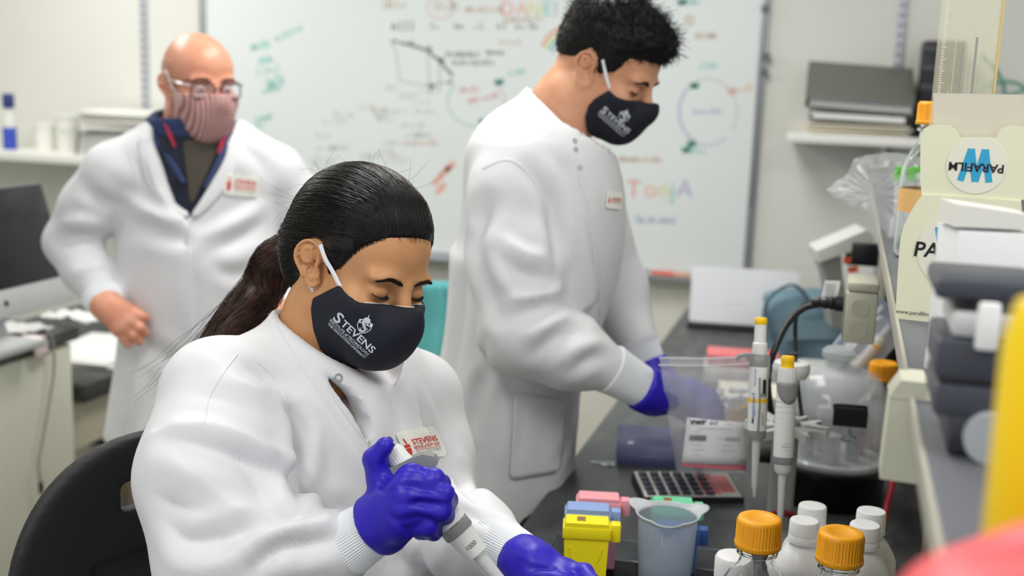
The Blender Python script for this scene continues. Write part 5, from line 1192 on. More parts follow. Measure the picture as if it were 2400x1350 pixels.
def brow_paths(H, bv, pts, n, ln, lift=0.0008, seed=0, up=0.6):
    """short hairs along a curve of head-space (x,z) points, cast from the front"""
    r = np.random.default_rng(seed); C2 = np.array(bez([(a, 0, b) for a, b in pts], 40)); out = []
    for i in range(n):
        t = r.random()*38.9; k = int(t); f = t-k; c = C2[k]*(1-f)+C2[k+1]*f; tg = C2[k+1]-C2[k]; tg /= np.linalg.norm(tg)
        wdt = 0.0030*(1-0.6*(t/39))*min(1, 0.5+t/12); c = c+np.array([0, 0, 1])*r.uniform(-1, 1)*wdt
        dr = tg+np.array([0, 0, 1])*up*r.uniform(0.2, 1.0)*(1-t/39); dr /= np.linalg.norm(dr); path = []
        for j in range(4):
            q = c+dr*ln*j/3; h = bv.ray_cast(Vector((q[0], 0.3, q[2])), Vector((0, -1, 0)))
            if h[0] is None: break
            path.append(np.array(h[0]+h[1]*(lift+0.0004*j)))
        if len(path) == 4: out.append(H.W(np.array(path)))
    return out
def person(label, loc): return thing('person', label, 'person', loc)
def cuff_mesh(a, b, r1, r2, nrib=70, up=(0, 0, 1), flat=1.0):
    mb = MB(); a = Vector(a); b = Vector(b); d = b-a; q = Vector((0, 0, 1)).rotation_difference(d.normalized()); L = d.length
    prof = [(r1*0.92, 0), (r1*1.02, L*0.04), (r1*1.0, L*0.12)] + [(r1+(r2-r1)*t, L*t) for t in (0.25, 0.4, 0.55, 0.7, 0.85)] + [(r2*1.0, L*0.97), (r2*0.94, L)]
    mb.lathe(prof, nrib*4, Matrix.Translation(a) @ q.to_matrix().to_4x4(), wob=lambda t, z: 1+0.022*math.cos(nrib*t)); return mb
def hand_sdf(p, wrist, mcps, fingers, thumb, rw=0.024, rf=0.0098, palm_k=0.014):
    d = None
    for i, m in enumerate(mcps):
        e = rcone(p, wrist, m, rw, 0.0125); d = e if d is None else smin(d, e, 0.02)
    for a, b in zip(mcps[:-1], mcps[1:]): d = smin(d, rcone(p, a, b, 0.0125, 0.0122), 0.012)
    for f, m in zip(fingers, mcps):
        rs = [0.0122, 0.0112, 0.0102, 0.0088][:len(f)+1]; d = smin(d, chain(p, [m]+f, [x*rf/0.0098 for x in rs], 0.004), 0.006)
    rt = [0.019, 0.0148, 0.0122, 0.0108][:len(thumb)]; return smin(d, chain(p, thumb, rt, 0.006), 0.010)
A3 = lambda px, py, d: np.array(atd(px, py, d))
# ================================================================== seated woman
W_HEAD = Head([[-0.40406, 0.85706, 0.31966], [-0.90293, -0.42966, 0.01064], [0.14646, -0.28433, 0.94747]], (-0.57742, 1.32274, 1.38199), 0.93)
wo = person('woman with dark ponytail in white lab coat and black mask, pipetting at the bench', (-0.66, 1.36, 0))
M_SKIN_W = mat('tan_skin', (200, 148, 102), 0.48, sub=0.25, subr=(0.012, 0.005, 0.003), var=0.12, vscale=30, col2=(192, 136, 92), bump=0.04, bscale=900)
neck_b = A3(738, 872, 1.475); neckL = W_HEAD.L(np.array([neck_b]))[0]
neckW = ([(0, -0.030, -0.035), tuple(np.array((0, -0.030, -0.035))*0.5+neckL*0.5+np.array([0, -0.004, 0])), tuple(neckL)], [0.055, 0.054, 0.062])
hfun = lambda p: head_sdf(p, neckW, jaw=0.94, chin_z=-0.086)
V, Q = surface_nets(hfun, (-0.11, -0.14, -0.30), (0.12, 0.14, 0.14), 0.0019)
V = relax(V, Q, 1, 0.5); wbv = bvh_of(V, Q)
skin_obj('body', W_HEAD.W(V), Q, M_SKIN_W, wo)
HV, HQ = V, Q
# hair: solid mass under the combed strands
hair_poly = [(0.125, 0.088), (0.090, 0.078), (0.070, 0.065), (0.056, 0.046), (0.045, 0.026), (0.033, 0.004), (0.022, -0.016), (0.016, -0.014), (0.010, 0.004), (0.000, 0.026), (-0.018, 0.030), (-0.030, 0.014), (-0.034, -0.02), (-0.040, -0.048), (-0.062, -0.074), (-0.16, -0.06), (-0.16, 0.2), (0.14, 0.2)]
def hair_w(p):
    q = p.copy(); q[:, 0] = np.abs(q[:, 0]); g = poly2d(p[:, 1], p[:, 2], hair_poly)
    c = smin(ell(q, (0, -0.012, 0.034), (0.076, 0.100, 0.086)), ell(q, (0, 0.028, 0.040), (0.064, 0.062, 0.055)), 0.02)
    c = smin(c, ell(q, (0, -0.06, -0.02), (0.058, 0.05, 0.06)), 0.03)
    th = 0.0012+0.0125*np.clip(-g/0.055, 0, 1)**0.8+0.0*np.clip((p[:, 2]-0.05)/0.07, 0, 1)
    return smax(c-th, g, 0.004)
V, Q = surface_nets(hair_w, (-0.11, -0.16, -0.11), (0.11, 0.125, 0.155), 0.0028); V = relax(V, Q, 2, 0.5)
M_HAIR_W = mat('black_brown_hair', (12, 9, 9), 0.36, var=1.0, vscale=90, col2=(22, 16, 14), stretch=(1, 1, 1), spec=0.4)
M_HAIR_P = mat('brown_ponytail_hair', (44, 30, 24), 0.42, var=1.0, vscale=60, col2=(78, 52, 36), spec=0.4)
hair = skin_obj('hair', W_HEAD.W(V), Q, M_HAIR_W, wo); hbv = bvh_of(V, Q)
tieL = np.array([0.0, -0.126, -0.028]); cenL = np.array([0, -0.02, 0.02])
r = np.random.default_rng(11); paths = []
hn = normals_of(V, Q); cand = np.arange(len(V))
g = poly2d(V[:, 1], V[:, 2], hair_poly); front = cand[(V[:, 1] > -0.06)]
starts = V[r.choice(front, 2600)]
for s0 in starts:
    a = s0-cenL; b = tieL-cenL; la, lb = np.linalg.norm(a), np.linalg.norm(b); a /= la; b /= lb
    om = math.acos(np.clip(a@b, -1, 1)); 
    if om < 0.25 or om > 2.8: continue
    N = 11; pts = []
    frac = min(1.0, 0.35+r.random()*0.9); wig = r.normal(0, 0.012, 2); lift = r.uniform(0.0002, 0.0022)
    for j in range(N):
        t = frac*j/(N-1); d = (math.sin((1-t)*om)*a+math.sin(t*om)*b)/math.sin(om)
        d = d+np.array([wig[0]*math.sin(3*t), 0, 0.10*math.sin(math.pi*t)*(1 if s0[2] > 0.0 else 0.2)+wig[1]*math.sin(4*t)]); d /= np.linalg.norm(d)
        h = hbv.ray_cast(Vector(cenL+d*0.3), Vector(-d))
        if h[0] is None: break
        pts.append(np.array(h[0])+d*(lift*math.sin(math.pi*min(1, 0.1+0.9*j/(N-1)))))
    if len(pts) == N: paths.append(W_HEAD.W(np.array(pts)))
V2, Q2 = strand_mesh(paths, 0.00055, 0.00035); o = skin_obj('hair_strands', V2, Q2, M_HAIR_W, wo); o['kind'] = 'stuff'
# stray baby hairs at the brow line
edge = []
for i in range(900):   # soft hairline: fine hairs rooted just outside the solid mass and combed back
    yy = r.uniform(0.036, 0.095); sg = 1 if r.random() < 0.75 else -1; zb = 0.001+float(np.interp(yy, [0.016, 0.022, 0.033, 0.045, 0.056, 0.070, 0.090, 0.125], [-0.014, -0.016, 0.004, 0.026, 0.046, 0.065, 0.078, 0.088]))-r.uniform(-0.002, 0.0055)
    h = wbv.ray_cast(Vector((sg*0.2, yy, zb)), Vector((-sg, 0, 0))) if yy < 0.072 else wbv.ray_cast(Vector((sg*r.uniform(0.0, 0.05), 0.3, zb+0.004)), Vector((0, -1, 0)))
    if h[0] is None: continue
    s0 = np.array(h[0]); a = s0-cenL; b = tieL-cenL if s0[1] < 0.05 else np.array([s0[0]*3, -0.6, 0.8]); la = np.linalg.norm(a); a /= la; b = b/np.linalg.norm(b); om = math.acos(np.clip(a@b, -1, 1)); pts = []
    for j in range(7):
        t = (0.30 if s0[2] > 0.035 else 0.07)*j/6; d = (math.sin((1-t)*om)*a+math.sin(t*om)*b)/math.sin(om); d = d+np.array([0, 0, 0.16*math.sin(math.pi*t)]); d /= np.linalg.norm(d)
        hh = hbv.ray_cast(Vector(cenL+d*0.3), Vector(-d)); h2 = wbv.ray_cast(Vector(cenL+d*0.3), Vector(-d)); q = max([x for x in (hh, h2) if x[0] is not None], key=lambda x: (x[0]-Vector(cenL)).length, default=None)
        if q is None: break
        pts.append(np.array(q[0])+d*0.0005)
    if len(pts) == 7: edge.append(W_HEAD.W(np.array(pts)))
V2, Q2 = strand_mesh(edge, 0.00014, 0.0004); o = skin_obj('hairline_strands', V2, Q2, M_HAIR_W, wo); o['kind'] = 'stuff'
paths = []
for i in range(110):
    k = r.choice(front); s0 = V[k]
    if not (s0[1] > 0.03 and g[k] > -0.012): continue
    n = hn[k]; dr = np.array([r.normal(0, .3), r.uniform(-0.9, -.1), r.uniform(0.2, 1)])+0.5*n; dr /= np.linalg.norm(dr); L = r.uniform(0.006, 0.022); cv = r.normal(0, 0.4, 3)
    paths.append(W_HEAD.W(np.array([s0+dr*L*t+cv*L*t*t*0.5 for t in np.linspace(0, 1, 6)])))
for i in range(60):
    k = r.choice(cand[(V[:, 2] > 0.02) & (V[:, 1] < 0.05)]); s0 = V[k]; n = hn[k]; dr = n*1.5+r.normal(0, .6, 3); dr /= np.linalg.norm(dr); L = r.uniform(0.012, 0.035); cv = r.normal(0, 0.6, 3)
    paths.append(W_HEAD.W(np.array([s0+dr*L*t+cv*L*t*t*0.6 for t in np.linspace(0, 1, 6)])))
if paths: V2, Q2 = strand_mesh(paths, 0.00018, 0.00012); o = skin_obj('flyaway_hair', V2, Q2, M_HAIR_W, wo); o['kind'] = 'stuff'
# ponytail
pc = [W_HEAD.W(tieL), A3(655, 600, 1.53), A3(612, 680, 1.54), A3(560, 740, 1.52), A3(500, 810, 1.50), A3(450, 870, 1.46), A3(405, 918, 1.44)]
pcv = np.array(bez(pc, 30)); prad = np.interp(np.linspace(0, 1, 30), [0, .06, .2, .45, .7, 1], [.013, .020, .029, .026, .017, .004])
def tail(p): return chain(p, [c for c in pcv[::2]], [x*0.9 for x in prad[::2]], 0.01)
V, Q = surface_nets(tail, pcv.min(0)-0.05, pcv.max(0)+0.05, 0.004); pt = skin_obj('ponytail', V, Q, M_HAIR_P, wo)
paths = []
for i in range(1500):
    a = r.uniform(0, 6.28); rad = math.sqrt(r.random())*1.08; loose = r.random() < 0.07; ph = r.uniform(0, 6.28); fr = r.uniform(2, 5); am = r.uniform(0.0, 0.10); end = r.uniform(0.6, 1.0) if r.random() < .5 else 1
    pts = []
    dv = r.normal(0, 1, 3)*(0.010 if loose else 0.002)
    for j in range(18):
        t = end*j/17; k = min(int(t*29), 28); f = t*29-k; c = pcv[k]*(1-f)+pcv[k+1]*f; R0 = np.interp(t*29, range(30), prad)
        tg = pcv[k+1]-pcv[k]; tg /= np.linalg.norm(tg); x = np.cross(tg, (0, 0, 1)); x /= np.linalg.norm(x); y = np.cross(tg, x)
        aa = a+0.5*t+am*4*math.sin(fr*3*t+ph); rr_ = R0*rad*(1+0.2*math.sin(fr*4*t+ph)*t)+ (0.012*t*t if loose else 0)
        pts.append(c+x*rr_*math.cos(aa)+y*rr_*math.sin(aa)+dv*t*t*2)
    paths.append(pts)
V2, Q2 = strand_mesh(np.array(paths), 0.00042, 0.00014); o = skin_obj('ponytail_strands', V2, Q2, M_HAIR_P, wo); o['kind'] = 'stuff'
# scrunchie and a clip at the back of the head
tw = W_HEAD.W(tieL*np.array([1, 1.06, 1])); tg = pcv[3]-pcv[0]; tg /= np.linalg.norm(tg); x = np.cross(tg, (0, 0, 1)); x /= np.linalg.norm(x); y = np.cross(tg, x)
def scr(u, v):
    a = 2*math.pi*u; b = 2*math.pi*v; rr_ = 0.009*(1+0.22*math.sin(11*a)); R0 = 0.022+0.002*math.sin(11*a+1); c = R0+rr_*math.cos(b)
    q = tw+x*c*math.cos(a)+y*c*math.sin(a)+tg*(rr_*1.3*math.sin(b)); return tuple(q-np.array(wo.location))
MB().sheet(scr, 88, 13, wrap=True).build('scrunchie', mat('navy_velvet', (20, 18, 62), 0.8, sheen=0.6), wo)
cl = W_HEAD.W([[0.03, -0.098, 0.083], [0.022, -0.105, 0.072], [0.014, -0.112, 0.058]])
MB().tube([tuple(c-np.array(wo.location)) for c in cl], [0.004, 0.006, 0.004], 10, flat=0.5).build('hair_clip', mat('tan_clip', (150, 118, 92), 0.35), wo)
# mask
mp = [(0.044, -0.013), (0.062, -0.017), (0.080, -0.020), (0.100, -0.014), (0.122, -0.008), (0.15, -0.008), (0.15, -0.16), (0.060, -0.128), (0.036, -0.108), (0.022, -0.085), (0.014, -0.062), (0.012, -0.046), (0.028, -0.028)]
V, Q = surface_nets(lambda p: mask_sdf(p, hfun(p), mp, bump=((0, 0.080, -0.055), (0.047, 0.050, 0.047))), (-0.10, -0.01, -0.17), (0.10, 0.16, 0.02), 0.0018); V = relax(V, Q, 1, 0.5)
MV = W_HEAD.W(V); mk = skin_obj('mask', MV, Q, M_NAVY, wo); mbv = bvh_of(MV, Q)
# pale lining along the top edge
ep = []
for xx in np.linspace(0.052, -0.050, 26):
    zt = -0.016
    for _ in range(5):
        h = wbv.ray_cast(Vector((xx, 0.3, zt)), Vector((0, -1, 0)))
        if h[0] is not None: zt = float(np.interp(h[0].y, [0.044, 0.062, 0.080, 0.100, 0.122], [-0.013, -0.017, -0.020, -0.014, -0.008]))
    if h[0] is not None: ep.append(W_HEAD.W(np.array([h[0]+h[1]*0.0030]))[0]-np.array(wo.location))
MB().tube([tuple(e) for e in ep], 0.0008, 6).build('mask_lining', M_INNER, wo)
def strap(pts, w=0.0028, name='ear_strap'):
    P_ = bez([W_HEAD.W([q])[0]-np.array(wo.location) for q in pts], 14); return MB().tube([tuple(q) for q in P_], w, 8, flat=0.35, up=tuple(W_HEAD.R[:, 2])).build(name, M_STRAP, wo)
strap([(0.0635, 0.046, -0.016), (0.0715, 0.030, 0.000), (0.0785, 0.017, 0.012), (0.0825, 0.004, 0.026)]); strap([(0.0595, 0.014, -0.050), (0.066, 0.008, -0.042), (0.070, 0.000, -0.036), (0.072, -0.012, -0.03)])
strap([(-0.0635, 0.046, -0.016), (-0.070, 0.030, 0.000), (-0.078, 0.002, 0.028)])
# lettering and shield on the mask
def frame_px(c, deg): 
    a = math.radians(deg); ux, uy = math.cos(a), math.sin(a); return lambda x, y: (c[0]+x*ux+y*uy, c[1]+x*uy-y*ux)
M_MLET = mat('silver_print', (206, 210, 220), 0.6)
def txt(body, size, **k): return subdivided(text_mesh(body, size, **k), 1)
def fit(me, w, h=None):
    xs = [v.co.x for v in me.vertices]; ys = [v.co.y for v in me.vertices]; sx = w/(max(xs)-min(xs)); sy = (h/(max(ys)-min(ys))) if h else sx; cx, cy = (max(xs)+min(xs))/2, min(ys)
    for v in me.vertices: v.co.x = (v.co.x-cx)*sx; v.co.y = (v.co.y-cy)*sy
    return me
def mask_print(c0, deg, bv, parent, k=1.0, m=M_MLET):
    fx = frame_px(c0, deg)
    S = lambda f: (lambda x, y: f(x*k, y*k))
    decal('mask_lettering', fit(txt('S', 1, bold=0.02), 19, 25), lambda x, y: fx((x-52)*k, (y-3)*k), bv, m, parent)
    decal('mask_lettering', fit(txt('TEVENS', 1, bold=0.02), 101, 17), lambda x, y: fx((x+11)*k, y*k), bv, m, parent)
    decal('mask_lettering', fit(txt('INSTITUTE of TECHNOLOGY', 1, bold=0.015), 122, 6.5), lambda x, y: fx((x-2)*k, (y-10)*k), bv, m, parent)
    decal('mask_lettering', fit(txt('THE INNOVATION UNIVERSITY', 1, bold=0.012), 118, 5.5), lambda x, y: fx((x-2)*k, (y-20)*k), bv, m, parent)
    me = bpy.data.meshes.new('bar'); me.from_pydata([(-61, -12.6, 0), (-20, -12.6, 0), (20, -12.6, 0), (59, -12.6, 0), (59, -11.8, 0), (20, -11.8, 0), (-20, -11.8, 0), (-61, -11.8, 0)], [], [(0, 1, 6, 7), (1, 2, 5, 6), (2, 3, 4, 5)])
    decal('mask_rule', me, lambda x, y: fx(x*k, y*k), bv, m, parent)
def shield(c0, deg, bv, parent, k=1.0, m=M_MLET, m2=M_NAVY):
    fx = frame_px(c0, deg)
    def poly(pts, name, mm, lift):
        bm = bmesh.new(); f = bm.faces.new([bm.verts.new((a, b, 0)) for a, b in pts]); bmesh.ops.triangulate(bm, faces=[f]); me0 = bpy.data.meshes.new('p'); bm.to_mesh(me0); bm.free()
        decal(name, subdivided(me0, 2), lambda x, y: fx(x*k, y*k), bv, mm, parent, lift)
    poly([(-19, 10), (-19, -6), (-11, -17), (0, -23), (11, -17), (19, -6), (19, 10), (9, 13), (8, 19), (2, 20), (0, 30), (-2, 20), (-8, 18), (-9, 13)], 'mask_shield', m, 0.0006)
    poly([(-16.5, 1), (-16.5, -5.5), (-9.5, -15), (0, -20), (9.5, -15), (16.5, -5.5), (16.5, 1)], 'mask_shield_field', m2, 0.0009)
    for x0 in (-13, -6, 1, 8): poly([(x0, 4), (x0+3, 4), (x0+3, 10), (x0, 10)], 'mask_shield_window', m2, 0.0009)
    decal('mask_shield_s', fit(txt('S', 1, bold=0.01), 17, 30), lambda x, y: fx(x*k, (y-18)*k), bv, m, parent, 0.0012)
    decal('mask_shield_year', fit(txt('1870', 1), 17, 5), lambda x, y: fx((x+4)*k, (y-9)*k), bv, m, parent, 0.0013)
mask_print((826, 787), 43, mbv, wo); shield((855, 762), 24, mbv, wo, 0.92)
# brows, lashes
bp_ = []
for sgn in (1, -1): bp_ += brow_paths(W_HEAD, wbv, [(sgn*0.010, 0.0125), (sgn*0.021, 0.0165), (sgn*0.034, 0.0190), (sgn*0.047, 0.0160)], 560, 0.0052, seed=3+sgn)
V2, Q2 = strand_mesh(bp_, 0.00017, 0.00007); o = skin_obj('eyebrows', V2, Q2, M_LASH, wo); o['kind'] = 'stuff'
lp = []
for sgn in (1, -1):
    for i in range(60):
        t = i/59; xx = sgn*(0.0205+0.0255*t); zz = -0.0062-0.0030*math.sin(math.pi*t)+0.001*t; h = wbv.ray_cast(Vector((xx, 0.3, zz)), Vector((0, -1, 0)))
        if h[0] is None: continue
        b0 = np.array(h[0])+np.array([0, 0.0006, 0]); L = 0.0075*(0.6+0.5*math.sin(math.pi*min(1, t+0.2))); o_ = np.array([sgn*0.45*(t-0.4), 0.8, -0.55])
        lp.append(W_HEAD.W(np.array([b0+o_*L*s+np.array([0, 0, 0.4])*L*s*s for s in np.linspace(0, 1, 5)])))
V2, Q2 = strand_mesh(lp, 0.00028, 0.00010); o = skin_obj('eyelashes', V2, Q2, M_LASH, wo); o['kind'] = 'stuff'
for sgn in (1, -1):
    pts = []
    for t in np.linspace(0, 1, 12):
        xx = sgn*(0.0200+0.0262*t); zz = -0.0064-0.0030*math.sin(math.pi*t)+0.001*t; h = wbv.ray_cast(Vector((xx, 0.3, zz)), Vector((0, -1, 0))); pts.append(tuple(W_HEAD.W(np.array([h[0]+h[1]*0.0002]))[0]-np.array(wo.location)))
    MB().tube(pts, 0.0006, 6).build('lash_line', M_LASH, wo)

# ---- lab coat
TO = A3(765, 1040, 1.50); TB = frame(WF)                          # torso frame: right, forward, up
def tl(a, b, c): return TO+TB@np.array([a, b, c])
SR = A3(514, 925, 1.385); SL = A3(975, 935, 1.62); ER = A3(518, 1315, 1.30); WRr = A3(790, 1292, 1.285); EL = A3(1015, 1225, 1.58); WLl = A3(1165, 1285, 1.40)
CPa, CPb, CPc = A3(655, 703, 1.53), A3(704, 790, 1.415), A3(838, 846, 1.475); CPN = np.cross(CPb-CPa, CPc-CPa); CPN /= np.linalg.norm(CPN); CPN = CPN if CPN[2] > 0 else -CPN; CP0 = CPa
VGAP = [tuple(((A3(a, b, 1.40)-TO)@TB)[[0, 2]]) for a, b in ((750, 870), (790, 893), (832, 922), (866, 952), (896, 1000), (888, 1032), (908, 1090), (868, 1036), (820, 968), (778, 915))]
def coat_w(p):
    q = (p-TO)@TB
    d = ell(q, (0.0, -0.01, -0.01), (0.165, 0.125, 0.17))
    d = smin(d, ell(q, (0.0, -0.01, -0.18), (0.17, 0.15, 0.22)), 0.06)
    d = smin(d, ell(q, (0.0, -0.035, 0.085), (0.15, 0.085, 0.065)), 0.06)
    d = smin(d, ell(q, (0, 0.03, -0.40), (0.20, 0.19, 0.16)), 0.08)
    d = smin(d, rcone(q, (0.09, 0.08, -0.42), (0.11, 0.38, -0.42), 0.105, 0.085), 0.06); d = smin(d, rcone(q, (-0.09, 0.08, -0.42), (-0.11, 0.38, -0.42), 0.105, 0.085), 0.06)
    nb = neck_b
    d = smin(d, rcone(p, SR, nb+np.array([0, 0, -0.035]), 0.062, 0.055), 0.04); d = smin(d, rcone(p, SL, nb+np.array([0, 0, -0.035]), 0.058, 0.055), 0.04)
    ar = chain(p, [SR, SR*0.5+ER*0.5+WR*0.012, ER], [0.070, 0.079, 0.070], 0.04); ar = smin(ar, chain(p, [ER, ER*0.45+WRr*0.55, WRr], [0.070, 0.062, 0.040], 0.03), 0.03)
    d = smin(d, ar, 0.018)
    al = chain(p, [SL, SL*0.5+EL*0.5, EL], [0.064, 0.064, 0.062], 0.03); al = smin(al, chain(p, [EL, EL*0.4+WLl*0.6, WLl], [0.060, 0.054, 0.040], 0.03), 0.03)
    d = smin(d, al, 0.018)
    # collar: cut along a slanting plane around the neck
    ax = W_HEAD.W([neckW[0][0]])[0]-nb; ax /= np.linalg.norm(ax); t = (p-nb)@ax; rad = np.linalg.norm(p-nb-t[:, None]*ax, axis=1)
    hgt = (p-CP0)@CPN
    col = smax(np.maximum(rad-0.078+0.10*t, np.abs(t)-0.10), hgt, 0.004); d = smin(d, col, 0.018)
    d = smax(d, -np.maximum(rad-0.105, -hgt), 0.004)
    d = smax(d, -np.maximum(rad-0.064+0.06*t, -t-0.03), 0.004)
    # neckline opening down the front
    v = poly2d(q[:, 0], q[:, 2], VGAP)
    d = smax(d, -np.maximum(v, -(q[:, 1]-0.02)), 0.004)
    return d
V, Q = surface_nets(coat_w, (-1.05, 0.75, 0.56), (-0.20, 1.75, 1.42), 0.0048)
V = relax(V, Q, 2, 0.5)
V = wrinkle(V, Q, 0.0024, 22, (0.3, 0.2, 1), 5, 2.2)
wfolds = [
    ([(385, 1030), (470, 1045), (560, 1075), (640, 1110), (692, 1150)], -0.010, 0.011), ([(400, 1000), (520, 1010), (620, 1060), (690, 1110)], 0.010, 0.014),
    ([(690, 985), (686, 1040), (682, 1100), (690, 1150), (705, 1190)], -0.016, 0.012), ([(640, 960), (672, 1010), (668, 1060)], 0.008, 0.012),
    ([(560, 1080), (610, 1150), (650, 1200), (720, 1210)], -0.008, 0.011), ([(470, 1120), (540, 1180), (600, 1215)], 0.007, 0.016),
    ([(590, 1245), (660, 1215), (740, 1195), (800, 1190)], -0.010, 0.010), ([(560, 1290), (640, 1255), (720, 1238)], 0.009, 0.012), ([(600, 1330), (660, 1290), (740, 1270), (790, 1262)], -0.009, 0.010),
    ([(395, 1230), (440, 1268), (520, 1262), (620, 1232)], -0.009, 0.011), ([(620, 1345), (660, 1310), (700, 1300)], 0.007, 0.009),
    ([(520, 860), (560, 900), (640, 920), (690, 950)], 0.006, 0.016), ([(560, 840), (620, 880), (700, 920)], -0.006, 0.013), ([(460, 930), (540, 940), (600, 975)], -0.004, 0.010),
    ([(720, 900), (790, 1000), (850, 1090), (890, 1170)], 0.005, 0.012), ([(745, 960), (770, 1060), (790, 1180)], -0.005, 0.018), ([(700, 1200), (770, 1230), (800, 1260)], 0.006, 0.012),
    ([(900, 905), (930, 960), (950, 1010)], -0.005, 0.014), ([(980, 950), (1010, 1020), (1030, 1080)], -0.005, 0.012), ([(1040, 1090), (1080, 1130), (1110, 1165)], -0.008, 0.010), ([(1050, 1150), (1090, 1180), (1120, 1200)], 0.008, 0.011),
    ([(1080, 1200), (1130, 1215), (1180, 1240)], -0.007, 0.009), ([(360, 1160), (420, 1190), (500, 1200)], -0.005, 0.014), ([(930, 1290), (960, 1320), (1000, 1345)], -0.006, 0.012), ([(1040, 1270), (1030, 1310), (1030, 1345)], 0.006, 0.012)]
V = add_folds(V, Q, wfolds); V = relax(V, Q, 1, 0.4)
skin_obj('lab_coat', V, Q, M_COAT, wo); cbv = bvh_of(V, Q)
# shirt under the coat
V, Q = surface_nets(lambda p: smin(ell((p-TO)@TB, (0, -0.015, -0.03), (0.14, 0.105, 0.13)), rcone(p, neck_b+np.array([0.02, -0.01, -0.09]), TO, 0.05, 0.09), 0.05), TO-0.25, TO+0.28, 0.012)
skin_obj('shirt', V, Q, mat('taupe_shirt', (168, 156, 148), 0.8), wo)
# collar snap
def ringlet(px, py, bv, parent, r=0.0042, name='snap'):
    h = hit(bv, px, py)
    if h[0] is None: return
    n = h[1] if h[1].dot(Vector(ray(px, py))) < 0 else -h[1]; q = Vector((0, 0, 1)).rotation_difference(n)
    MB().sheet(lambda u, v: ((r+0.0009*math.cos(6.283*v))*math.cos(6.283*u), (r+0.0009*math.cos(6.283*v))*math.sin(6.283*u), 0.0009*math.sin(6.283*v)), 20, 7, wrap=True).build(name, M_STEEL, parent, Matrix.Translation(h[0]+n*0.0006-Vector(parent.location)) @ q.to_matrix().to_4x4())
ringlet(793, 885, cbv, wo)
seam([(602, 846), (640, 885), (672, 940), (688, 1000)], cbv, wo); seam([(556, 830), (520, 880), (490, 935), (480, 990)], cbv, wo); seam([(765, 905), (800, 958), (845, 1020), (880, 1065)], cbv, wo, 0.0016, 'placket_edge'); seam([(640, 745), (690, 835), (742, 915)], cbv, wo, 0.0009)
# badge
def badge(c, deg, w, h, bv, parent, k=1.0, skew=0.0):
    fx0 = frame_px(c, deg); fx = lambda x, y: fx0(x+skew*y, y)
    o = decal('badge', flat_patch(w, h, min(w, h)*0.14), fx, bv, mat('badge_white', (238, 238, 230), 0.7), parent, 0.0030); solidify(o, 0.0016)
    RED_ = mat('embroidery_red', (214, 52, 46), 0.7); GRY = mat('embroidery_grey', (178, 184, 186), 0.7); s = w/100.0
    decal('badge_lettering', fit(txt('STEVENS', 1, bold=0.02), 64*s, 15*s), lambda x, y: fx(x+10*s, y+2*s), bv, RED_, parent, 0.0044)
    decal('badge_lettering', fit(txt('INSTITUTE of TECHNOLOGY', 1, bold=0.02), 66*s, 9*s), lambda x, y: fx(x+10*s, y-10*s), bv, RED_, parent, 0.0044)
    decal('badge_lettering', fit(txt('THE INNOVATION UNIVERSITY', 1, bold=0.01), 66*s, 7*s), lambda x, y: fx(x+10*s, y-24*s), bv, GRY, parent, 0.0044)
    me = bpy.data.meshes.new('bar'); me.from_pydata([(-23*s, -14*s, 0), (10*s, -14*s, 0), (43*s, -14*s, 0), (43*s, -12.6*s, 0), (10*s, -12.6*s, 0), (-23*s, -12.6*s, 0)], [], [(0, 1, 4, 5), (1, 2, 3, 4)])
    decal('badge_rule', me, fx, bv, RED_, parent, 0.0044)
    bm = bmesh.new()
    for pts in ([(-42, 22), (-39, 8), (-35, 8), (-38, 22)], [(-45, 6), (-31, 6), (-31, -2), (-45, -2)], [(-45, -4), (-31, -4), (-33, -16), (-38, -24), (-43, -16)]):
        bm.faces.new([bm.verts.new((a*s, b*s, 0)) for a, b in pts])
    me0 = bpy.data.meshes.new('crest'); bm.to_mesh(me0); bm.free(); decal('badge_crest', subdivided(me0, 1), fx, bv, RED_, parent, 0.0044)
badge((984, 1041), -11, 92, 74, cbv, wo, skew=-0.25)
# cuffs and gloves
hw = A3(893, 1226, 1.262)
cuff_mesh(WRr-np.array(wo.location)-0.010*(hw-WRr)/np.linalg.norm(hw-WRr), hw-np.array(wo.location), 0.0385, 0.0295).build('knit_cuff', M_KNIT, wo)
mc = [A3(962, 1118, 1.235), A3(952, 1152, 1.228), A3(944, 1192, 1.226), A3(930, 1234, 1.232)]
fg = [[A3(1018, 1122, 1.232), A3(1036, 1134, 1.268), A3(1000, 1136, 1.290)], [A3(1040, 1158, 1.228), A3(1052, 1172, 1.268), A3(1008, 1172, 1.292)], [A3(1036, 1196, 1.228), A3(1046, 1212, 1.270), A3(1000, 1212, 1.292)], [A3(1004, 1234, 1.232), A3(1016, 1246, 1.268), A3(984, 1248, 1.288)]]
th = [A3(915, 1195, 1.262), A3(893, 1130, 1.262), A3(878, 1076, 1.258), A3(902, 1046, 1.252)]
def gauntlet(p, d, hw, wr, r):
    a = (wr-hw)/np.linalg.norm(wr-hw); t = (p-hw)@a; rad = np.linalg.norm(p-hw-t[:, None]*a, axis=1)
    d = smax(smin(d, rcone(p, hw+a*0.02, hw-a*0.02, r, r), 0.012), t-0.010, 0.003); return smin(d, np.hypot(rad-r-0.0006, t-0.009)-0.0022, 0.003)
def gloveR(p): return gauntlet(p, hand_sdf(p, hw, mc, fg, th, rw=0.026), hw, WRr, 0.0300)
lo = np.min(np.array(mc+sum(fg, [])+th+[hw]), 0)-0.05; hi = np.max(np.array(mc+sum(fg, [])+th+[hw]), 0)+0.05
V, Q = surface_nets(gloveR, lo, hi, 0.0024); V = wrinkle(V, Q, 0.0019, 80, tuple(mc[1]-fg[1][0]), 8, 3.5)
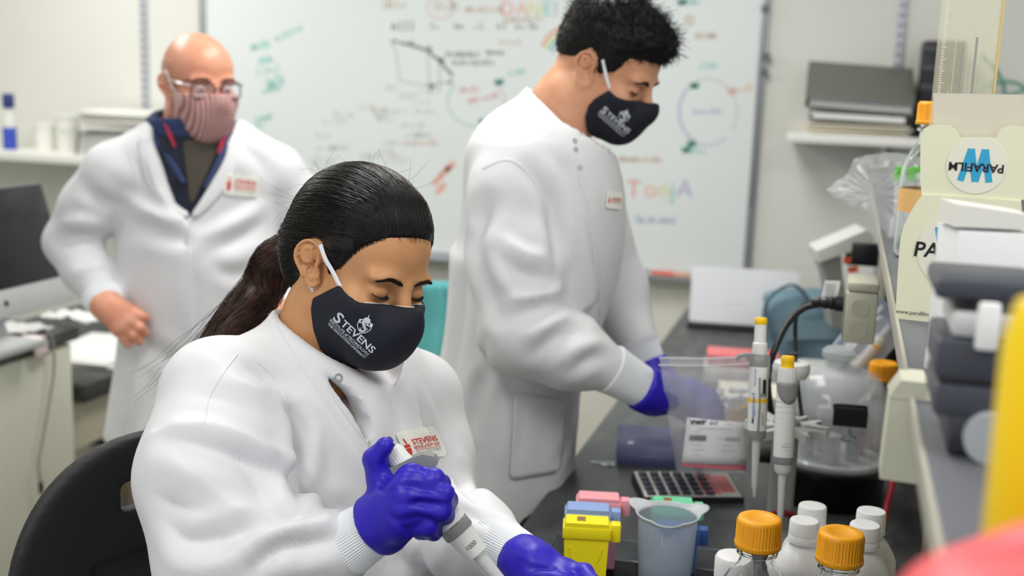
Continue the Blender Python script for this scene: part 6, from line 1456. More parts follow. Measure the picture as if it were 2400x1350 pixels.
V = add_folds(V, Q, [([(915, 1150), (960, 1140), (1010, 1150)], -0.0022, 0.003), ([(925, 1185), (980, 1178), (1035, 1185)], -0.0022, 0.003), ([(930, 1215), (980, 1212), (1030, 1222)], -0.0022, 0.003), ([(935, 1105), (985, 1100), (1010, 1115)], -0.0015, 0.0025), ([(880, 1110), (895, 1140), (920, 1165)], -0.0015, 0.003), ([(900, 1200), (930, 1235), (960, 1262)], 0.0018, 0.004), ([(950, 1165), (1000, 1160), (1045, 1170)], 0.0012, 0.003)])
skin_obj('glove', V, Q, M_GLOVE, wo)
hw2 = A3(1232, 1318, 1.335)
cuff_mesh(WLl-np.array(wo.location)-0.010*(hw2-WLl)/np.linalg.norm(hw2-WLl), hw2-np.array(wo.location), 0.0385, 0.0300).build('knit_cuff', M_KNIT, wo)
mc2 = [A3(1322, 1338, 1.305), A3(1318, 1372, 1.285), A3(1308, 1402, 1.275), A3(1296, 1428, 1.275)]
fg2 = [[A3(1368, 1345, 1.29), A3(1392, 1372, 1.265), A3(1370, 1395, 1.25)], [A3(1358, 1390, 1.265), A3(1372, 1420, 1.25), A3(1345, 1436, 1.24)], [A3(1340, 1425, 1.255), A3(1350, 1452, 1.245), A3(1325, 1462, 1.24)], [A3(1322, 1450, 1.26), A3(1330, 1472, 1.25), A3(1308, 1482, 1.245)]]
th2 = [A3(1255, 1352, 1.325), A3(1290, 1400, 1.30), A3(1325, 1428, 1.27), A3(1345, 1440, 1.245)]
def gloveL(p): return gauntlet(p, hand_sdf(p, hw2, mc2, fg2, th2, rw=0.022), hw2, WLl, 0.0285)
allp = np.array(mc2+sum(fg2, [])+th2+[hw2]); V, Q = surface_nets(gloveL, allp.min(0)-0.05, allp.max(0)+0.05, 0.0026); V = wrinkle(V, Q, 0.0018, 80, tuple(mc2[1]-hw2), 9, 3.5)
V = add_folds(V, Q, [([(1240, 1330), (1280, 1335), (1320, 1345)], -0.002, 0.003), ([(1250, 1345), (1290, 1340), (1350, 1345)], 0.0015, 0.003)])
skin_obj('glove', V, Q, M_GLOVE, wo)
# trousers and shoes
hipR, hipL = tl(0.09, 0.05, -0.47), tl(-0.09, 0.05, -0.47); kR, kL = tl(0.11, 0.42, -0.46), tl(-0.11, 0.42, -0.46)
fR = kR+np.array([-0.02, 0.02, 0]); fR[2] = 0.32; fL = kL+np.array([-0.02, 0.02, 0]); fL[2] = 0.32
V, Q = surface_nets(lambda p: smin(smin(chain(p, [hipR, kR, fR], [0.085, 0.062, 0.045], 0.03), chain(p, [hipL, kL, fL], [0.085, 0.062, 0.045], 0.03), 0.02), rcone(p, hipR, hipL, 0.10, 0.10), 0.04), np.minimum(np.minimum(fR, fL), np.minimum(hipR, hipL))-0.14, np.maximum(np.maximum(fR, fL), np.maximum(hipR, hipL))+np.array([0.14, 0.14, 0.16]), 0.014)
skin_obj('trousers', V, Q, mat('dark_trousers', (44, 46, 54), 0.8), wo)
for f in (fR, fL):
    c = f+np.array([0, 0, -0.05]); V, Q = surface_nets(lambda p: smin(rcone(p, c, c+WF*0.16, 0.042, 0.034), rcone(p, f, c, 0.044, 0.044), 0.03), c-0.25, c+0.25, 0.012); skin_obj('shoe', V, Q, mat('black_shoe', (26, 26, 28), 0.5), wo)
# ---- the pipette she holds
pa = A3(903, 1040, 1.272); pb = A3(1165, 1352, 1.272); ax = Vector(pb-pa).normalized(); Lp = (pb-pa)
hp = thing('pipette', 'grey handheld pipette with blue plunger gripped in her right glove', 'pipette', tuple(pa), rot=upright(Vector((0, 0, 0)), ax, 0))
def at_px(x_): return (Vector(A3(*x_, 1.272))-Vector(pa)).dot(ax)
s1, s2, s3, s4, s5, s6 = at_px((918, 1062)), at_px((948, 1098)), at_px((1050, 1205)), at_px((1092, 1262)), at_px((1120, 1296)), at_px((1175, 1362))
MB().lathe([(0.008, -0.004), (0.0095, -0.002), (0.0095, 0.003), (0.0075, 0.004), (0.0078, s1)], 24).build('plunger', mat('navy_plunger', (26, 28, 110), 0.35), hp)
MB().lathe([(0.0105, s1-0.004), (0.0125, s1), (0.0128, s1+0.012), (0.0135, s2-0.004)], 96, wob=lambda a, z: 1+0.02*math.cos(24*a)).build('volume_ring', mat('pipette_pale', (222, 224, 220), 0.4), hp)
MB().lathe([(0.0135, s2-0.004), (0.0148, s2+0.004), (0.0145, s3-0.03), (0.0165, s3+0.004)], 32).build('handle', mat('pipette_grey', (200, 202, 200), 0.4), hp)
# finger hook: broad grey saddle reaching over the index finger
side = Vector(_r).cross(Vector((0, 0, 0))) if False else Vector(_r); loc = hp.rotation_euler.to_matrix().inverted(); lr = loc @ Vector(_r); angz = math.atan2(lr.y, lr.x)
Mh = T(0, 0, s2, rz=angz)
MB().prism([(-0.026, -0.010), (-0.027, -0.004), (-0.014, 0.006), (0.0, 0.013), (0.015, 0.018), (0.026, 0.021), (0.033, 0.018), (0.034, 0.010), (0.026, 0.000), (0.010, -0.006), (-0.006, -0.010), (-0.016, -0.014)], -0.014, 0.014, axis='y', M=Mh).build('finger_hook', mat('hook_grey', (134, 136, 136), 0.42), hp)
MB().lathe([(0.0165, s3+0.004), (0.0175, s3+0.02), (0.0172, s4-0.016)], 32).build('collar', mat('pipette_pale', (222, 224, 220)), hp)
MB().lathe([(0.0178, s4-0.022), (0.0178, s4-0.010), (0.0170, s4-0.009)], 32, cap0=False, cap1=False).build('grey_ring', mat('ring_grey', (142, 144, 144), 0.4), hp)
MB().lathe([(0.0168, s4-0.016), (0.0150, s4+0.004), (0.0130, s5-0.004), (0.0126, s5), (0.0085, s5+0.001)], 32).build('nose', mat('pipette_pale', (222, 224, 220)), hp)
MB().lathe([(0.0078, s5), (0.0066, s6), (0.0050, s6+0.04), (0.0035, s6+0.06), (0.0012, s6+0.085)], 24).build('tip_cone', mat('pipette_grey', (200, 202, 200)), hp)
def ptxt(body, s_, size, ang):
    me = text_mesh(body, size); R0 = interp([s3, s4-0.02, s4, s5], [0.0172, 0.0180, 0.0158, 0.0135], s_)+0.0003
    for v in me.vertices: a = ang-v.co.x/R0; v.co = (R0*math.cos(a), R0*math.sin(a), s_-v.co.y)
    link('lettering', me, mat('print_grey', (70, 72, 74), 0.6), hp)
camdir = loc @ (Vector(CAM_POS)-Vector(pa)); ca = math.atan2(camdir.y, camdir.x)
ptxt('1000', s4+0.010, 0.0075, ca); ptxt('~~~', s3+0.014, 0.007, ca); ptxt('----', s3+0.022, 0.005, ca)
# tube in her other hand
tp = A3(1330, 1432, 1.262); tt = thing('sample_tube', 'small clear sample tube between the fingers of her left glove', 'tube', tuple(tp+np.array([0, 0, -0.03])), rot=(0.15, -0.35, 0))
MB().lathe([(0.002, 0), (0.005, 0.015), (0.0058, 0.038), (0.0066, 0.039), (0.0066, 0.042)], 18).build('body', M_TUBE, tt); MB().lathe([(0.007, 0.042), (0.007, 0.046), (0.006, 0.047)], 18).build('cap', M_TUBE, tt)
# ================================================================== young man standing at the bench
YF = np.array([0.975, 0.222, 0.0]); YR = np.array([0.222, -0.975, 0.0])
Y_HEAD = Head(orient((0.98*math.cos(.46), -0.20*math.cos(.46), -math.sin(.46)), 0.0), A3(1422, 160, 2.0), 0.905)
ym = person('young man with short dark hair and black mask, white lab coat, standing at the bench', (-0.62, 2.02, 0))
M_SKIN_Y = mat('light_tan_skin', (214, 160, 126), 0.5, sub=0.25, subr=(0.012, 0.005, 0.003), var=0.15, vscale=25, col2=(200, 140, 106))
yneck = A3(1290, 345, 2.02); nL = Y_HEAD.L([yneck])[0]; nM = Y_HEAD.L([A3(1325, 245, 2.01)])[0]
neckY = ([(0, -0.03, -0.03), tuple(nM), tuple(nL)], [0.062, 0.060, 0.070])
yf = lambda p: head_sdf(p, neckY, jaw=1.0, chin_z=-0.090)
V, Q = surface_nets(yf, (-0.12, -0.26, -0.36), (0.12, 0.14, 0.14), 0.003); V = relax(V, Q, 1, 0.5); ybv = bvh_of(V, Q)
skin_obj('body', Y_HEAD.W(V), Q, M_SKIN_Y, ym)
yh = [(0.120, 0.058), (0.080, 0.056), (0.058, 0.048), (0.050, 0.030), (0.044, 0.010), (0.030, 0.004), (0.018, -0.020), (0.010, -0.018), (0.004, 0.020), (-0.014, 0.032), (-0.030, 0.016), (-0.040, -0.012), (-0.060, -0.030), (-0.105, -0.034), (-0.18, -0.034), (-0.18, 0.25), (0.18, 0.25)]
def hair_y(p):
    q = p.copy(); q[:, 0] = np.abs(q[:, 0]); g = poly2d(p[:, 1], p[:, 2], yh)
    c = smin(ell(q, (0, -0.012, 0.034), (0.076, 0.100, 0.086)), ell(q, (0, 0.028, 0.040), (0.064, 0.062, 0.055)), 0.02)
    th = 0.001+0.007*np.clip(-g/0.03, 0, 1)+0.016*np.clip((p[:, 2]-0.045)/0.06, 0, 1)**1.2+0.007*np.clip((p[:, 1]-0.03)/0.06, 0, 1)*np.clip((p[:, 2]-0.05)/0.03, 0, 1)
    n = 0.0016*(np.sin(p[:, 0]*210+3*np.sin(p[:, 1]*90))*np.sin(p[:, 1]*180+2*np.sin(p[:, 2]*110))+0.6*np.sin(p[:, 0]*330+p[:, 2]*260))*np.clip((p[:, 2]-0.03)/0.05, 0, 1)
    return smax(c-th-n, g, 0.004)
V, Q = surface_nets(hair_y, (-0.12, -0.15, -0.06), (0.12, 0.15, 0.18), 0.003)
M_HAIR_Y = mat('short_black_hair', (12, 10, 10), 0.5, spec=0.3)
skin_obj('hair', Y_HEAD.W(V), Q, M_HAIR_Y, ym)
r = np.random.default_rng(21); hn = normals_of(V, Q); sel = np.argwhere(V[:, 2] > -0.04)[:, 0]; paths = []
for k in r.choice(sel, 4200):
    top = np.clip((V[k, 2]-0.03)/0.06, 0, 1); L = 0.005+0.009*top*r.uniform(0.5, 1); dr = hn[k]*(0.25+0.15*top)+np.array([0, 0.5*top, -0.6*(1-top)+0.1])+r.normal(0, 0.35, 3); dr /= np.linalg.norm(dr); cv = r.normal(0, 0.7, 3)*top
    paths.append(Y_HEAD.W(np.array([V[k]+dr*L*t+cv*L*t*t for t in np.linspace(0, 1, 5)])))
V2, Q2 = strand_mesh(paths, 0.0007, 0.0003); o = skin_obj('hair_strands', V2, Q2, M_HAIR_Y, ym); o['kind'] = 'stuff'
mpy = [(0.050, -0.020), (0.070, -0.024), (0.095, -0.020), (0.122, -0.010), (0.15, -0.008), (0.15, -0.18), (0.070, -0.138), (0.046, -0.112), (0.034, -0.086), (0.030, -0.062), (0.034, -0.046)]
V, Q = surface_nets(lambda p: mask_sdf(p, yf(p), mpy, bump=((0, 0.074, -0.058), (0.047, 0.046, 0.047))), (-0.10, 0.0, -0.18), (0.10, 0.16, 0.02), 0.0026); V = relax(V, Q, 1, 0.5)
MV = Y_HEAD.W(V); skin_obj('mask', MV, Q, M_NAVY, ym); ymb = bvh_of(MV, Q)
def ystrap(H, own, pts, w=0.0026):
    P_ = bez([H.W([q])[0]-np.array(own.location) for q in pts], 14); return MB().tube([tuple(q) for q in P_], w, 8, flat=0.4, up=tuple(H.R[:, 2])).build('ear_strap', M_STRAP, own)
for sg in (1, -1):
    ystrap(Y_HEAD, ym, [(sg*0.0625, 0.052, -0.022), (sg*0.072, 0.034, 0.0), (sg*0.0785, 0.016, 0.024)]); ystrap(Y_HEAD, ym, [(sg*0.0615, 0.036, -0.058), (sg*0.069, 0.022, -0.046), (sg*0.073, 0.006, -0.032)])
mask_print((1440, 286), 41, ymb, ym, 0.68); shield((1463, 272), 26, ymb, ym, 0.66)
bp_ = []
for sgn in (1, -1): bp_ += brow_paths(Y_HEAD, ybv, [(sgn*0.012, 0.0125), (sgn*0.024, 0.0165), (sgn*0.036, 0.0180), (sgn*0.048, 0.0150)], 420, 0.0056, seed=13+sgn)
V2, Q2 = strand_mesh(bp_, 0.00040, 0.00015); o = skin_obj('eyebrows', V2, Q2, M_LASH, ym); o['kind'] = 'stuff'
for sgn in (1, -1):
    pts = []
    for t in np.linspace(0, 1, 12):
        xx = sgn*(0.0200+0.0262*t); zz = -0.0064-0.0030*math.sin(math.pi*t); h = ybv.ray_cast(Vector((xx, 0.3, zz)), Vector((0, -1, 0))); pts.append(tuple(Y_HEAD.W(np.array([h[0]+h[1]*0.0004]))[0]-np.array(ym.location)))
    MB().tube(pts, 0.0016, 6).build('lash_line', M_LASH, ym)
# coat
YO = A3(1255, 530, 2.05); YB = frame(YF)
S1, E1, W1 = A3(1190, 455, 1.90), A3(1222, 780, 1.875), A3(1425, 862, 1.90); S2, E2, W2 = A3(1375, 425, 2.22), A3(1440, 680, 2.24), A3(1490, 800, 2.18)
YCa, YCb, YCc = A3(1243, 200, 2.06), A3(1297, 264, 1.945), A3(1372, 328, 2.06); YN = np.cross(YCb-YCa, YCc-YCa); YN /= np.linalg.norm(YN); YN = YN if YN[2] > 0 else -YN
hem = np.array([*A3(1190, 900, 2.05)[:2], 0.50])
def coat_y(p):
    q = (p-YO)@YB
    d = ell(q, (0, 0.018, 0.02), (0.185, 0.142, 0.21)); d = smin(d, ell(q, (0, -0.020, 0.12), (0.165, 0.10, 0.085)), 0.06)
    d = smin(d, ell(q, (0, -0.005, -0.12), (0.175, 0.125, 0.20)), 0.08)
    # skirt of the coat
    t = np.clip((-0.10-q[:, 2])/0.62, 0, 1); rx = 0.172+0.045*t; ry = 0.118+0.045*t; cy = -0.022-0.06*t
    e = np.sqrt((q[:, 0]/rx)**2+((q[:, 1]-cy)/ry)**2); fl = 1+0.03*t*np.sin(9*np.arctan2(q[:, 1]-cy, q[:, 0])+1.0); sk = np.maximum((e-fl)*0.13, np.maximum(q[:, 2]+0.06, -q[:, 2]-0.66)); d = smin(d, sk, 0.05)
    nb = yneck
    d = smin(d, rcone(p, S1, nb+np.array([0, 0, -0.05]), 0.058, 0.062), 0.05); d = smin(d, rcone(p, S2, nb+np.array([0, 0, -0.05]), 0.058, 0.062), 0.05)
    ar = chain(p, [S1, S1*0.5+E1*0.5, E1], [0.064, 0.069, 0.066], 0.04); ar = smin(ar, chain(p, [E1, E1*0.45+W1*0.55, W1], [0.064, 0.058, 0.040], 0.03), 0.03); d = smin(d, ar, 0.015)
    al = chain(p, [S2, E2, W2], [0.062, 0.060, 0.042], 0.03); d = smin(d, al, 0.015)
    ax = Y_HEAD.W([nM])[0]-nb; ax /= np.linalg.norm(ax); t = (p-nb)@ax; rad = np.linalg.norm(p-nb-t[:, None]*ax, axis=1); hgt = (p-YCa)@YN
    col = smax(np.maximum(rad-0.082+0.06*t, np.abs(t-0.02)-0.13), hgt, 0.004); d = smin(d, col, 0.02)
    d = smax(d, -np.maximum(rad-0.11, -hgt), 0.004); d = smax(d, -np.maximum(rad-0.069+0.05*t, -t-0.03), 0.004)
    v = poly2d(q[:, 0], q[:, 2], [(0.032, 0.32), (-0.020, 0.32), (-0.012, 0.16), (0.002, 0.06), (0.008, 0.16)]); d = smax(d, -np.maximum(v, -(q[:, 1]-0.0)), 0.004)
    slit = poly2d(q[:, 0], q[:, 2], [(0.003, 0.10), (-0.002, 0.10), (-0.001, -0.7), (0.003, -0.7)]); d = smax(d, -np.maximum(slit, -(q[:, 1]-0.10)), 0.003)
    # side vent pocket slit towards the camera
    return d
V, Q = surface_nets(coat_y, (-1.0, 1.6, 0.28), (-0.12, 2.55, 1.72), 0.0075); V = relax(V, Q, 2, 0.5)
V = wrinkle(V, Q, 0.0022, 22, (0, 0, 1), 15, 3.5)
yfolds = [([(1150, 480), (1120, 560), (1130, 640), (1170, 740)], -0.012, 0.014), ([(1240, 400), (1290, 470), (1300, 560), (1305, 620)], -0.012, 0.013), ([(1190, 560), (1230, 590), (1270, 600)], 0.008, 0.012), ([(1160, 590), (1220, 640), (1285, 650)], -0.008, 0.012),
    ([(1200, 700), (1250, 690), (1310, 672)], 0.009, 0.011), ([(1190, 750), (1250, 725), (1320, 705)], -0.009, 0.011), ([(1220, 790), (1270, 765), (1330, 745)], 0.008, 0.011), ([(1250, 830), (1300, 790), (1370, 770)], -0.008, 0.011), ([(1300, 850), (1350, 810), (1400, 800)], 0.008, 0.011), ([(1340, 870), (1380, 840), (1420, 835)], -0.008, 0.010),
    ([(1330, 420), (1370, 560), (1390, 700), (1395, 760)], 0.006, 0.016), ([(1290, 350), (1340, 450), (1360, 540)], -0.006, 0.016), ([(1110, 330), (1180, 340), (1260, 330)], 0.004, 0.018), ([(1090, 620), (1080, 740), (1060, 900)], -0.007, 0.018), ([(1140, 800), (1130, 900), (1110, 1000)], -0.010, 0.010), ([(1120, 430), (1110, 500), (1115, 560)], 0.006, 0.016),
    ([(1040, 780), (1030, 900), (1020, 1020)], 0.006, 0.018), ([(1180, 900), (1190, 1000), (1180, 1100)], 0.006, 0.016), ([(1345, 920), (1340, 1000), (1310, 1070)], -0.008, 0.014)]
V = add_folds(V, Q, yfolds); V = relax(V, Q, 1, 0.4)
skin_obj('lab_coat', V, Q, M_COAT, ym); ycb = bvh_of(V, Q)
for a, b in ((1347, 330), (1349, 350), (1359, 393)): ringlet(a, b, ycb, ym, 0.0035)
seam([(1352, 400), (1385, 520), (1400, 660), (1405, 740)], ycb, ym, 0.0018, 'placket_edge'); seam([(1130, 395), (1190, 375), (1240, 410), (1275, 480)], ycb, ym, 0.0014); seam([(1140, 800), (1125, 900), (1120, 990)], ycb, ym, 0.0016)
# patch pocket on the coat front, near side
def pk(name, pts, own, bv, m, lift, n=16, th=0.002):
    me = flat_patch(2, 2, 0.25, n)
    def fx(x, y):
        u, v = (x+1)/2, (y+1)/2; a = np.array(pts[0])*(1-u)+np.array(pts[1])*u; b = np.array(pts[3])*(1-u)+np.array(pts[2])*u; c = a*(1-v)+b*v; return c[0], c[1]
    o = decal(name, me, fx, bv, m, own, lift); 
    for f in o.data.polygons: f.use_smooth = True
    solidify(o, th); return o
pk('pocket', ((1192, 1125), (1310, 1105), (1328, 938), (1204, 918)), ym, ycb, M_COAT, 0.003)
badge((1436, 470), 5, 34, 40, ycb, ym)
h1 = A3(1512, 912, 1.925); cuff_mesh(W1-np.array(ym.location), h1-np.array(ym.location), 0.041, 0.034).build('knit_cuff', M_KNIT, ym)
h2 = A3(1520, 862, 2.17); cuff_mesh(W2-np.array(ym.location), h2-np.array(ym.location), 0.041, 0.034).build('knit_cuff', M_KNIT, ym)
m1 = [A3(1618, 905, 2.03), A3(1635, 922, 2.00), A3(1640, 945, 1.985), A3(1635, 968, 1.98)]
f1 = [[A3(1668, 925, 2.05), A3(1685, 955, 2.06), A3(1680, 980, 2.06)], [A3(1675, 945, 2.02), A3(1685, 975, 2.03), A3(1672, 995, 2.04)], [A3(1672, 970, 2.0), A3(1676, 998, 2.02), A3(1660, 1012, 2.03)], [A3(1660, 990, 1.99), A3(1662, 1012, 2.0), A3(1650, 1022, 2.01)]]
t1 = [A3(1540, 935, 1.98), A3(1590, 960, 2.02), A3(1625, 985, 2.05), A3(1645, 1005, 2.06)]
allp = np.array(m1+sum(f1, [])+t1+[h1]); V, Q = surface_nets(lambda p: gauntlet(p, hand_sdf(p, h1, m1, f1, t1, rw=0.030), h1, W1, 0.036), allp.min(0)-0.05, allp.max(0)+0.05, 0.0036); V = wrinkle(V, Q, 0.0012, 80, (1, 0, 0), 3, 2); skin_obj('glove', V, Q, M_GLOVE, ym)
m2 = [A3(1590, 905, 2.16), A3(1595, 925, 2.18), A3(1595, 945, 2.2), A3(1590, 960, 2.21)]
f2 = [[A3(1625, 925, 2.15), A3(1640, 955, 2.15), A3(1640, 980, 2.14)], [A3(1625, 945, 2.18), A3(1640, 970, 2.18), A3(1635, 995, 2.17)], [A3(1622, 962, 2.2), A3(1635, 985, 2.2), A3(1630, 1005, 2.2)], [A3(1615, 975, 2.22), A3(1625, 995, 2.22), A3(1620, 1010, 2.22)]]
t2 = [A3(1545, 895, 2.16), A3(1580, 940, 2.12), A3(1605, 965, 2.1), A3(1625, 985, 2.1)]
allp = np.array(m2+sum(f2, [])+t2+[h2]); V, Q = surface_nets(lambda p: gauntlet(p, hand_sdf(p, h2, m2, f2, t2, rw=0.030), h2, W2, 0.036), allp.min(0)-0.05, allp.max(0)+0.05, 0.005); skin_obj('glove', V, Q, M_GLOVE, ym)
V, Q = surface_nets(lambda p: smin(ell((p-YO)@YB, (0, 0, 0.03), (0.16, 0.10, 0.18)), rcone(p, yneck+np.array([0.02, 0, -0.06]), YO, 0.062, 0.09), 0.05), YO-0.26, YO+0.34, 0.012); skin_obj('shirt', V, Q, mat('navy_shirt', (34, 40, 58), 0.8), ym)
def legs(own, base, fwd, right, ztop, dx=0.09, m=None, lean=0.0):
    b = np.array(base, float); L = []
    for sg in (1, -1):
        hp_, kn, an = b+right*sg*dx+np.array([0, 0, ztop]), b+right*sg*dx*1.05+fwd*0.02+np.array([0, 0, 0.48]), b+right*sg*dx*1.1+np.array([0, 0, 0.09]); L.append((hp_, kn, an))
    V, Q = surface_nets(lambda p: smin(smin(chain(p, list(L[0]), [0.095, 0.068, 0.055], 0.03), chain(p, list(L[1]), [0.095, 0.068, 0.055], 0.03), 0.02), rcone(p, L[0][0], L[1][0], 0.10, 0.10), 0.04), b+np.array([-0.3, -0.3, 0.03]), b+np.array([0.3, 0.3, ztop+0.15]), 0.016)
    skin_obj('trousers', V, Q, m or mat('dark_trousers', (44, 46, 54), 0.8), own)
    for hp_, kn, an in L:
        c = an*np.array([1, 1, 0])+np.array([0, 0, 0.042]); V, Q = surface_nets(lambda p: np.maximum(smin(rcone(p, c-fwd*0.04, c+fwd*0.17, 0.045, 0.04), rcone(p, an, c, 0.05, 0.045), 0.03), -p[:, 2]), c-0.28, c+0.28, 0.012); skin_obj('shoe', V, Q, mat('black_shoe', (26, 26, 28), 0.5), own)
legs(ym, (YO[0]-0.05, YO[1]-0.01, 0), YF, YR, 0.86)
# ================================================================== bald man with hands on hips
DF = np.array([0.80, -0.60, 0.0]); 
DF = np.array([0.40, -0.917, 0.0]); DR = np.array([-0.917, -0.40, 0.0])
B_HEAD = Head(orient((math.cos(-.62), math.sin(-.62), -0.07), -0.0), A3(466, 198, 2.62), 0.955)
ba = person('bald man in glasses, patterned mask and open white lab coat, hand on hip', (-1.40, 2.45, 0))
M_SKIN_B = mat('ruddy_skin', (226, 164, 136), 0.36, sub=0.25, subr=(0.012, 0.005, 0.003), var=0.2, vscale=18, col2=(210, 138, 110))
bneck = A3(455, 330, 2.66); nL = B_HEAD.L([bneck])[0]
neckB = ([(0, -0.028, -0.035), tuple(nL*0.5+np.array((0, -0.028, -0.035))*0.5), tuple(nL)], [0.064, 0.063, 0.075])
bf = lambda p: head_sdf(p, neckB, jaw=1.04, chin_z=-0.104, closed=False)
V, Q = surface_nets(bf, (-0.12, -0.18, -0.32), (0.12, 0.14, 0.14), 0.0032); V = relax(V, Q, 1, 0.5); bbv = bvh_of(V, Q); skin_obj('body', B_HEAD.W(V), Q, M_SKIN_B, ba)
# cropped hair at sides
r = np.random.default_rng(31); N_ = normals_of(V, Q); sel = np.argwhere((V[:, 1] < 0.035) & (V[:, 2] > -0.03) & (V[:, 2] < 0.050) & (np.abs(V[:, 0]) > 0.03) & (np.abs(V[:, 0]) < 0.079))[:, 0]
paths = [B_HEAD.W(np.array([V[k]+(N_[k]*0.6+np.array([0, -0.6, -0.5]))*0.004*t for t in (0, .5, 1)])) for k in r.choice(sel, 900)]
V2, Q2 = strand_mesh(paths, 0.0004, 0.0002); o = skin_obj('cropped_hair', V2, Q2, mat('grey_brown_hair', (120, 98, 84), 0.6), ba); o['kind'] = 'stuff'
mpb = [(0.020, -0.006), (0.050, -0.012), (0.075, -0.016), (0.10, -0.012), (0.125, -0.008), (0.16, -0.008), (0.16, -0.17), (0.062, -0.128), (0.040, -0.108), (0.026, -0.082), (0.018, -0.05)]
V, Q = surface_nets(lambda p: mask_sdf(p, bf(p), mpb, bump=((0, 0.080, -0.060), (0.050, 0.046, 0.054))), (-0.11, 0.0, -0.18), (0.11, 0.16, 0.02), 0.003); V = relax(V, Q, 1, 0.5)
MV = B_HEAD.W(V); bmk = skin_obj('mask', MV, Q, None, ba)
# checked cloth
m = bpy.data.materials.new('pink_checked_cloth'); m.use_nodes = True; nt = m.node_tree; b = nt.nodes['Principled BSDF']; b.inputs['Roughness'].default_value = 0.8
tc = nt.nodes.new('ShaderNodeTexCoord'); mp_ = nt.nodes.new('ShaderNodeMapping'); mp_.inputs['Rotation'].default_value = (0.0, 0.0, -math.atan2(B_HEAD.R[1, 0], B_HEAD.R[0, 0])); nt.links.new(tc.outputs['Object'], mp_.inputs['Vector'])
w1, w2 = nt.nodes.new('ShaderNodeTexWave'), nt.nodes.new('ShaderNodeTexWave')
for w, dr in ((w1, 'X'), (w2, 'Z')):
    w.bands_direction = dr; w.inputs['Scale'].default_value = 38.0; nt.links.new(mp_.outputs[0], w.inputs['Vector'])
mul = nt.nodes.new('ShaderNodeMath'); mul.operation = 'MULTIPLY'; nt.links.new(w1.outputs['Fac'], mul.inputs[0]); nt.links.new(w2.outputs['Fac'], mul.inputs[1])
cr = nt.nodes.new('ShaderNodeValToRGB'); cr.color_ramp.elements[0].color = (*lin((152, 92, 92)), 1); cr.color_ramp.elements[1].color = (*lin((226, 196, 190)), 1); cr.color_ramp.elements[0].position = 0.1; cr.color_ramp.elements[1].position = 0.6
nt.links.new(mul.outputs[0], cr.inputs[0]); nt.links.new(cr.outputs[0], b.inputs['Base Color']); bmk.data.materials.append(m)
for sg in (1, -1): ystrap(B_HEAD, ba, [(sg*0.072, 0.022, -0.012), (sg*0.077, 0.008, 0.012), (sg*0.079, -0.004, 0.03)]); ystrap(B_HEAD, ba, [(sg*0.066, 0.022, -0.07), (sg*0.071, 0.008, -0.045), (sg*0.073, 0.0, -0.034)])
# eyes
for sg in (1, -1):
    c = B_HEAD.W([[sg*0.033, 0.0815, -0.003]])[0]; e = MB(); e.lathe([(0.0001, -0.0102), (0.006, -0.0085), (0.0092, -0.0045), (0.0102, 0), (0.0092, 0.0045), (0.006, 0.0085), (0.0001, 0.0102)], 20); o = e.build('eye', mat('eye_white', (226, 220, 214), 0.2), ba); o.location = tuple(c-np.array(ba.location))
    g_ = B_HEAD.W([[sg*0.033+0.001, 0.0910, -0.0045]])[0]; o2 = MB().lathe([(0.0001, -0.0052), (0.0036, -0.0036), (0.0052, 0), (0.0036, 0.0036), (0.0001, 0.0052)], 16).build('iris', mat('dark_iris', (44, 30, 24), 0.15), ba); o2.location = tuple(g_-np.array(ba.location))
bp_ = []
for sgn in (1, -1): bp_ += brow_paths(B_HEAD, bbv, [(sgn*0.012, 0.0150), (sgn*0.026, 0.0195), (sgn*0.042, 0.0200), (sgn*0.056, 0.0130)], 160, 0.006, seed=33+sgn)
V2, Q2 = strand_mesh(bp_, 0.00045, 0.0002); o = skin_obj('eyebrows', V2, Q2, mat('brown_brow', (92, 66, 52), 0.6), ba); o['kind'] = 'stuff'
# glasses: a thing of its own, worn
gl = thing('eyeglasses', 'dark-rimmed rectangular eyeglasses worn by the bald man', 'glasses', tuple(B_HEAD.W([[0, 0.106, 0.0]])[0]))
go = np.array(gl.location); M_RIM = mat('dark_rim', (42, 38, 44), 0.3)
for sg in (1, -1):
    pts = [B_HEAD.W([[sg*0.034+a, 0.1095-0.18*abs(a*sg+0.034)*1.0+0.0, b-0.006]])[0]-go for a, b in rrect(0.052, 0.034, 0.009, 4)]; pts.append(pts[0]); f = MB().tube([tuple(q) for q in pts], 0.0018, 8).build('rim', M_RIM, gl)
    bm = bmesh.new(); bm.faces.new([bm.verts.new(tuple(q)) for q in pts[:-1]]); me = bpy.data.meshes.new('lens'); bm.to_mesh(me); bm.free(); o = link('lens', me, mat('lens_glass', (250, 250, 255), 0.02, alpha=0.08, spec=0.8), gl); solidify(o, 0.0012)
    tp_ = bez([B_HEAD.W([q])[0]-go for q in ((sg*0.061, 0.096, 0.006), (sg*0.075, 0.080, 0.008), (sg*0.0785, 0.03, 0.010), (sg*0.080, -0.005, 0.014), (sg*0.078, -0.022, -0.004))], 16)
    MB().tube([tuple(q) for q in tp_[:7]], 0.0022, 8, flat=0.6).build('temple', mat('silver_temple', (206, 208, 214), 0.3, metal=0.5), gl); MB().tube([tuple(q) for q in tp_[6:]], 0.0020, 8, flat=0.6).build('temple_tip', M_RIM, gl)
MB().tube([tuple(B_HEAD.W([q])[0]-go) for q in ((0.010, 0.1095, -0.001), (0.0, 0.112, 0.002), (-0.010, 0.1095, -0.001))], 0.0017, 8).build('bridge', M_RIM, gl)
